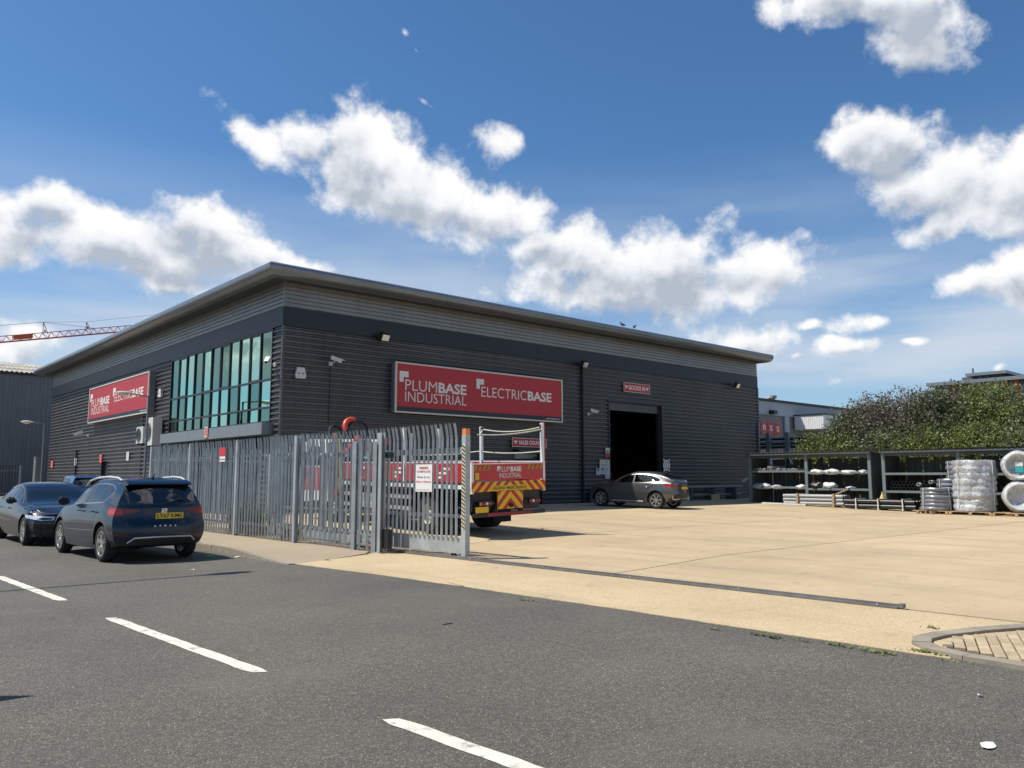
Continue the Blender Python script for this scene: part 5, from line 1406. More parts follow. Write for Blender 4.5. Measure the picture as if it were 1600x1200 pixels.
def saloon_spec():
    S = suv_spec()
    S.update(xr=-2.36, xf=2.26, rr=-1.9, rf=1.7, rcurve=.26, fcurve=.40, wb=2.975, R=.335, arch=.385, W=.93, tw=.235, zb=.2, spokes=5, rim='alloy',
        top=[(2.26, .74), (2.1, .80), (1.7, .895), (1.15, .97), (.92, 1.03), (.35, 1.29), (-.05, 1.425), (-.5, 1.475), (-1.0, 1.44), (-1.45, 1.33), (-1.9, 1.15), (-2.1, 1.115), (-2.36, 1.09)],
        crown=[(2.26, .05), (1.5, .055), (.9, .06), (0, .09), (-1.0, .09), (-2, .05), (-2.36, .04)],
        belt=[(2.26, .64), (1.8, .80), (1.1, .885), (.4, .925), (-.6, .965), (-1.5, 1.0), (-2.36, 1.0)],
        wbelt=[(2.26, .72), (1.7, .82), (.9, .855), (0, .865), (-1.4, .86), (-2.36, .76)],
        wmid=[(2.26, .80), (1.7, .915), (0, .92), (-1.5, .93), (-2.36, .86)], zmid=[(2.26, .52), (0, .60), (-2.36, .66)],
        wbot=[(2.26, .72), (1.7, .84), (0, .86), (-2.36, .78)], zbot=[(2.26, .22), (1.5, .18), (0, .18), (-1.6, .2), (-2.36, .30)],
        wtop=[(2.26, .62), (1.5, .74), (.9, .74), (.1, .63), (-.6, .60), (-1.5, .62), (-2.36, .66)],
        rear=[(.2, -2.33), (.5, -2.42), (.8, -2.43), (1.1, -2.38)], front=[(.18, 2.28), (.32, 2.33), (.5, 2.36), (.66, 2.33), (.8, 2.25), (.9, 2.2)])
    sidew = [(.85, .965), (.50, 1.14), (.15, 1.285), (-.3, 1.36), (-.7, 1.36), (-1.15, 1.28), (-1.5, 1.12), (-1.42, 1.035), (-.6, 1.0)]
    inn = [(a * .985, z * .992 + .004) for a, z in sidew]
    fcnd = lambda c, n: c[0] > 1.5 and n[0] > -.2
    S['regions'] = [('window_trim', 'black', 'side', sidew),
        ('side_window', 'glass_car', 'side', [(.79, .98), (.48, 1.13), (.14, 1.268), (-.20, 1.33), (-.20, .985)]), ('side_window', 'glass_car', 'side', [(-.27, .99), (-.27, 1.338), (-.68, 1.342), (-1.10, 1.265), (-1.22, 1.2), (-1.1, 1.03)]),
        ('windscreen', 'glass_car', 'end', [(-.70, 1.0), (-.585, 1.355), (.585, 1.355), (.70, 1.0), (.3, .985), (-.3, .985)], lambda c, n: -.2 < c[0] < 1.3 and n[0] > .1),
        ('rear_window', 'glass_car', 'end', [(-.66, 1.13), (-.52, 1.37), (.52, 1.37), (.66, 1.13)], lambda c, n: -2.0 < c[0] < -.7 and n[0] < -.08),
        ('lower_grille', 'black', 'end', [(-.60, .24), (-.66, .40), (.66, .40), (.60, .24)], fcnd),
        ('side_intake', 'black', 'end', [(-.86, .26), (-.84, .43), (-.70, .40), (-.66, .26)], fcnd), ('side_intake', 'black', 'end', [(.86, .26), (.84, .43), (.70, .40), (.66, .26)], fcnd),
        ('panel_gap', 'black', 'side', strip([(-.235, .97), (-.235, .28)], .010)), ('panel_gap', 'black', 'side', strip([(.95, .92), (1.0, .6), (.95, .28)], .010)), ('panel_gap', 'black', 'side', strip([(-1.22, 1.0), (-1.15, .7), (-1.1, .5)], .010)),
        ('bonnet_gap', 'black', 'end', strip([(-.76, .80), (-.5, .745), (.5, .745), (.76, .80)], .01), fcnd)]
    for s in (-1, 1):
        S['regions'] += [('headlamp', 'clear', 'end', [(s * .42, .60), (s * .40, .675), (s * .62, .69), (s * .90, .715), (s * .88, .64), (s * .66, .59)], fcnd),
                         ('headlamp_lens', 'black', 'end', [(s * .46, .612), (s * .45, .648), (s * .64, .660), (s * .70, .625), (s * .64, .60)], fcnd),
                         ('kidney_grille', 'black', 'end', [(s * .03, .50), (s * .03, .66), (s * .36, .655), (s * .34, .56), (s * .28, .49)], fcnd),
                         ('tail_lamp', 'redlamp', 'end', [(s * .42, .86), (s * .42, .96), (s * .88, .98), (s * .88, .87)], lambda c, n: c[0] < -2.0)]
    S['mirror'] = ('side_window', 'window_trim', 'headlamp', 'headlamp_lens', 'tail_lamp')
    S['archtrim'] = None
    def bar(mb): mb.tube([(2.36, -.30, .345), (2.37, 0, .345), (2.36, .30, .345)], .008, 6)
    def kid(mb):
        for s in (-1, 1):
            pts = [(2.365, s * .03, .50), (2.35, s * .03, .665), (2.335, s * .36, .66), (2.345, s * .34, .56), (2.36, s * .28, .49), (2.365, s * .03, .50)]
            mb.tube(pts, .008, 6)
    pb, pl = plate_fn(2.372, 0, .43, 'LT67', True)
    S['extras'] = [('grille_surround', 'chrome', kid), ('number_plate', 'plate_w', lambda mb: mb.obox((2.372, 0, .42), (.006, 0, 0), (0, .26, 0), (0, 0, .055)))] + mirror_pair(.70, .88, 1.02)
    for x in (-.05, -1.0):
        for s in (-1, 1): S['extras'].append(('door_handle', 'BODY', lambda mb, x=x, s=s: mb.tube([(x + .09, s * .895, .83), (x + .06, s * .92, .832), (x - .06, s * .92, .835), (x - .09, s * .895, .838)], .012, 6)))
    S['extras'].append(('interior_mirror', 'black', lambda mb: mb.obox((.18, 0, 1.27), (.012, 0, 0), (0, .11, 0), (0, 0, .03))))
    return S
bw = G(38, 852)
car('parked_saloon', 'glossy black saloon car nose to nose with the blue SUV', fix(saloon_spec(), M['paint_ink']), M['paint_ink'], (bw[0] + .80, bw[1] + 1.49, 0), math.radians(-90 + 1), group='cars parked along the kerb')

def coupe_spec():
    S = suv_spec()
    S.update(xr=-1.95, rr=-1.25, wb=2.68, W=.925, rcurve=.24, rim='alloy', rimstyle=1, spokes=7, zb=.24, R=.36, arch=.405,
        top=[(2.06, .84), (1.9, .95), (1.5, 1.03), (1.0, 1.095), (.78, 1.17), (.25, 1.43), (0, 1.505), (-.4, 1.57), (-.8, 1.565), (-1.2, 1.515), (-1.6, 1.39), (-1.95, 1.21)],
        belt=[(2.06, .74), (1.6, .92), (1.0, .985), (.4, 1.005), (-.6, 1.02), (-1.3, 1.05), (-1.95, 1.08)],
        wbelt=[(2.06, .74), (1.5, .82), (.9, .85), (0, .865), (-1.2, .865), (-1.95, .80)],
        wtop=[(2.06, .66), (1.5, .74), (.8, .74), (.1, .65), (-.5, .62), (-1.3, .58), (-1.95, .66)],
        wmid=[(2.06, .82), (1.6, .905), (0, .915), (-1.34, .93), (-1.95, .87)], wbot=[(2.06, .74), (1.5, .84), (0, .855), (-1.95, .80)], zbot=[(2.06, .30), (1.5, .23), (0, .22), (-1.3, .24), (-1.95, .33)],
        zmid=[(2.06, .55), (0, .66), (-1.95, .70)], crown=[(2.06, .05), (1.5, .06), (.8, .07), (0, .09), (-1.2, .08), (-1.95, .05)],
        rear=[(.2, -2.12), (.4, -2.2), (.6, -2.23), (.8, -2.2), (.95, -2.19), (1.10, -2.17), (1.22, -2.11)])
    dlo = [(.76, 1.04), (.40, 1.26), (.08, 1.39), (-.35, 1.45), (-.75, 1.445), (-1.1, 1.395), (-1.42, 1.285), (-1.54, 1.19), (-1.42, 1.10), (-.4, 1.065)]
    rearc = lambda c, n: c[0] < -1.8 and n[0] < .3
    S['regions'] = [('window_trim', 'chrome', 'side', dlo), ('window_pillar', 'black', 'side', inset(dlo, .02) if in_poly(inset(dlo, .02)[3], dlo) else inset(dlo, -.02)),
        ('side_window', 'glass_car', 'side', [(.68, 1.062), (.38, 1.24), (.08, 1.36), (-.22, 1.405), (-.22, 1.068)]), ('side_window', 'glass_car', 'side', [(-.29, 1.09), (-.29, 1.425), (-.74, 1.42), (-1.08, 1.37), (-1.38, 1.265), (-1.48, 1.19), (-1.38, 1.12)]),
        ('windscreen', 'glass_car', 'end', [(-.70, 1.11), (-.60, 1.44), (.60, 1.44), (.70, 1.11), (0, 1.09)], lambda c, n: -.2 < c[0] < 1.3 and n[0] > .1),
        ('rear_window', 'glass_car', 'end', [(-.60, 1.26), (-.50, 1.49), (.50, 1.49), (.60, 1.26), (.3, 1.235), (-.3, 1.235)], lambda c, n: -2.05 < c[0] < -.9 and n[0] < -.06 and n[2] > .3),
        ('sill_cladding', 'cladg', 'side', [(-2.3, .18), (-2.3, .36), (2.2, .36), (2.2, .18)]),
        ('bumper_cladding', 'black', 'end', [(-.95, .2), (-.95, .36), (-.70, .60), (.70, .60), (.95, .36), (.95, .2)], lambda c, n: c[0] < -1.9),
        ('panel_gap', 'black', 'side', strip([(-.25, 1.05), (-.25, .38)], .011)), ('panel_gap', 'black', 'side', strip([(-1.1, 1.07), (-1.02, .8), (-.95, .6)], .011)), ('panel_gap', 'black', 'side', strip([(.82, 1.0), (.86, .7), (.84, .38)], .011)),
        ('tailgate_gap', 'black', 'end', strip([(-.72, 1.1), (-.70, .80), (-.60, .64), (.60, .64), (.70, .80), (.72, 1.1)], .011), rearc)]
    for s in (-1, 1):
        S['regions'] += [('tail_lamp', 'redlampb', 'end', [(s * .46, .945), (s * .44, 1.005), (s * .92, 1.05), (s * .95, .95), (s * .80, .915)], lambda c, n: c[0] < -1.75 and n[0] < .7)]
    pb, pl = plate_fn(-2.222, 0, .88, 'LT67')
    def blade(mb, s): mb.tube([(-2.045, s * .79, .56), (-2.07, s * .74, .42), (-2.13, s * .60, .405), (-2.185, s * .42, .44)], .026, 8)
    def sill(mb, s): mb.tube([(.75, s * .90, .29), (-.75, s * .90, .29)], .035, 8)
    S['extras'] = [('number_plate', 'plate_y', pb)] + [('bumper_blade', 'alloy', lambda mb, s=s: blade(mb, s)) for s in (-1, 1)] + [('sill_trim', 'alloy', lambda mb, s=s: sill(mb, s)) for s in (-1, 1)] + [
        ('spoiler', 'BODY', lambda mb: mb.prism([(-1.24, 1.50), (-1.48, 1.445), (-1.52, 1.425), (-1.40, 1.42)], (0, -.54, 0), (1, 0, 0), (0, 0, 1), (0, 1.08, 0))),
        ('badge', 'chrome', lambda mb: [mb.lathe([(.028, -.004), (.038, -.004), (.038, .004), (.028, .004)], (-2.2, -.075 + .05 * k, 1.02), 'x', 14, close=True) for k in range(4)]),
        ('bumper_line', 'alloy', lambda mb: mb.tube([(-2.185, -.42, .44), (-2.215, 0, .44), (-2.185, .42, .44)], .008, 6))] + mirror_pair(.68, .87, 1.08)
    for x in (-.10, -.92):
        for s in (-1, 1): S['extras'].append(('door_handle', 'BODY', lambda mb, x=x, s=s: mb.tube([(x + .09, s * .897, .90), (x + .06, s * .922, .902), (x - .06, s * .922, .905), (x - .09, s * .897, .908)], .013, 6)))
    S['archtrim'] = None
    return S
arl, afl = GY(1023.7, 795.4), GY(942, 791)
ax = np.array((-.19, .98)); ax /= np.linalg.norm(ax); ar = np.array((ax[1], -ax[0]))
ac = arl[:2] + ar * .81 + ax * 1.34 + RT[:2] * .06
zz = zf(*ac)
c3 = car('parked_coupe', 'grey coupe-backed SUV parked in front of the loading door', fix(coupe_spec(), M['paint_grey']), M['paint_grey'], (ac[0], ac[1], zz + .005), math.atan2(ax[1], ax[0]))
c3.rotation_euler = (0, -math.atan(.021 * .97), math.atan2(ax[1], ax[0]))
S = fix(suv_spec(), M['paint_sky']); S['extras'] = [e for e in S['extras'] if e[0] not in ('roof_rail', 'model_lettering', 'badge', 'plate_lettering', 'antenna')]
q = PX(131, 752, 9.4)
car('parked_hatchback', 'mid blue car parked by the far warehouse wall, only its roof showing', S, M['paint_sky'], (q[0] + .1, q[1] + 1.2, .1), math.radians(90))
# ------------------------------------------------------------------ flatbed lorry with loader crane, tail towards the gate
def lorry():
    W = 2.45; X0, Y0 = 12.15, 15.25
    t = thing('flatbed_lorry', 'red and white flatbed lorry with chevron tail and loader crane behind the gate', 'lorry', (X0 + W / 2, Y0, zf(13.4, 17)), rot=(math.radians(.9), math.radians(-1.6), 0))
    # local: +Y forward, X right, tail at y = 0
    h = W / 2
    P = lambda nm, mb, mt, sm=False, par=None: mb.build(nm, mt, par or t, local=True, smooth=sm)
    redp = pm('lorry red paint', (.50, .022, .030), .35, var=.05, vs=3, coat=.3)
    whitep = pm('lorry white paint', (.76, .76, .74), .35, var=.04, coat=.3)
    yel = pm('reflective yellow', (.80, .50, .01), .45)
    rr = pm('reflective red', (.52, .015, .03), .45)
    P('chassis', MB().box((-.50, .25, .72), (-.38, 8.6, .96)).box((.38, .25, .72), (.50, 8.6, .96)), M['dark'])
    for y in (.5, 2.6, 4.6, 6.4): P('cross_member', MB().box((-.38, y, .75), (.38, y + .1, .92)), M['dark'])
    P('bed_floor', MB().box((-h, .06, 1.14), (h, 6.2, 1.30)), M['dark'])
    for s in (-1, 1): P('floor_edge', MB().box((s * h, .05, 1.16), (s * (h + .03), 6.2, 1.27)), M['galvd'])
    for s in (-1, 1):                               # white marker blocks under the bed edge
        for k in range(14): P('marker', MB().box((s * (h + .031), .3 + k * .42, 1.17), (s * (h + .036), .52 + k * .42, 1.26)), M['white'])
        for k in range(3):
            y0 = .12 + k * 2.02
            P('side_board', MB().box((s * h, y0, 1.33), (s * (h - .03), y0 + 1.96, 1.80)), redp)
            mb = MB()
            for j, (a, b) in enumerate(((.50, .58), (.62, .67), (.70, .76))):
                mb.obox((s * (h + .004), y0 + .9 + j * .12, 1.66 - j * .11), (.002, 0, 0), (0, .18 - .03 * j, 0), (0, 0, .03))
            P('side_marking', mb, M['white'])
        P('side_cap', MB().box((s * h + s * .004, .1, 1.80), (s * (h - .034), 6.14, 1.825)), M['white'])
    tb = MB().box((-h + .07, -.02, 1.37), (h - .07, .03, 1.77)); tbo = P('tail_board', tb, redp)
    P('tail_cap', MB().box((-h + .07, -.022, 1.77), (h - .07, .032, 1.795)), M['white'])
    for s in (-1, 1): P('corner_pillar', MB().box((s * h, -.03, 1.06), (s * (h - .066), .07, 1.82)), whitep)
    # lettering and emblem on the tail board: viewed from behind the right hand is +X
    mb = MB(); lettering(mb, 'PLUM', (-.34, -.024, 1.575), (1, 0, 0), (0, 0, 1), .37, .13, -.004); lettering(mb, 'BASE', (.045, -.024, 1.575), (1, 0, 0), (0, 0, 1), .35, .13, .03)
    lettering(mb, 'INDUSTRIAL', (-.34, -.024, 1.425), (1, 0, 0), (0, 0, 1), .735, .12, -.004); P('lettering', mb, M['white'], par=tbo)
    P('emblem', MB().add([(-.41, -.024, 1.60), (-.365, -.024, 1.60), (-.365, -.024, 1.66), (-.31, -.024, 1.66), (-.31, -.024, 1.72), (-.41, -.024, 1.72)], [(0, 1, 2, 5), (2, 3, 4, 5)]), M['white'], par=tbo)
    for s in (-1, 1):
        x = s * .88
        mb = MB()
        for k in range(4):
            a = x - .28 + k * .14
            mb.add([(a, -.024, 1.62), (a + .07, -.024, 1.62), (a + .13, -.024, 1.75), (a + .06, -.024, 1.75)], [(0, 1, 2, 3)])
        P('reflective_patch', mb, pm('olive reflective', (.36, .24, .02), .5), par=tbo)
        P('latch', MB().box((x - .04, -.04, 1.70), (x + .04, -.021, 1.725)), rr, par=tbo)
    P('hazard_plate', MB().obox((-1.05, -.025, 1.48), (.06, 0, 0), (0, .003, 0), (0, 0, .085)), pm('hazard yellow', (.62, .45, .04), .5), par=tbo)
    # chevron strip and centre panel
    def chev(nm, x0, x1, z0, z1, pitch, wid, y=-.035, apex=0.):
        o = P(nm, MB().box((x0, y, z0), (x1, y + .03, z1)), yel)
        mb = MB(); k = -8
        hh = z1 - z0
        def clipx(poly, lo, hi):
            for lim, sgn in ((lo, 1), (hi, -1)):
                out = []
                for i in range(len(poly)):
                    a, b = poly[i], poly[(i + 1) % len(poly)]; ia, ib = (a[0] - lim) * sgn >= 0, (b[0] - lim) * sgn >= 0
                    if ia: out.append(a)
                    if ia != ib: tt = (lim - a[0]) / (b[0] - a[0]); out.append((lim, a[1] + tt * (b[1] - a[1])))
                poly = out
                if len(poly) < 3: return []
            return poly
        for k in range(-10, 24):
            for s in (-1, 1):
                u = k * pitch
                poly = [(apex + s * (u + 0), z1), (apex + s * (u + wid), z1), (apex + s * (u + wid + hh), z0), (apex + s * (u + hh), z0)]
                poly = clipx(poly, max(x0, apex) if s > 0 else x0, x1 if s > 0 else min(x1, apex))
                if len(poly) >= 3: mb.add([(a, y - .003, z) for a, z in poly], [tuple(range(len(poly)))])
        P('chevron', mb, rr, par=o); return o
    o = chev('chevron_strip', -h, h, 1.10, 1.34, .26, .13)
    P('legend_panel', MB().box((-.62, -.042, 1.115), (.60, -.0375, 1.24)), yel, par=o)
    mb = MB(); lettering(mb, 'HIGHWAY MAINTENANCE', (-.57, -.0445, 1.135), (1, 0, 0), (0, 0, 1), 1.12, .085, .02); P('lettering', mb, M['ink'], par=o)
    for s in (-1, 1): P('strip_bracket', MB().box((s * .88 - .05, -.05, 1.285), (s * .88 + .05, -.036, 1.315)), M['black'], par=o)
    chev('chevron_panel', -.42, .42, .66, 1.095, .30, .135, -.05)
    P('tow_eye', MB().lathe([(.02, -.03), (.05, -.03), (.05, .03), (.02, .03)], (0, -.08, .74), 'y', 14, close=True), M['black'])
    P('under_panel', MB().box((-h + .1, .10, .62), (h - .1, .14, 1.10)), M['black'])
    for s in (-1, 1):
        lm = P('lamp_cluster', MB().box((s * .62, -.06, .755), (s * 1.02, .0, .875)), M['black'])
        for k, mt in enumerate((rr, M['clear'], rr, M['redlampb'] if s > 0 else M['amber'])):
            c = s * (.67 + k * .10)
            P('lamp', MB().lathe([(0, -.075), (.03, -.075), (.042, -.06)], (c, 0, .815), 'y', 14), mt, True, par=lm)
        P('lamp_arm', MB().box((s * .5, -.02, .78), (s * .62, .06, .85)), M['dark'])
    P('number_plate', MB().box((-1.12, -.055, .60), (-.72, -.045, .74)), M['plate_y'])
    bp = P('underrun_bar', MB().box((-h + .05, -.06, .49), (h - .04, .02, .585)), M['dark'])
    P('bar_reflector', MB().box((-.75, -.064, .497), (.72, -.0605, .578)), pm('worn red tape', (.32, .03, .04), .6, var=.1), par=bp)
    for s in (-1, 1): P('bar_bracket', MB().box((s * .42 - .04, .0, .58), (s * .42 + .04, .1, .80)), M['dark'])
    # wheels: twin rear, front
    for (y, tw) in ((1.95, .5), (6.95, .28)):
        for s in (-1, 1):
            wo = MB().lathe([(.26, -tw / 2), (.44, -tw / 2), (.475, -tw / 2 + .04), (.48, 0), (.475, tw / 2 - .04), (.44, tw / 2), (.26, tw / 2)], (0, 0, 0), 'x', 32, close=True).build('wheel', M['rubber'], t, local=True, smooth=40)
            wo.location = (s * (h - .08 - tw / 2), y, .48)
            MB().lathe([(0, s * (tw / 2 - .10)), (.10, s * (tw / 2 - .04)), (.13, s * (tw / 2 - .12)), (.24, s * (tw / 2 - .13)), (.265, s * (tw / 2 - .01)), (.28, s * (tw / 2))], (0, 0, 0), 'x', 24).build('rim', M['offw'], wo, local=True, smooth=40)
            mg = MB()
            n = 10; vs = []
            for k in range(n + 1):
                a = math.pi * (k / n); vs += [(s * (h - .06), y + .56 * math.cos(a), .50 + .56 * math.sin(a)), (s * (h - .06 - tw - .04), y + .56 * math.cos(a), .50 + .56 * math.sin(a))]
            mg.add(vs, [(2 * k, 2 * k + 1, 2 * k + 3, 2 * k + 2) for k in range(n)]); P('mudguard', mg, M['black'], True)
        P('axle', MB().tube([(-h + .2, y, .48), (h - .2, y, .48)], .07, 10), M['dark'], True)
    for s in (-1, 1):
        P('mud_flap', MB().box((s * (h - .08), 1.24, .20), (s * (h - .70), 1.255, .62)), M['rubber'])
        P('tool_box', MB().box((s * (h - .05), 3.1, .55), (s * (h - .5), 4.3, 1.02)), M['dark'])
        P('side_guard', MB().box((s * (h - .04), 2.6, .55), (s * (h - .07), 6.2, .65)).box((s * (h - .04), 2.6, .85), (s * (h - .07), 6.2, .95)), M['galvd'])
    P('fuel_tank', MB().tube([(-h + .32, 4.6, .75), (-h + .32, 5.7, .75)], .27, 18), M['alloy'], True)
    # stanchions and lashings
    posts = [(h - .03, .03, 2.82, True), (h - .03, 2.55, 2.80, False), (h - .03, 4.6, 2.80, False), (-h + .03, 2.9, 2.75, False), (h - .03, 6.1, 2.7, False)]
    for (x, y, zt, redge) in posts:
        so_ = P('stanchion', MB().box((x - .04, y - .04, 1.30), (x + .035, y + .04, zt)), whitep)
        if redge: P('red_edge', MB().box((x + .036, y - .045, 1.34), (x + .06, y + .045, zt + .02)), rr, par=so_)
    strap = pm('webbing strap', (.50, .47, .38), .8, var=.15, vs=8)
    def lash(a, b, sag, r=.022):
        a, b = np.array(a), np.array(b); pts = []
        for k in range(13):
            u = k / 12; p = a + (b - a) * u; p[2] -= sag * 4 * u * (1 - u); pts.append(tuple(p))
        P('strap', MB().tube(pts, r, 6), strap, True)
    lash((h - .03, .0, 2.72), (h - .03, 2.5, 2.72), .10); lash((h - .03, .0, 2.66), (-.2, 1.0, 2.52), .06); lash((-.2, 1.0, 2.52), (h - .03, 2.5, 2.70), .05)
    lash((h - .03, .0, 2.08), (h - .03, 2.5, 2.08), .05); lash((h - .03, 2.5, 2.10), (h - .03, 4.6, 2.10), .04); lash((-h + .03, .1, 2.05), (-h + .03, 2.9, 2.03), .03); lash((-h + .03, 2.9, 2.05), (-h + .03, 6.0, 2.05), .04)
    for y in (.05, 2.5): P('ratchet', MB().box((h - .08, y - .03, 2.60), (h - .02, y + .03, 2.78)), M['dark'])
    P('headboard', MB().box((-h + .1, 6.22, 1.3), (h - .1, 6.30, 2.1)), M['dark'])
    # loader crane folded behind the cab
    P('crane_base', MB().box((-.35, 6.42, .95), (.35, 6.95, 1.75)), redp)
    P('crane_column', MB().tube([(-.1, 6.68, 1.7), (-.1, 6.68, 2.5)], [.20, .16], 16), redp, True)
    P('inner_boom', MB().bar((-.3, 6.68, 2.55), (-.95, 6.62, 1.9), .20, .24), redp)
    P('outer_boom', MB().bar((-.95, 6.55, 2.0), (.75, 6.75, 2.45), .16, .18), redp)
    P('boom_ram', MB().tube([(-.05, 6.85, 2.2), (-.70, 6.8, 2.35)], .06, 10), M['chrome'], True)
    def hoop(cx, cy, cz, r, a0, a1): return [(cx + r * math.cos(a), cy + .1 * math.sin(a), cz + r * math.sin(a)) for a in np.linspace(a0, a1, 14)]
    P('crane_head', MB().tube(hoop(-.62, 6.62, 2.86, .26, 1.1, 3.4), .085, 12), pm('orange red guard', (.62, .06, .03), .4), True)
    P('hydraulic_hose', MB().tube(hoop(-.42, 6.6, 2.72, .36, -.2, 3.2), .045, 8), M['cable'], True)
    P('hydraulic_hose', MB().tube(hoop(-1.15, 6.7, 2.72, .20, 0, 3.2), .05, 8), M['cable'], True)
    for s in (-1, 1):
        P('stabiliser', MB().box((s * .4, 6.5, .8), (s * (h - .02), 6.75, 1.0)), redp)
        P('stabiliser_leg', MB().tube([(s * (h - .12), 6.62, .35), (s * (h - .12), 6.62, 1.35)], .06, 10), M['alloy'], True)
    # cab
    cab = MB(); prof = [(7.15, .62), (7.15, 2.42), (7.35, 2.52), (8.35, 2.55), (8.75, 2.42), (8.98, 1.75), (9.02, 1.2), (9.02, .55)]
    cab.prism(prof, (-h + .06, 0, 0), (0, 1, 0), (0, 0, 1), (W - .12, 0, 0))
    co = P('cab', cab, whitep, 30)
    for s in (-1, 1):
        x = s * (h - .055)
        P('door_window', MB().prism([(7.62, 1.72), (7.62, 2.30), (8.50, 2.30), (8.72, 1.72)], (x, 0, 0), (0, 1, 0), (0, 0, 1), (s * .006, 0, 0)), M['glass_car'], par=co)
        P('door_panel', MB().prism([(7.6, .95), (7.6, 1.66), (8.8, 1.66), (8.9, .95)], (x, 0, 0), (0, 1, 0), (0, 0, 1), (s * .008, 0, 0)), redp, par=co)
        P('cab_mirror', MB().box((s * (h + .05), 8.7, 1.7), (s * (h + .22), 8.78, 2.35)), M['black'], par=co)
        P('step', MB().box((s * (h - .04), 7.7, .40), (s * (h - .3), 8.3, .62)), M['black'], par=co)
    P('windscreen', MB().add([(-h + .18, 8.80, 2.36), (h - .18, 8.80, 2.36), (h - .16, 8.98, 1.80), (-h + .16, 8.98, 1.80)], [(0, 1, 2, 3)]), M['glass_car'], par=co)
    P('rear_panel', MB().box((-h + .10, 7.12, .62), (h - .07, 7.149, 2.44)), M['black'], par=co)
    for s in (-1, 1): P('beacon', MB().lathe([(.0, 2.72), (.06, 2.70), (.07, 2.58), (.07, 2.5)], (s * .8, 7.35, 0), 'z', 14), M['amber'], True, par=co)
    P('grab_pole', MB().tube([(-h + .02, 6.35, .9), (-h + .02, 6.35, 2.55)], .03, 8), pm('yellow pole', (.70, .45, .10), .5), True)
    P('exhaust', MB().tube([(.9, 6.95, 1.0), (.9, 6.95, 2.7)], .06, 10), M['dark'], True)
lorry()
# ------------------------------------------------------------------ storage shelters at the back of the yard
SX = 37.0
def shelter(name, label, y0, y1, bays, ztop, end=True):
    """open-fronted steel shelter facing the yard; y0 > y1"""
    zg = zf(SX, (y0 + y1) / 2); D = 1.7
    t = thing(name, label, 'storage shelter', (SX, (y0 + y1) / 2, zg), group='pipe storage shelters')
    zl = [zf(SX, y) for y in (y0, y1)]
    ys = [y0 + (y1 - y0) * k / bays for k in range(bays + 1)]
    for y in ys:
        MB().box((SX, y - .07, zf(SX, y) - .05), (SX + .10, y + .07, ztop - .10)).build('front_post', M['shedp'], t)
        MB().box((SX + D - .1, y - .05, zg - .1), (SX + D, y + .05, ztop - .25)).build('rear_post', M['shed'], t)
    MB().box((SX + .005, y1 - .08, ztop - .28), (SX + .09, y0 + .08, ztop - .14)).build('front_beam', M['shed'], t)
    MB().box((SX - .16, y1 - .12, ztop - .14), (SX - .13, y0 + .12, ztop - .045)).build('fascia', M['shed'], t)
    # corrugated roof falling to the rear
    mb = MB(); n = int((y0 - y1 + .3) / .05); vs = []
    for k in range(n + 1):
        y = y1 - .15 + (y0 - y1 + .3) * k / n; dz = .018 * math.sin(k * math.pi / 2.0)
        vs += [(SX - .20, y, ztop + dz), (SX + D + .1, y, ztop - .22 + dz)]
    mb.add(vs, [(2 * k, 2 * k + 1, 2 * k + 3, 2 * k + 2) for k in range(n)]); mb.build('roof_sheet', M['shedr'], t, smooth=60)
    for yy in ((y0, y1) if end else (y0,)):
        mb = MB(); n = 24; vs = []
        for k in range(n + 1):
            x = SX + .11 + (D - .15) * k / n; dy = .012 * (1 if (k // 2) % 2 else -1)
            vs += [(x, yy + dy, zg - .1), (x, yy + dy, ztop - .16 - .12 * k / n)]
        mb.add(vs, [(2 * k, 2 * k + 1, 2 * k + 3, 2 * k + 2) for k in range(n)]); mb.build('side_sheet', M['shed'], t)
    for a, b in zip(ys[:-1], ys[1:]):           # boarded back with thin gaps
        y = max(a, b) - .06; k = 0
        while y > min(a, b) + .1:
            w = min(.23, y - min(a, b) - .05); top = ztop - .32 - (.25 if (k * 7) % 5 == 0 else 0)
            MB().box((SX + D - .02, y - w, zg - .1), (SX + D - .004, y, top)).build('back_board', M['shed'], t); y -= w + (.05 if k % 3 == 0 else .012); k += 1
    for zs in (.82, 1.62):
        for a, b in zip(ys[:-1], ys[1:]):
            za, zb_ = zf(SX, a) + zs, zf(SX, b) + zs
            zm = (za + zb_) / 2
            MB().box((SX - .01, min(a, b) + .072, zm - .06), (SX + .05, max(a, b) - .072, zm + .04)).build('shelf_beam', M['shedp'], t)
            MB().box((SX + .051, min(a, b) + .072, zm - .02), (SX + D - .12, max(a, b) - .072, zm + .02)).build('shelf', M['shed'], t)
            for k in range(1, 4):
                y = a + (b - a) * k / 4
                MB().box((SX + D - .07, y - .02, zg - .1), (SX + D - .03, y + .02, ztop - .3)).build('rear_stud', M['shed'], t) if zs < 1 else None
    return t, ys
pz = PX(1168, 707, SX); pz2 = PX(1600, 697.5, SX)
ZT = (pz[2] + pz2[2]) / 2 - .02
ya = PX(1172, 750, SX)[1]; yb = PX(1359, 750, SX)[1]; yc = PX(1381, 750, SX)[1]; yd = yc - (ya - yb) * 1.02
t1, ys1 = shelter('pipe_shelter', 'grey steel pipe shelter with white sacks on its shelves, next to the warehouse', ya, yb, 2, ZT)
t2, ys2 = shelter('pipe_shelter', 'grey steel shelter behind the shrink-wrapped coils', yc, yd, 2, ZT)
t3, ys3 = shelter('pipe_shelter', 'grey steel shelter at the right edge beyond the coils', yd - .6, yd - 5.2, 1, ZT)
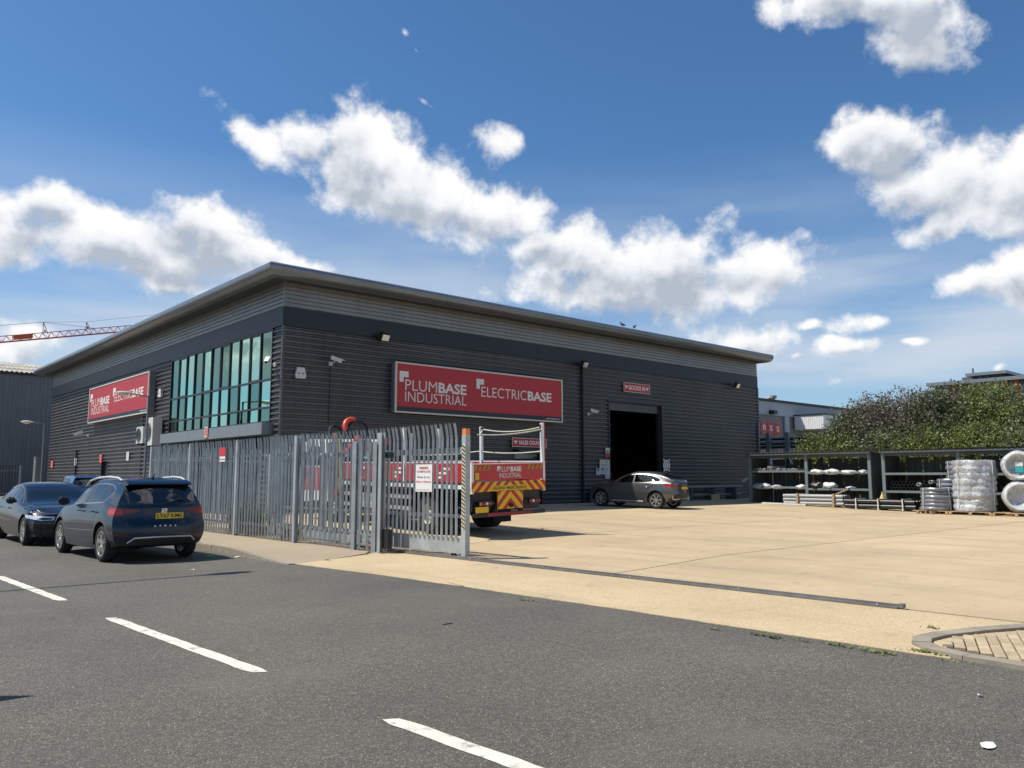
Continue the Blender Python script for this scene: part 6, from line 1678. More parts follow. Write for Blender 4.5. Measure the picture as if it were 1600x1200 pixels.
def pipe_along_y(nm, label, x, y0, y1, z, r, mt, cat='pipe', group=None, n=10, hollow=True):
    prof = [(r, 0), (r, y1 - y0)] + ([(r * .86, y1 - y0), (r * .86, 0)] if hollow else [(0, y1 - y0), (0, 0)])
    o = MB().lathe(prof, (x, y0, z), 'y', n, close=True).build(nm, mt, smooth=40)
    tag(o, label, cat, group); return o
def place_pipes():
    # long lagged and plastic pipes lying on the shelves, ends towards the yard
    rnd = random.Random(5)
    def shelf_z(y, zs): return zf(SX, y) + zs + .03
    def xpipe(nm, label, y, z, r, x0, x1, mt, grp):
        o = MB().lathe([(r, x0), (r, x1), (r * .85, x1), (r * .85, x0)], (0, y, z), 'x', 10, close=True).build(nm, mt, smooth=40); tag(o, label, 'pipe', grp)
    # left bay of the first shelter, upper shelf: a row of short pale pipes
    y0, y1 = ys1[0] - .25, ys1[1] + .5
    k = 0
    y = y0
    while y > y1:
        r = rnd.choice((.05, .06, .07)); zm = (zf(SX, ys1[0]) + zf(SX, ys1[1])) / 2 + 1.66 - .02
        xpipe('stored_pipe', 'pale pipe end in the row on the upper left shelf beside the warehouse', y, zm + r + .005, r, SX + .06, SX + 1.5, rnd.choice((M['bag'], M['pipe_g'], M['wood'])), 'pipes on the upper left shelf')
        y -= 2 * r + rnd.uniform(.03, .16); k += 1
    zz_ = (zf(SX, ys1[0]) + zf(SX, ys1[1])) / 2 + 1.64
    for j, dy in enumerate((1.05, 1.17)): xpipe('stored_pipe', 'white pipe end stacked on top of the upper left shelf row', ys1[0] - dy, zz_ + .19, .06, SX + .05, SX + 1.4, M['bag'], 'white pipes stacked on the row')
    # black pipes in the second shelter, stacked honeycomb on the lower shelf
    a, b = ys2[0] - .2, ys2[1] + 1.1
    zb0 = (zf(SX, ys2[0]) + zf(SX, ys2[1])) / 2 + .84
    for row in range(3):
        y = a - row * .08
        while y > b:
            xpipe('stored_pipe', 'black pipe end in the honeycomb stack on the middle shelf behind the coils', y, zb0 + .08 + row * .14, .078, SX + .10, SX + 1.5, M['pipe_k'], 'black pipes on the middle shelf')
            y -= .16
    for (px_, py_) in ((1436, 757), (1455, 753)):
        p = PX(px_, py_, SX - .02)
        xpipe('stored_pipe', 'white-capped pipe sticking out of the middle shelf behind the coils', p[1], p[2], .075, SX - .12, SX + 1.2, M['bag'], 'white-capped pipes')
place_pipes()
def sack(label, px0, px1, py0, py1, mt='bag', x=SX - .06, seed=0, grp='plastic sacks on the shelves'):
    """lumpy sack of fittings filling a box"""
    a, b = PX(px0, py1, x), PX(px1, py0, x); w, h, d = a[1] - b[1], b[2] - a[2], .55
    rnd = random.Random(seed); n, m_ = 16, 9; vs, fs = [], []
    ph = [rnd.uniform(0, 6) for _ in range(6)]
    for j in range(m_ + 1):
        v = j / m_; th = math.pi * v
        for i in range(n):
            u = 2 * math.pi * i / n
            lump = 1 + .13 * math.sin(3 * u + ph[0] + 2 * th) + .10 * math.sin(5 * u + ph[1] - 3 * th) + .07 * math.sin(9 * u + ph[2]) + rnd.uniform(-.05, .05)
            s = math.sin(th) ** .55
            vs.append((x + d / 2 + d / 2 * math.cos(u) * s * lump, (a[1] + b[1]) / 2 + w / 2 * math.sin(u) * s * lump, a[2] + h * (.5 - .5 * math.cos(th)) * (1 + .12 * math.sin(2 * u + ph[3]) * v)))
    for j in range(m_):
        for i in range(n): fs.append((j * n + i, j * n + (i + 1) % n, (j + 1) * n + (i + 1) % n, (j + 1) * n + i))
    o = MB().add(vs, fs).build('sack', M[mt], smooth=55); tag(o, label, 'sack', grp)
sack('leftmost of three white sacks on the upper shelf right of the middle post', 1261, 1283, 733.5, 741.6, seed=1)
sack('middle one of three white sacks on the upper shelf right of the middle post', 1284, 1308, 733, 741.6, seed=2)
sack('rightmost of three white sacks on the upper shelf right of the middle post', 1309, 1333, 735, 741.6, seed=3)
sack('grey sack at the right end of the upper shelf, beside the shelter end post', 1337, 1353, 734, 741.6, 'film', seed=4)
sack('long silver sack at the left end of the lower shelf near the warehouse', 1172, 1200, 755.5, 764.5, 'film', seed=5)
sack('flat silver sack on the lower shelf left of the small white bundle', 1201, 1218, 758, 764.5, 'film', seed=6)
sack('small white bundle on the lower shelf just left of the middle post', 1240, 1256, 757.5, 764.8, seed=7)
sack('white sack on the lower shelf beside the dark sack right of the middle post', 1281, 1302, 754.5, 764.5, seed=8)
sack('dark sack on the lower shelf just right of the middle post', 1262, 1283, 753, 764.5, 'pipe_k', seed=9)
sack('small grey bundle at the right end of the lower shelf', 1319, 1332, 760, 764.7, 'film', seed=10)
sack('silver bundle on the floor of the shelter nearest the warehouse', 1222, 1238, 781, 787, 'film', seed=11)

# bundles of pipe on the ground in front of the first shelter
def bundle(name, label, x, px0, px1, py, rows, cols, r, mt, battens, seed=0):
    p0, p1 = PX(px0, py, x), PX(px1, py, x); y0, y1 = p0[1], p1[1]
    zg = zf(x, (y0 + y1) / 2)
    t = thing(name, label, 'pipe bundle', (x, (y0 + y1) / 2, zg))
    zz0 = zg + .06
    for j in range(rows):
        for i in range(cols):
            z = zz0 + r + j * 2 * r * 1.03; xx = x + (i - (cols - 1) / 2) * 2 * r * 1.02
            e = random.uniform(-.03, .03)
            mb = MB().lathe([(r, 0), (r, y0 - y1), (r * .88, y0 - y1), (r * .88, 0)], (xx, y1 + e, z), 'y', 14, close=True); mb.build('pipe', mt, t, smooth=40)
    for f in battens:
        y = y1 + (y0 - y1) * f; xw = cols * r * 1.02 + .03; H_ = rows * 2 * r * 1.03
        m2 = M['wood'] if mt is M['pipe_g'] else M['bag']
        w_ = .05 if m2 is M['wood'] else .022
        MB().box((x - xw - .03, y - w_, zg), (x - xw, y + w_, zz0 + H_ + .04)).build('strap' if m2 is M['bag'] else 'batten', m2, t)
        MB().box((x - xw, y - w_, zz0 + H_), (x + xw, y + w_, zz0 + H_ + .03)).build('strap' if m2 is M['bag'] else 'batten', m2, t)
        MB().box((x - xw, y - .05, zg), (x + xw, y + .05, zg + .058)).build('bearer', M['wood'], t)
bundle('pipe_bundle', 'bundle of pale grey pipes three high with timber battens before the shelter', 36.2, 1230, 1323, 790, 3, 4, .082, M['pipe_g'], (.15, .75))
bundle('pipe_bundle', 'bundle of black pipes tied with white straps before the coils', 35.9, 1326, 1436, 791, 2, 4, .10, M['pipe_k'], (.16, .5, .82))
o = MB().bar(PX(1300, 775, 36.3), PX(1326, 764, 36.3), .16, .05).build('loose_plank', M['wood']); tag(o, 'loose timber plank lying tilted on top of the grey pipe bundle', 'plank')
a = GY(1192, 787.5); o = MB().bar((a[0], a[1], zf(a[0], a[1]) + .05), (a[0] + .2, a[1] - 2.2, zf(a[0], a[1] - 2) + .05), .25, .07).build('loose_plank', M['bag']); tag(o, 'flat pale board on the ground at the left end of the shelter', 'plank')
o = MB().bar(PX(1160, 752, SX - .05), PX(1178, 742, SX + .4), .10, .10).build('angled_pipe', M['pipe_g']); tag(o, 'grey length sticking out beyond the left end of the shelter', 'pipe')
# skip rail and boxes against the yard wall, in shade
def wall_clutter():
    t = thing('pipe_trestle', 'low dark trestle with long pipes against the shaded yard wall right of the car', 'trestle', (37.5, 25.9, zf(37.5, 25.9)))
    for x in (35.3, 37.4, 39.4): MB().box((x - .05, 25.6, .3), (x + .05, 26.3, 1.0)).build('leg_frame', M['shed'], t)
    for z, y in ((.98, 25.75), (.98, 26.05), (.55, 25.9)): MB().tube([(34.6, y, z + .08), (40.2, y, z + .08)], .075, 10).build('pipe', M['shedp'], t, smooth=True)
    o = MB().box((36.9, 25.5, zf(37, 25.5)), (37.6, 25.58, zf(37, 25.5) + .32)).build('timber_block', M['wood']); tag(o, 'reddish timber block on the ground by the shaded trestle', 'block')
    o = thing('blue_crate', 'pale blue crate against the yard wall beside the parked coupe nose', 'crate', (28.6, 26.2, zf(28.6, 26.2)))
    bl = pm('pale blue crate', (.16, .22, .30), .6)
    z0 = zf(28.6, 26.2)
    for k in range(4): MB().box((28.25, 25.95, z0 + .05 + k * .17), (28.95, 25.98, z0 + .19 + k * .17)).build('slat', bl, o)
    MB().box((28.27, 25.985, z0), (28.93, 26.4, z0 + .70)).build('box', bl, o)
wall_clutter()

# ------------------------------------------------------------------ pallets and shrink-wrapped coils
def pallet(label, x, y, w=1.2, d=1.0, rot=0.):
    z = zf(x, y) + .004
    t = thing('pallet', label, 'pallet', (x, y, z), rot, group='pallets under the coils')
    for k in range(5): MB().box((-d / 2 + k * (d - .1) / 4, -w / 2, .122), (-d / 2 + k * (d - .1) / 4 + .1, w / 2, .144)).build('deck_board', M['wood'], t, local=True)
    for j in (-1, 0, 1):
        MB().box((-d / 2, j * (w / 2 - .07) - .05, .10), (d / 2, j * (w / 2 - .07) + .05, .121)).build('stringer', M['wood'], t, local=True)
        for i in (-1, 0, 1): MB().box((i * (d / 2 - .07) - .07, j * (w / 2 - .07) - .05, .022), (i * (d / 2 - .07) + .07, j * (w / 2 - .07) + .05, .10)).build('block', M['wood'], t, local=True)
    for i in (-1, 0, 1): MB().box((i * (d / 2 - .07) - .05, -w / 2, 0), (i * (d / 2 - .07) + .05, w / 2, .022)).build('base_board', M['wood'], t, local=True)
    return z + .144
def coil_stack(name, label, x, y, z, R, H, turns, mt, seed, tilt=0., lean=0., taper=0., film=False):
    """coils lying flat, one on another: ribbed drum with an uneven outline and loose film"""
    rnd = random.Random(seed); n = 44; vs, fs = [], []; ph = [rnd.uniform(0, 6) for _ in range(8)]
    prof = []
    for k in range(turns):
        z0 = H * k / turns; off = rnd.uniform(-.03, .03) * R + R * (1 - taper * k / turns)
        ox, oy = rnd.uniform(-.025, .025), rnd.uniform(-.025, .025)
        for a in np.linspace(.08, .92, 5): prof.append((off + .045 * math.sin(math.pi * a) * (.7 if film else 1), z0 + H / turns * a, ox, oy))
    rows = []
    for r, zz_, ox, oy in prof:
        row = []
        for i in range(n):
            u = 2 * math.pi * i / n
            c = 1 + (.04 * math.sin(3 * u + ph[0] + zz_ * 2) + .03 * math.sin(7 * u + ph[1] - zz_ * 4) + .022 * math.sin(13 * u + zz_ * 7) + .016 * math.sin(21 * u - zz_ * 11) + rnd.uniform(-.016, .016)) * (1. if film else .35)
            row.append((ox + r * c * math.cos(u) + lean * zz_, oy + r * c * math.sin(u), zz_))
        rows.append(row)
    top = [(p[0] * .60, p[1] * .60, H - .02 + rnd.uniform(0, .03)) for p in rows[-1]]; inn = [(p[0] * .56, p[1] * .56, H * .55) for p in rows[-1]]
    rows += [top, inn]
    vs = [p for r in rows for p in r]
    for j in range(len(rows) - 1):
        for i in range(n): fs.append((j * n + i, j * n + (i + 1) % n, (j + 1) * n + (i + 1) % n, (j + 1) * n + i))
    fs.append(tuple((len(rows) - 1) * n + i for i in range(n)))
    t = thing(name, label, 'pipe coil', (x, y, z))
    MB().add(vs, fs).build('coil', mt, t, local=True, smooth=50)
    for a in (.5, 2.6, 4.4):
        st = []
        for zz_ in np.linspace(0.02, H - .02, 14): st.append(((R * (1 - taper * zz_ / H) + .055) * math.cos(a) + lean * zz_, (R * (1 - taper * zz_ / H) + .055) * math.sin(a), zz_))
        MB().tube(st, .016, 5).build('strap', M['bag'], t, local=True)
    return t
def coil_disc(name, label, c, R, w, face, mt, seed, rim=None, tagc=None):
    """a coil standing on edge, wrapped; face = direction its flat side looks"""
    t = thing(name, label, 'pipe coil', tuple(c))
    f_ = np.array((face[0], face[1], 0.)); f_ /= np.linalg.norm(f_); u = np.array((-f_[1], f_[0], 0)); rnd = random.Random(seed)
    n = 48; prof = [(.30 * R, w * .30), (.55 * R, w * .34), (.70 * R, w * .44), (.80 * R, w * .5), (.90 * R, w * .47), (R, w * .36), (R * 1.01, w * .12), (R * .985, 0), (R * 1.01, -w * .15), (R, -w * .36), (.9 * R, -w * .48), (.6 * R, -w * .5)]
    vs, fs = [], []
    for r, h in prof:
        for k in range(n):
            a = 2 * math.pi * k / n; j = 1 + rnd.uniform(-.012, .012) + .02 * math.sin(5 * a + seed) * (r / R) ** 2
            p = u * r * j * math.cos(a) + np.array((0, 0, r * j * math.sin(a))) + f_ * (h + rnd.uniform(-.012, .012)); vs.append(p)
    for i in range(len(prof) - 1):
        for k in range(n): fs.append((i * n + k, i * n + (k + 1) % n, (i + 1) * n + (k + 1) % n, (i + 1) * n + k))
    fs += [tuple(range(n)), tuple((len(prof) - 1) * n + k for k in range(n))]
    MB().add(vs, fs).build('wrapped_coil', mt, t, local=True, smooth=55)
    ring = [(u * R * .80 * math.cos(a) + np.array((0, 0, R * .80 * math.sin(a))) + f_ * w * .50) for a in np.linspace(0, 2 * math.pi, 41)]
    MB().tube([tuple(p) for p in ring], .055, 8, caps=False).build('bead', rim or M['beadm'], t, local=True, smooth=True)
    if tagc:
        for (zz_, hh, mt2) in ((.07, .08, M['white']), (-.13, .10, tagc)):
            MB().obox(f_ * (w * .43) + np.array((0, 0, zz_)), u * .13, f_ * .006, (0, 0, hh)).build('label', mt2, t, local=True)
    return t
M['beadm'] = pm('milky film', (.52, .54, .55), .3, var=.2, vs=6, coat=.4)
def coils():
    CX = 34.3
    def pos(px, py):
        p = GY(px, py); return p
    def at(px, x): return x, PX(px, 745, x)[1]
    x, y = at(1461, 34.75); za = pallet('small low pallet under the short grey coil stack', x, y, 1.25, 1.1)
    coil_stack('coil_stack', 'short stack of grey pipe coils, lowest and farthest left of the wrapped stock', x, y, za, .58, .92, 6, M['coil'], 1, taper=.10)
    x, y = at(1486, 35.9); za = pallet('pallet under the medium grey coil stack', x, y, 1.1, 1.0)
    coil_stack('coil_stack', 'medium stack of grey pipe coils behind the short one', x, y, za, .52, 1.28, 7, M['coil'], 2, taper=.04)
    x, y = at(1522.5, 34.9); za = pallet('pallet under the tall shrink-wrapped stack', x, y, 1.6, 1.4)
    coil_stack('coil_stack', 'tall shrink-wrapped stack of coils, centre of the wrapped stock', x, y, za, .72, 2.02, 8, M['film'], 3, film=True)
    x, y = at(1499, 36.45); za = pallet('pallet under the tall grey stack behind the shrink-wrapped one', x, y - .1, 1.0, .9)
    coil_stack('coil_stack', 'tall grey coil stack half hidden behind the shrink-wrapped stack', x, y, za, .46, 2.02, 10, M['coil'], 4)
    x, y = at(1592, 34.8); za = pallet('pallet under the wrapped coils standing on edge at the right edge', x, y, 1.7, 1.2)
    p4 = (x - .55, y - .15)
    f_ = (-.85, -.30)
    teal = pm('teal label', (.02, .42, .42), .5)
    coil_disc('wrapped_coil', 'lower shrink-wrapped coil standing on edge at the right edge', (p4[0] + .55, p4[1] + .15, za + .60), .60, .85, f_, M['film'], 5)
    coil_disc('wrapped_coil', 'upper shrink-wrapped coil with white and teal labels at the right edge', (p4[0] + .58, p4[1] + .15, za + 1.76), .58, .80, f_, M['film'], 6, tagc=teal)
    za = pallet('pallet beyond the right edge of the wrapped stock', p4[0] + .6, p4[1] - 2.3, 1.5, 1.2)
    coil_stack('coil_stack', 'wrapped coil stack beyond the edge coils', p4[0] + .6, p4[1] - 2.3, za, .70, 1.8, 8, M['film'], 9, film=True)
    # yellow sack and rubble by the middle shelter post
    b = PX(1379, 779, SX - .35); z0 = zf(SX, b[1])
    t = thing('yellow_cone', 'pale yellow cone-shaped bag by the post between the shelters', 'bag', (b[0], b[1], z0))
    MB().lathe([(0, 0), (.17, 0), (.15, .25), (.12, .5), (.05, .66), (.035, .72), (.05, .78), (0, .78)], (0, 0, 0), 'z', 14).build('bag', pm('yellow bag', (.66, .50, .16), .6, var=.12, vs=9), t, local=True, smooth=True)
coils()
# ------------------------------------------------------------------ bits on the road
def litter():
    rnd = random.Random(2)
    def scrap(label, px, py, s, mt):
        p = G(px, py); n = 7; pts = [(p[0] + s * (1 + .4 * rnd.random()) * math.cos(2 * math.pi * k / n), p[1] + s * .6 * (1 + .4 * rnd.random()) * math.sin(2 * math.pi * k / n)) for k in range(n)]
        mb = MB(); c = (p[0] + s * .3, p[1], .018 * s / .05); mb.add([(a, b, .005 + rnd.random() * .016) for a, b in pts] + [c], [(k, (k + 1) % n, n) for k in range(n)])
        o = mb.build('paper_scrap', mt); tag(o, label, 'litter')
    scrap('crumpled white scrap on the road at the lower right', 1545, 1168, .055, M['white'])
    scrap('tiny white scrap on the road above the crumpled one at lower right', 1531, 1089, .022, M['white'])
    scrap('green scrap on the road in the shade behind the SUV', 327, 870, .10, pm('green scrap', (.05, .40, .08), .6))
    scrap('white scrap beside the kerb right of the SUV', 372, 871, .06, M['white'])
    scrap('pale scrap on the road between SUV and lamp shadow', 300, 891, .035, M['white'])
    o = MB().bar(tuple(G(692, 977) + np.array((0, 0, .008))), tuple(G(707, 974.5) + np.array((0, 0, .008))), .008, .008).build('twig', M['dark']); tag(o, 'short dark twig lying on the asphalt', 'twig')
    o = MB().bar(tuple(G(698, 911) + np.array((0, 0, .014))), tuple(G(724, 917) + np.array((0, 0, .014))), .007, .007).build('twig', M['wood']); tag(o, 'thin brown twig lying on the apron', 'twig')
litter()
# ------------------------------------------------------------------ buildings behind
def hangar():
    Y = 78.0
    a = PY(0, 583, Y); z = a[2]
    t = thing('grey_hangar', 'dark blue-grey hangar with pale weathered roof beyond the warehouse, at the left edge', 'building', (10, Y, 0))
    mb = MB(); vs = []; x0, x1, p = 5., 40., .32; n = int((x1 - x0) / p)
    for k in range(n):
        x = x0 + k * p
        for dx, o in ((0, 0), (.14, 0), (.17, .05), (.29, .05)): vs += [(x + dx, Y - o, -.1), (x + dx, Y - o, z)]
    mb.add(vs, [(2 * k, 2 * k + 1, 2 * k + 3, 2 * k + 2) for k in range(len(vs) // 2 - 1)]); mb.build('front_wall', M['farwall'], t)
    MB().box((x0, Y - .18, z - .02), (x1, Y + .05, z + .16)).build('gutter', pm('brown gutter', (.05, .035, .035), .7), t)
    # corrugated cement roof in courses
    H = PY(0, 566.5, Y + 3.2)[2]
    for c in range(3):
        f0, f1 = c / 3, (c + 1) / 3
        mb = MB(); vs = []; n = int((x1 - x0) / .18)
        for k in range(n + 1):
            x = x0 + k * .18; w = .05 * math.cos(k * math.pi / 1.0)
            vs += [(x, Y - .2 + f0 * 3.6, z + .2 + (H - z - .2) * f0 + w + .05 * (3 - c) * 0 + .03 * c), (x, Y - .2 + f1 * 3.6 + .2, z + .2 + (H - z - .2) * (f1 + .05) + w + .03 * c)]
        mb.add(vs, [(2 * k, 2 * k + 1, 2 * k + 3, 2 * k + 2) for k in range(n)]); mb.build('roof_course', M['asb'], t, smooth=70)
    MB().add([(x0, Y + 3.4, H), (x1, Y + 3.4, H), (x1, Y + 16, z), (x0, Y + 16, z)], [(0, 1, 2, 3)]).build('roof_back', M['asb'], t)
    MB().add([(x0, Y + 16, -.1), (x1, Y + 16, -.1), (x1, Y + 16, z), (x0, Y + 16, z)], [(0, 1, 2, 3)]).build('rear_wall', M['farwall'], t)
    for x in (x0, x1): MB().add([(x, Y, -.1), (x, Y + 16, -.1), (x, Y + 16, z), (x, Y + 3.4, H), (x, Y, z)], [(0, 1, 2, 3, 4)]).build('gable', M['farwall'], t)
hangar()
M['galv_far'] = pm('dark weathered steel', (.05, .055, .06), .6, .3)
PALE_D = PALE.copy(); PALE_D.materials.clear(); PALE_D.materials.append(M['galv_far'])
fence('far_fence', 'dark palisade fence in front of the hangar, behind the black saloon', (5, 70), (12.3, 70), 3, .05, .05, spacing=.2, side=-1, pale=PALE_D)
p = PX(64, 742, 12.0)
o = MB().box((12.0, 63.2, 0), (12.3, 63.9, 2.9)).box((11.99, 63.3, 2.9), (12.31, 63.8, 3.0)).build('meter_cabinet', M['ledge']); tag(o, 'tall grey cabinet at the far corner of the warehouse', 'cabinet')

def bss():
    Y = 40.0
    zt = PY(1185, 623, Y)[2]; x0, x1 = 50.0, 110.0
    t = thing('grey_unit', 'pale grey industrial unit with a dark band behind the shelters', 'building', (75, Y, 0))
    upper = pm('pale grey panel', (.36, .41, .46), .5, var=.06, vs=.5)
    zs = PY(1195, 640.5, Y)[2] - .9
    zsplit = PY(1200, 648, Y)[2]
    MB().box((x0, Y, zsplit), (x1, Y + 20, zt - .14)).build('upper_wall', upper, t)
    MB().box((x0, Y + .12, -.1), (x1, Y + 20, zsplit)).build('lower_wall', M['farwall'], t)
    MB().box((x0 - .2, Y - .12, zt - .14), (x1 + .2, Y + 20, zt + .08)).build('roof_edge', M['dark'], t)
    a = PY(1226, 660, Y)[0]; b = PY(1233, 660, Y)[0]
    MB().box((a, Y - .05, -.1), (b, Y + .1, zsplit + .05)).build('pier', upper, t)
    # white canopy box
    cx = PY(1241, 655, Y)[0]; zc0, zc1 = PY(1242, 672, Y)[2], PY(1242, 650.5, Y)[2]
    mb = MB()
    cn = MB().box((cx, Y - 3.0, zc0), (cx + 9, Y - .01, zc1)).build('canopy', M['white'], t)
    for k in range(14): MB().box((cx - .03, Y - 2.95 + k * .21, zc0 + .03), (cx - .002, Y - 2.95 + k * .21 + .15, zc1 - .03)).build('canopy_rib', M['white'], cn)
    MB().box((cx - .1, Y - 3.1, zc1), (cx + 9.1, Y, zc1 + .12)).build('canopy_top', M['dark'], t)
    MB().box((PY(1246, 690, Y)[0], Y + .08, 0), (PY(1256, 690, Y)[0], Y + .13, zc0 - .4)).build('doorway', M['black'], t)
    MB().tube([(PY(1206, 615, Y + 3)[0], Y + 3, zt), (PY(1206, 615, Y + 3)[0], Y + 3, zt + .75)], .30, 12).build('flue', M['asb'], t, smooth=True)
    MB().tube([(PY(1206, 615, Y + 3)[0], Y + 3, zt + .75), (PY(1206, 615, Y + 3)[0], Y + 3, zt + 1.0)], .46, 12).build('flue_cap', M['asb'], t, smooth=True)
    q = PY(1204, 644, Y); MB().box((q[0] - .3, Y - .5, q[2] - .2), (q[0] + .35, Y - .02, q[2] + .15)).build('wall_lamp', M['black'], t)
    # sign of three linked red discs
    Ys = Y - .30; s = thing('disc_sign', 'sign of three red rounded discs lettered BSS behind the shelter', 'sign', (PY(1204, 668, Ys)[0], Ys, PY(1204, 682, Ys)[2]))
    for k, ch in enumerate('BSS'):
        c = PY(1193.3 + k * 10.3, 667.6 + k * 1.5, Ys); rx = abs(PY(1200, 668, Ys)[0] - PY(1193.6, 668, Ys)[0]); rz = abs(PY(1200, 657, Ys)[2] - PY(1200, 668, Ys)[2])
        for sc, off, mt, nm in ((1.0, 0, pm('pale red edge', (.55, .25, .26), .5), 'rim'), (.90, .05, M['red'], 'disc')):
            poly = [(rx * sc * math.cos(math.pi * (2 * i + 1) / 12) * 1.02, rz * sc * math.sin(math.pi * (2 * i + 1) / 12) * 1.02) for i in range(12)]
            MB().prism(poly, (c[0], Ys - off - .02 * k, c[2]), (1, 0, 0), (0, 0, 1), (0, .05, 0)).build(nm, mt, s)
        mb = MB(); lettering(mb, ch, (c[0] - rx * .36, Ys - .075 - .02 * k, c[2] - rz * .38), (1, 0, 0), (0, 0, 1), rx * .72, rz * .76, .03); mb.build('lettering', M['letter'], s)
    # cantilever pipe rack between the shelter and the unit
    XR2 = 44.8
    r = thing('pipe_rack', 'tall cantilever rack with pale uprights and dark pipes behind the shelter', 'rack', (XR2, 27, 0))
    for px_, top in ((1200.5, 677), (1230, 675.5)):
        b = PX(px_, top, XR2); MB().box((XR2 - .12, b[1] - .12, 0), (XR2 + .12, b[1] + .12, b[2])).build('upright', M['shedp'], r)
    y0, y1 = PX(1186, 690, XR2)[1] + 1, PX(1256, 690, XR2)[1]
    rnd = random.Random(4)
    for lv in (685.5, 692.5, 699):
        z = PX(1215, lv, XR2)[2]
        for k in range(4):
            MB().tube([(XR2 + .3 + .16 * k, y0 - rnd.uniform(0, .5), z + rnd.uniform(-.03, .08)), (XR2 + .3 + .16 * k, y1 + rnd.uniform(-.2, .6), z + rnd.uniform(-.03, .08))], rnd.choice((.07, .10)), 8).build('pipe', rnd.choice((M['pipe_k'], M['pipe_k'], M['pipe_g'])), r, smooth=True)
        for px_ in (1200.5, 1230): yy = PX(px_, 690, XR2)[1]; MB().box((XR2 + .1, yy - .04, z - .22), (XR2 + 1.1, yy + .04, z - .12)).build('arm', M['shed'], r)
bss()
def flats():
    Y = 45.0; X = 150.0
    # block far behind the bushes, wall facing the camera
    t = thing('apartment_block', 'far dark grey apartment block with orange-red panels above the bushes', 'building', (X, 50, 0))
    pz_ = lambda px, py: PX(px, py, X)
    zt = pz_(1530, 593)[2]; ya, yb_ = pz_(1462, 600)[1], pz_(1700, 600)[1]
    gr = pm('dark grey brick', (.085, .085, .09), .8, var=.1, vs=.8)
    orr = pm('orange red panel', (.46, .07, .025), .6, var=.05)
    MB().box((X, yb_, 0), (X + 18, ya, zt - .6)).build('wall', gr, t)
    MB().box((X - 1.2, yb_ - 1, zt - .6), (X + 19, ya + 1.2, zt)).build('roof_slab', M['ledge'], t)
    a, b = pz_(1521, 590)[1], pz_(1569, 590)[1]; z2 = pz_(1545, 582)[2]
    MB().box((X - .6, b, zt), (X + 12, a, z2 - .5)).build('penthouse', gr, t); MB().box((X - 1.4, b - .8, z2 - .5), (X + 13, a + .8, z2)).build('penthouse_roof', M['ledge'], t)
    for (p0, p1) in ((1488, 1495), (1570, 1573), (1584, 1592)):
        MB().box((X - .15, pz_(p1, 600)[1], zt - 9), (X - .001, pz_(p0, 600)[1], zt - .62)).build('panel', orr, t)
    for i, p0 in enumerate(range(1466, 1690, 11)):
        if any(a0 - 7 < p0 < a1 + 1 for a0, a1 in ((1488, 1495), (1570, 1573), (1584, 1592))): continue
        for k in range(3):
            z = zt - 2.9 - k * 2.9
            w_ = MB().box((X - .06, pz_(p0 + 6, 600)[1], z), (X - .002, pz_(p0, 600)[1], z + 1.7)).build('window', M['frame'], t)
            MB().box((X - .08, pz_(p0 + 5.6, 600)[1], z + .1), (X - .061, pz_(p0 + .4, 600)[1], z + 1.6)).build('pane', pm('far window glass', (.10, .14, .16), .15, spec=.8) if 'fwg' not in M else M['fwg'], w_)
    q = pz_(1511, 588); MB().tube([(X + 3, q[1], zt), (X + 3, q[1], zt + 2.4)], .12, 6).build('mast', M['dark'], t); MB().box((X + 2, q[1] - 1.5, zt), (X + 4, q[1] + 1.5, zt + .8)).build('plant_box', gr, t)
M['fwg'] = pm('far window glass', (.10, .14, .16), .15, spec=.8)
flats()
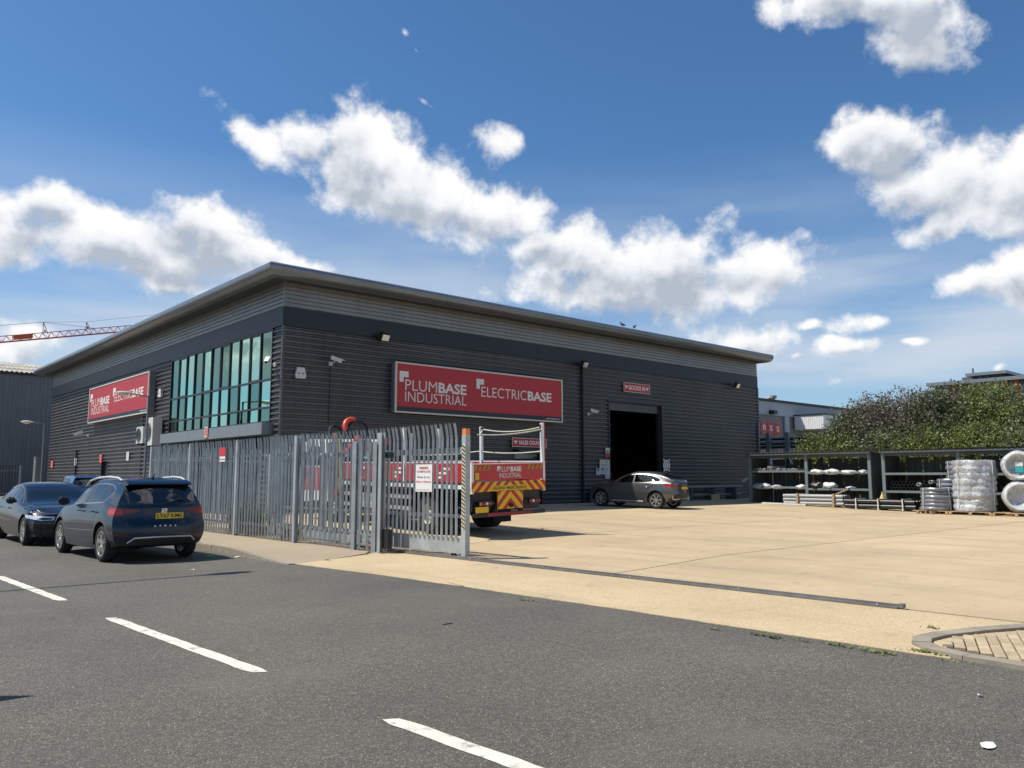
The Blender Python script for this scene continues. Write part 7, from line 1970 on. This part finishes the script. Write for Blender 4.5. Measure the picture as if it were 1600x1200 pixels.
def tower_crane():
    D = 230.0
    def at(px, py, d):
        r = ray(px, py); return CAM + r * (d / np.linalg.norm(r[:2]))
    A, B = at(-260, 558, D), at(262, 512, D + 12)
    t = thing('tower_crane', 'red lattice tower crane jib crossing the sky above the hangar', 'crane', (B[0], B[1], 0))
    d = (B - A) / np.linalg.norm(B - A); L = np.linalg.norm(B - A); s = np.cross(d, (0, 0, 1)); s /= np.linalg.norm(s); u = np.cross(s, d)
    jb = MB(); n = int(L / 2.0)
    P0 = lambda x: A + d * x + s * .9; P1 = lambda x: A + d * x - s * .9; P2 = lambda x: A + d * x + u * 1.5
    for f in (P0, P1, P2): jb.bar(f(0), f(L), .17, .17)
    for k in range(n):
        x0, x1 = L * k / n, L * (k + 1) / n; xm = (x0 + x1) / 2
        for f in (P0, P1): jb.bar(f(x0), P2(xm), .08, .08); jb.bar(P2(xm), f(x1), .08, .08)
        jb.bar(P0(x0), P1(x1), .06, .06)
    jb.build('jib', M['crane'], t)
    c0 = at(32, 529, D + 6); MB().obox(A + d * (np.dot(c0 - A, d)) + u * .9 - s * .0, d * 2.1, s * .95, u * .5).build('jib_panel', pm('orange panel', (.55, .10, .04), .5), t)
    ties = MB()
    apex = [(70, 4.2), (141, 3.4)]
    prev = None
    for px_, hgt in apex:
        c = at(px_, 530, D + 6); x = np.dot(c - A, d); b = A + d * x; tp = b + u * hgt
        for o in (-.6, .6): ties.bar(b + d * o + u * 1.0, tp, .15, .15)
        ties.bar(b + u * 1.5, b + u * 2.2, .3, .3)
        if prev is None: ties.bar(A + u * 4.2 + d * 4, tp, .09, .09); ties.bar(tp, A + d * (x + 12) + u * 1.5, .07, .07)
        else: ties.bar(prev, tp, .06, .06)
        prev = tp
    ties.bar(prev, B + u * 4, .06, .06)
    ties.build('tie_bars', M['crane'], t)
    m_ = MB(); w = 1.0
    for sx in (-w, w):
        for sy in (-w, w): m_.bar((B[0] + sx, B[1] + sy, -.1), (B[0] + sx, B[1] + sy, B[2] + 2), .25, .25)
    for k in range(int(B[2] / 2)):
        z = k * 2.0
        m_.bar((B[0] - w, B[1] - w, z), (B[0] + w, B[1] - w, z + 2), .12, .12); m_.bar((B[0] + w, B[1] + w, z), (B[0] - w, B[1] + w, z + 2), .12, .12); m_.bar((B[0] - w, B[1] + w, z), (B[0] - w, B[1] - w, z + 2), .12, .12)
    m_.build('mast', M['crane'], t)
tower_crane()

# ------------------------------------------------------------------ vegetation
def leaf_mat(name, cols):
    mt = bpy.data.materials.new(name); mt.use_nodes = True; nt = mt.node_tree; N, L = nt.nodes, nt.links; b = N['Principled BSDF']
    geo = N.new('ShaderNodeNewGeometry'); r = N.new('ShaderNodeValToRGB'); L.new(geo.outputs['Random Per Island'], r.inputs[0])
    e = r.color_ramp.elements; e[0].color = (*cols[0], 1); e[1].color = (*cols[-1], 1)
    for k, c in enumerate(cols[1:-1]): q = e.new((k + 1) / (len(cols) - 1)); q.color = (*c, 1)
    n = N.new('ShaderNodeTexNoise'); n.inputs['Scale'].default_value = .55; n.inputs['Detail'].default_value = 3; L.new(geo.outputs['Position'], n.inputs['Vector'])
    mr = N.new('ShaderNodeMapRange'); L.new(n.outputs['Fac'], mr.inputs[0]); mr.inputs[1].default_value, mr.inputs[2].default_value, mr.inputs[3].default_value, mr.inputs[4].default_value = .3, .7, .75, 1.6
    sc = N.new('ShaderNodeVectorMath'); sc.operation = 'SCALE'; L.new(r.outputs[0], sc.inputs[0]); L.new(mr.outputs[0], sc.inputs['Scale'])
    L.new(sc.outputs[0], b.inputs['Base Color']); b.inputs['Roughness'].default_value = .55
    tr = N.new('ShaderNodeBsdfTranslucent'); L.new(sc.outputs[0], tr.inputs[0]); mx = N.new('ShaderNodeMixShader'); mx.inputs[0].default_value = .25
    o = N['Material Output']; L.new(b.outputs[0], mx.inputs[1]); L.new(tr.outputs[0], mx.inputs[2]); L.new(mx.outputs[0], o.inputs[0])
    return mt
LEAF = [leaf_mat('buddleia leaf', [(0.056, 0.081, 0.030), (0.094, 0.121, 0.046), (0.138, 0.161, 0.069), (0.081, 0.098, 0.052)]),
        leaf_mat('bramble leaf', [(0.069, 0.101, 0.029), (0.125, 0.155, 0.041), (0.188, 0.196, 0.052), (0.088, 0.115, 0.034)]),
        leaf_mat('grey green leaf', [(0.088, 0.092, 0.055), (0.125, 0.127, 0.075), (0.156, 0.144, 0.098), (0.106, 0.092, 0.069)])]
FLOW = leaf_mat('faded purple flower', [(.11, .075, .11), (.15, .10, .135), (.11, .085, .085), (.14, .11, .095)])
BARK = pm('bark', (.09, .07, .05), .9, var=.2, vs=8)
def shrub(name, label, x, y, h, rx, ry, nclump, leafm, seed, flowers=0, z0=0., low=0.0, cat='bush', leaf=.16, per=60, group='bushes behind the shelters'):
    rng = np.random.default_rng(seed); t = thing(name, label, cat, (x, y, z0), group=group)
    # clump centres through the volume, denser outside
    cs = []
    while len(cs) < nclump:
        p = rng.uniform(-1, 1, 3); r = np.linalg.norm(p)
        if r > 1 or r < .35: continue
        bump = 1 + .22 * math.sin(3.1 * p[0] + seed) * math.cos(2.7 * p[1] + 1.3 * seed)
        zc = (p[2] * .5 + .5)
        cs.append((p[0] * rx * bump * (1 - .25 * zc), p[1] * ry * bump * (1 - .25 * zc), low + (h - low) * zc * (.86 + .16 * bump)))
    vs, fs = [], []
    for c in cs:
        R = rng.uniform(.35, .75); n = per
        d = rng.normal(size=(n, 3)); d /= np.linalg.norm(d, axis=1)[:, None]; pos = np.array(c) + d * (R * rng.uniform(.3, 1, n) ** .6)[:, None]
        pos[:, 2] = np.maximum(pos[:, 2], .05)
        a = rng.normal(size=(n, 3)); a += d * .8; a /= np.linalg.norm(a, axis=1)[:, None]
        b = np.cross(a, rng.normal(size=(n, 3))); b /= np.linalg.norm(b, axis=1)[:, None]
        s = leaf * rng.uniform(.55, 1.25, n)
        for p, u, w, q in zip(pos, a, b, s):
            k = len(vs); vs += [tuple(p), tuple(p + u * q * .5 + w * q * .26), tuple(p + u * q), tuple(p + u * q * .5 - w * q * .26)]; fs.append((k, k + 1, k + 2, k + 3))
    # outer sprays
    for k in range(int(nclump * .55)):
        a = rng.uniform(0, 2 * math.pi); e = rng.uniform(.15, 1.45); dirv = np.array((math.cos(a) * math.cos(e), math.sin(a) * math.cos(e), math.sin(e)))
        base = np.array((dirv[0] * rx * .78, dirv[1] * ry * .78, low + (h - low) * (.45 + .42 * dirv[2])))
        ln = rng.uniform(.5, 1.15)
        for j in range(16):
            p = base + dirv * ln * j / 16 + rng.normal(size=3) * .05; u = dirv * .5 + rng.normal(size=3) * .7; u /= np.linalg.norm(u); w = np.cross(u, rng.normal(size=3)); w /= np.linalg.norm(w); q = leaf * rng.uniform(.5, 1.1)
            m0 = len(vs); vs += [tuple(p), tuple(p + u * q * .5 + w * q * .22), tuple(p + u * q), tuple(p + u * q * .5 - w * q * .22)]; fs.append((m0, m0 + 1, m0 + 2, m0 + 3))
    me = bpy.data.meshes.new('crown'); me.from_pydata(vs, [], fs); me.materials.append(leafm); me.update(); link('crown', me, t)
    if flowers:
        vs, fs = [], []
        for k in range(flowers):
            a = rng.uniform(0, 2 * math.pi); e = rng.uniform(.1, 1.5); dirv = np.array((math.cos(a) * math.cos(e), math.sin(a) * math.cos(e), math.sin(e)))
            base = np.array((dirv[0] * rx, dirv[1] * ry, low + (h - low) * (.45 + .55 * dirv[2]))) * rng.uniform(.93, 1.08); dv = dirv + np.array((0, 0, .4)); dv /= np.linalg.norm(dv)
            for j in range(9):
                p = base + dv * .04 * j + rng.normal(size=3) * .02; u = rng.normal(size=3); u /= np.linalg.norm(u); w = np.cross(u, rng.normal(size=3)); w /= np.linalg.norm(w); q = .09 * (1.2 - j / 10)
                m0 = len(vs); vs += [tuple(p), tuple(p + u * q * .5 + w * q * .4), tuple(p + u * q), tuple(p + u * q * .5 - w * q * .4)]; fs.append((m0, m0 + 1, m0 + 2, m0 + 3))
        me = bpy.data.meshes.new('flower_spikes'); me.from_pydata(vs, [], fs); me.materials.append(FLOW); me.update(); link('flower_spikes', me, t)['kind'] = 'stuff'
    mb = MB()
    for k in range(7):
        a = rng.uniform(0, 2 * math.pi); q = rng.uniform(.3, .8)
        pts = [(0.15 * math.cos(a), .15 * math.sin(a), -.1), (rx * q * .4 * math.cos(a), ry * q * .4 * math.sin(a), h * .35), (rx * q * .75 * math.cos(a + .2), ry * q * .75 * math.sin(a + .2), h * .62), (rx * q * math.cos(a + .3), ry * q * math.sin(a + .3), h * .86)]
        mb.tube(pts, [.09, .06, .04, .012], 6)
    mb.build('stem', BARK, t, local=True, smooth=True)
    return t
def hedge():
    # (pixel x, pixel y of the top, depth plane x, half width, leaf kind, flowers, label)
    rows = [(1272, 682, 39.2, 1.0, 1, 0, 'low yellow-green bush at the left end of the hedge, by the rack'),
            (1322, 640, 40.8, 1.7, 0, 20, 'dark green bush right of the white canopy'),
            (1362, 622, 41.6, 2.5, 2, 130, 'tall grey-green bush with faded purple flowers, left of the hedge top'),
            (1418, 612, 42.0, 2.9, 2, 190, 'broad grey-green bush with most purple flowers, left of the apartment block'),
            (1480, 603, 42.4, 2.8, 0, 120, 'tall dark bush under the left end of the apartment block'),
            (1548, 598, 42.4, 3.0, 1, 60, 'tallest olive bush in front of the apartment block'),
            (1620, 602, 42.4, 3.1, 0, 60, 'dark bush cut by the right edge above the wrapped coils'),
            (1310, 680, 38.6, 1.5, 1, 0, 'low bright bush just above the roof of the first shelter, left'),
            (1380, 672, 38.4, 1.7, 0, 10, 'low dark bush just above the gap between the shelters'),
            (1450, 668, 38.4, 1.9, 1, 10, 'low green bush just above the second shelter roof, middle'),
            (1530, 660, 38.6, 2.1, 1, 10, 'low green bush above the tall shrink-wrapped stack'),
            (1610, 662, 38.6, 2.1, 0, 0, 'low bush at the right edge just above the shelter roof')]
    rows = [(a, b, X + (1.6 if X > 40 else 2.3), *r) for a, b, X, *r in rows]
    for i, (px_, py_, X, r, lm, fl, lab) in enumerate(rows):
        p = PX(px_, py_, X); h = p[2]
        shrub('bush', lab, X, p[1], h - .28, r * .9, r, 260 if r > 2 else 130, LEAF[lm], 11 + i, int(fl * 1.1), low=.2 if r < 2.2 else .6, per=80)
hedge()
# far trees mirrored in the corner window, across the road from the warehouse
for i, (x, y, h, r) in enumerate(((-30, 44, 5.6, 3.0), (-31, 50, 6.6, 3.2), (-30, 63, 5.2, 2.8), (-31, 34, 4.6, 2.8), (-32, 15, 5.0, 3))):
    shrub('street_tree', 'leafy tree across the road, mirrored in the corner window, %s' % ('rounded crown', 'tallest crown', 'lowest crown', 'broad crown', 'crown nearest the camera')[i], x, y, h, r, r, 60, LEAF[i % 2], 60 + i, 0, low=1.4, cat='tree', leaf=.34, per=40, group='trees across the road')
def weeds():
    rng = np.random.default_rng(3)
    def tuft(label, x, y, z, h, n, mt, w=.05, spread=.12, name='weed', grp=None):
        vs, fs = [], []
        for k in range(n):
            a = rng.uniform(0, 2 * math.pi); b0 = np.array((x + rng.normal() * spread, y + rng.normal() * spread, z)); hh = h * rng.uniform(.4, 1.1); tip = b0 + np.array((math.cos(a) * hh * .35, math.sin(a) * hh * .35, hh)); s = np.array((-math.sin(a), math.cos(a), 0)) * w * rng.uniform(.4, 1) * .5
            mid = (b0 + tip) / 2 + np.array((0, 0, hh * .12))
            m0 = len(vs); vs += [tuple(b0), tuple(mid + s), tuple(tip), tuple(mid - s)]; fs.append((m0, m0 + 1, m0 + 2, m0 + 3))
        me = bpy.data.meshes.new(name); me.from_pydata(vs, [], fs); me.materials.append(mt); me.update(); o = link(name, me); tag(o, label, 'weed', grp)
    vs, fs = [], []
    for (px_, py_, n, sp_) in ((820, 938, 26, .05), (1203, 996, 60, .06), (1312, 1010, 40, .05), (1372, 1020, 60, .06), (1447, 1021, 60, .05), (1457, 983, 16, .03), (510, 876, 26, .06), (598, 866, 12, .03), (1120, 985, 10, .03), (1250, 1002, 14, .05), (1490, 1035, 8, .03)):
        p = G(px_, py_)
        for k in range(n):
            a = rng.uniform(0, 2 * math.pi); b0 = np.array((p[0] + rng.normal() * sp_ * .5, p[1] + rng.normal() * sp_ * 1.5, .004)); q = rng.uniform(.02, .05)
            u = np.array((math.cos(a), math.sin(a), rng.uniform(.15, .8))); w = np.array((-math.sin(a), math.cos(a), 0)) * q * .35
            m0 = len(vs); vs += [tuple(b0), tuple(b0 + u * q * .55 + w), tuple(b0 + u * q), tuple(b0 + u * q * .55 - w)]; fs.append((m0, m0 + 1, m0 + 2, m0 + 3))
    me = bpy.data.meshes.new('weeds'); me.from_pydata(vs, [], fs); me.materials.append(LEAF[1]); me.update(); o = link('weeds', me); tag(o, 'small green weeds sprouting along the asphalt and kerb edges', 'weeds', kind='stuff')
    # tall weeds growing behind the pavement fence
    for i, (dx, dy, h) in enumerate(((.35, 3.2, .85), (.3, 3.7, 1.05), (.35, 2.7, .6), (.4, 4.2, .7), (.35, .8, .45))):
        tuft('tall weed behind the pavement fence, %s' % ('second from left', 'tallest', 'right of the tallest', 'leftmost', 'shortest, nearest the gate')[i], FA[0] + dx, FA[1] + dy, .08, h, 90, LEAF[1], .05, .13)
weeds()
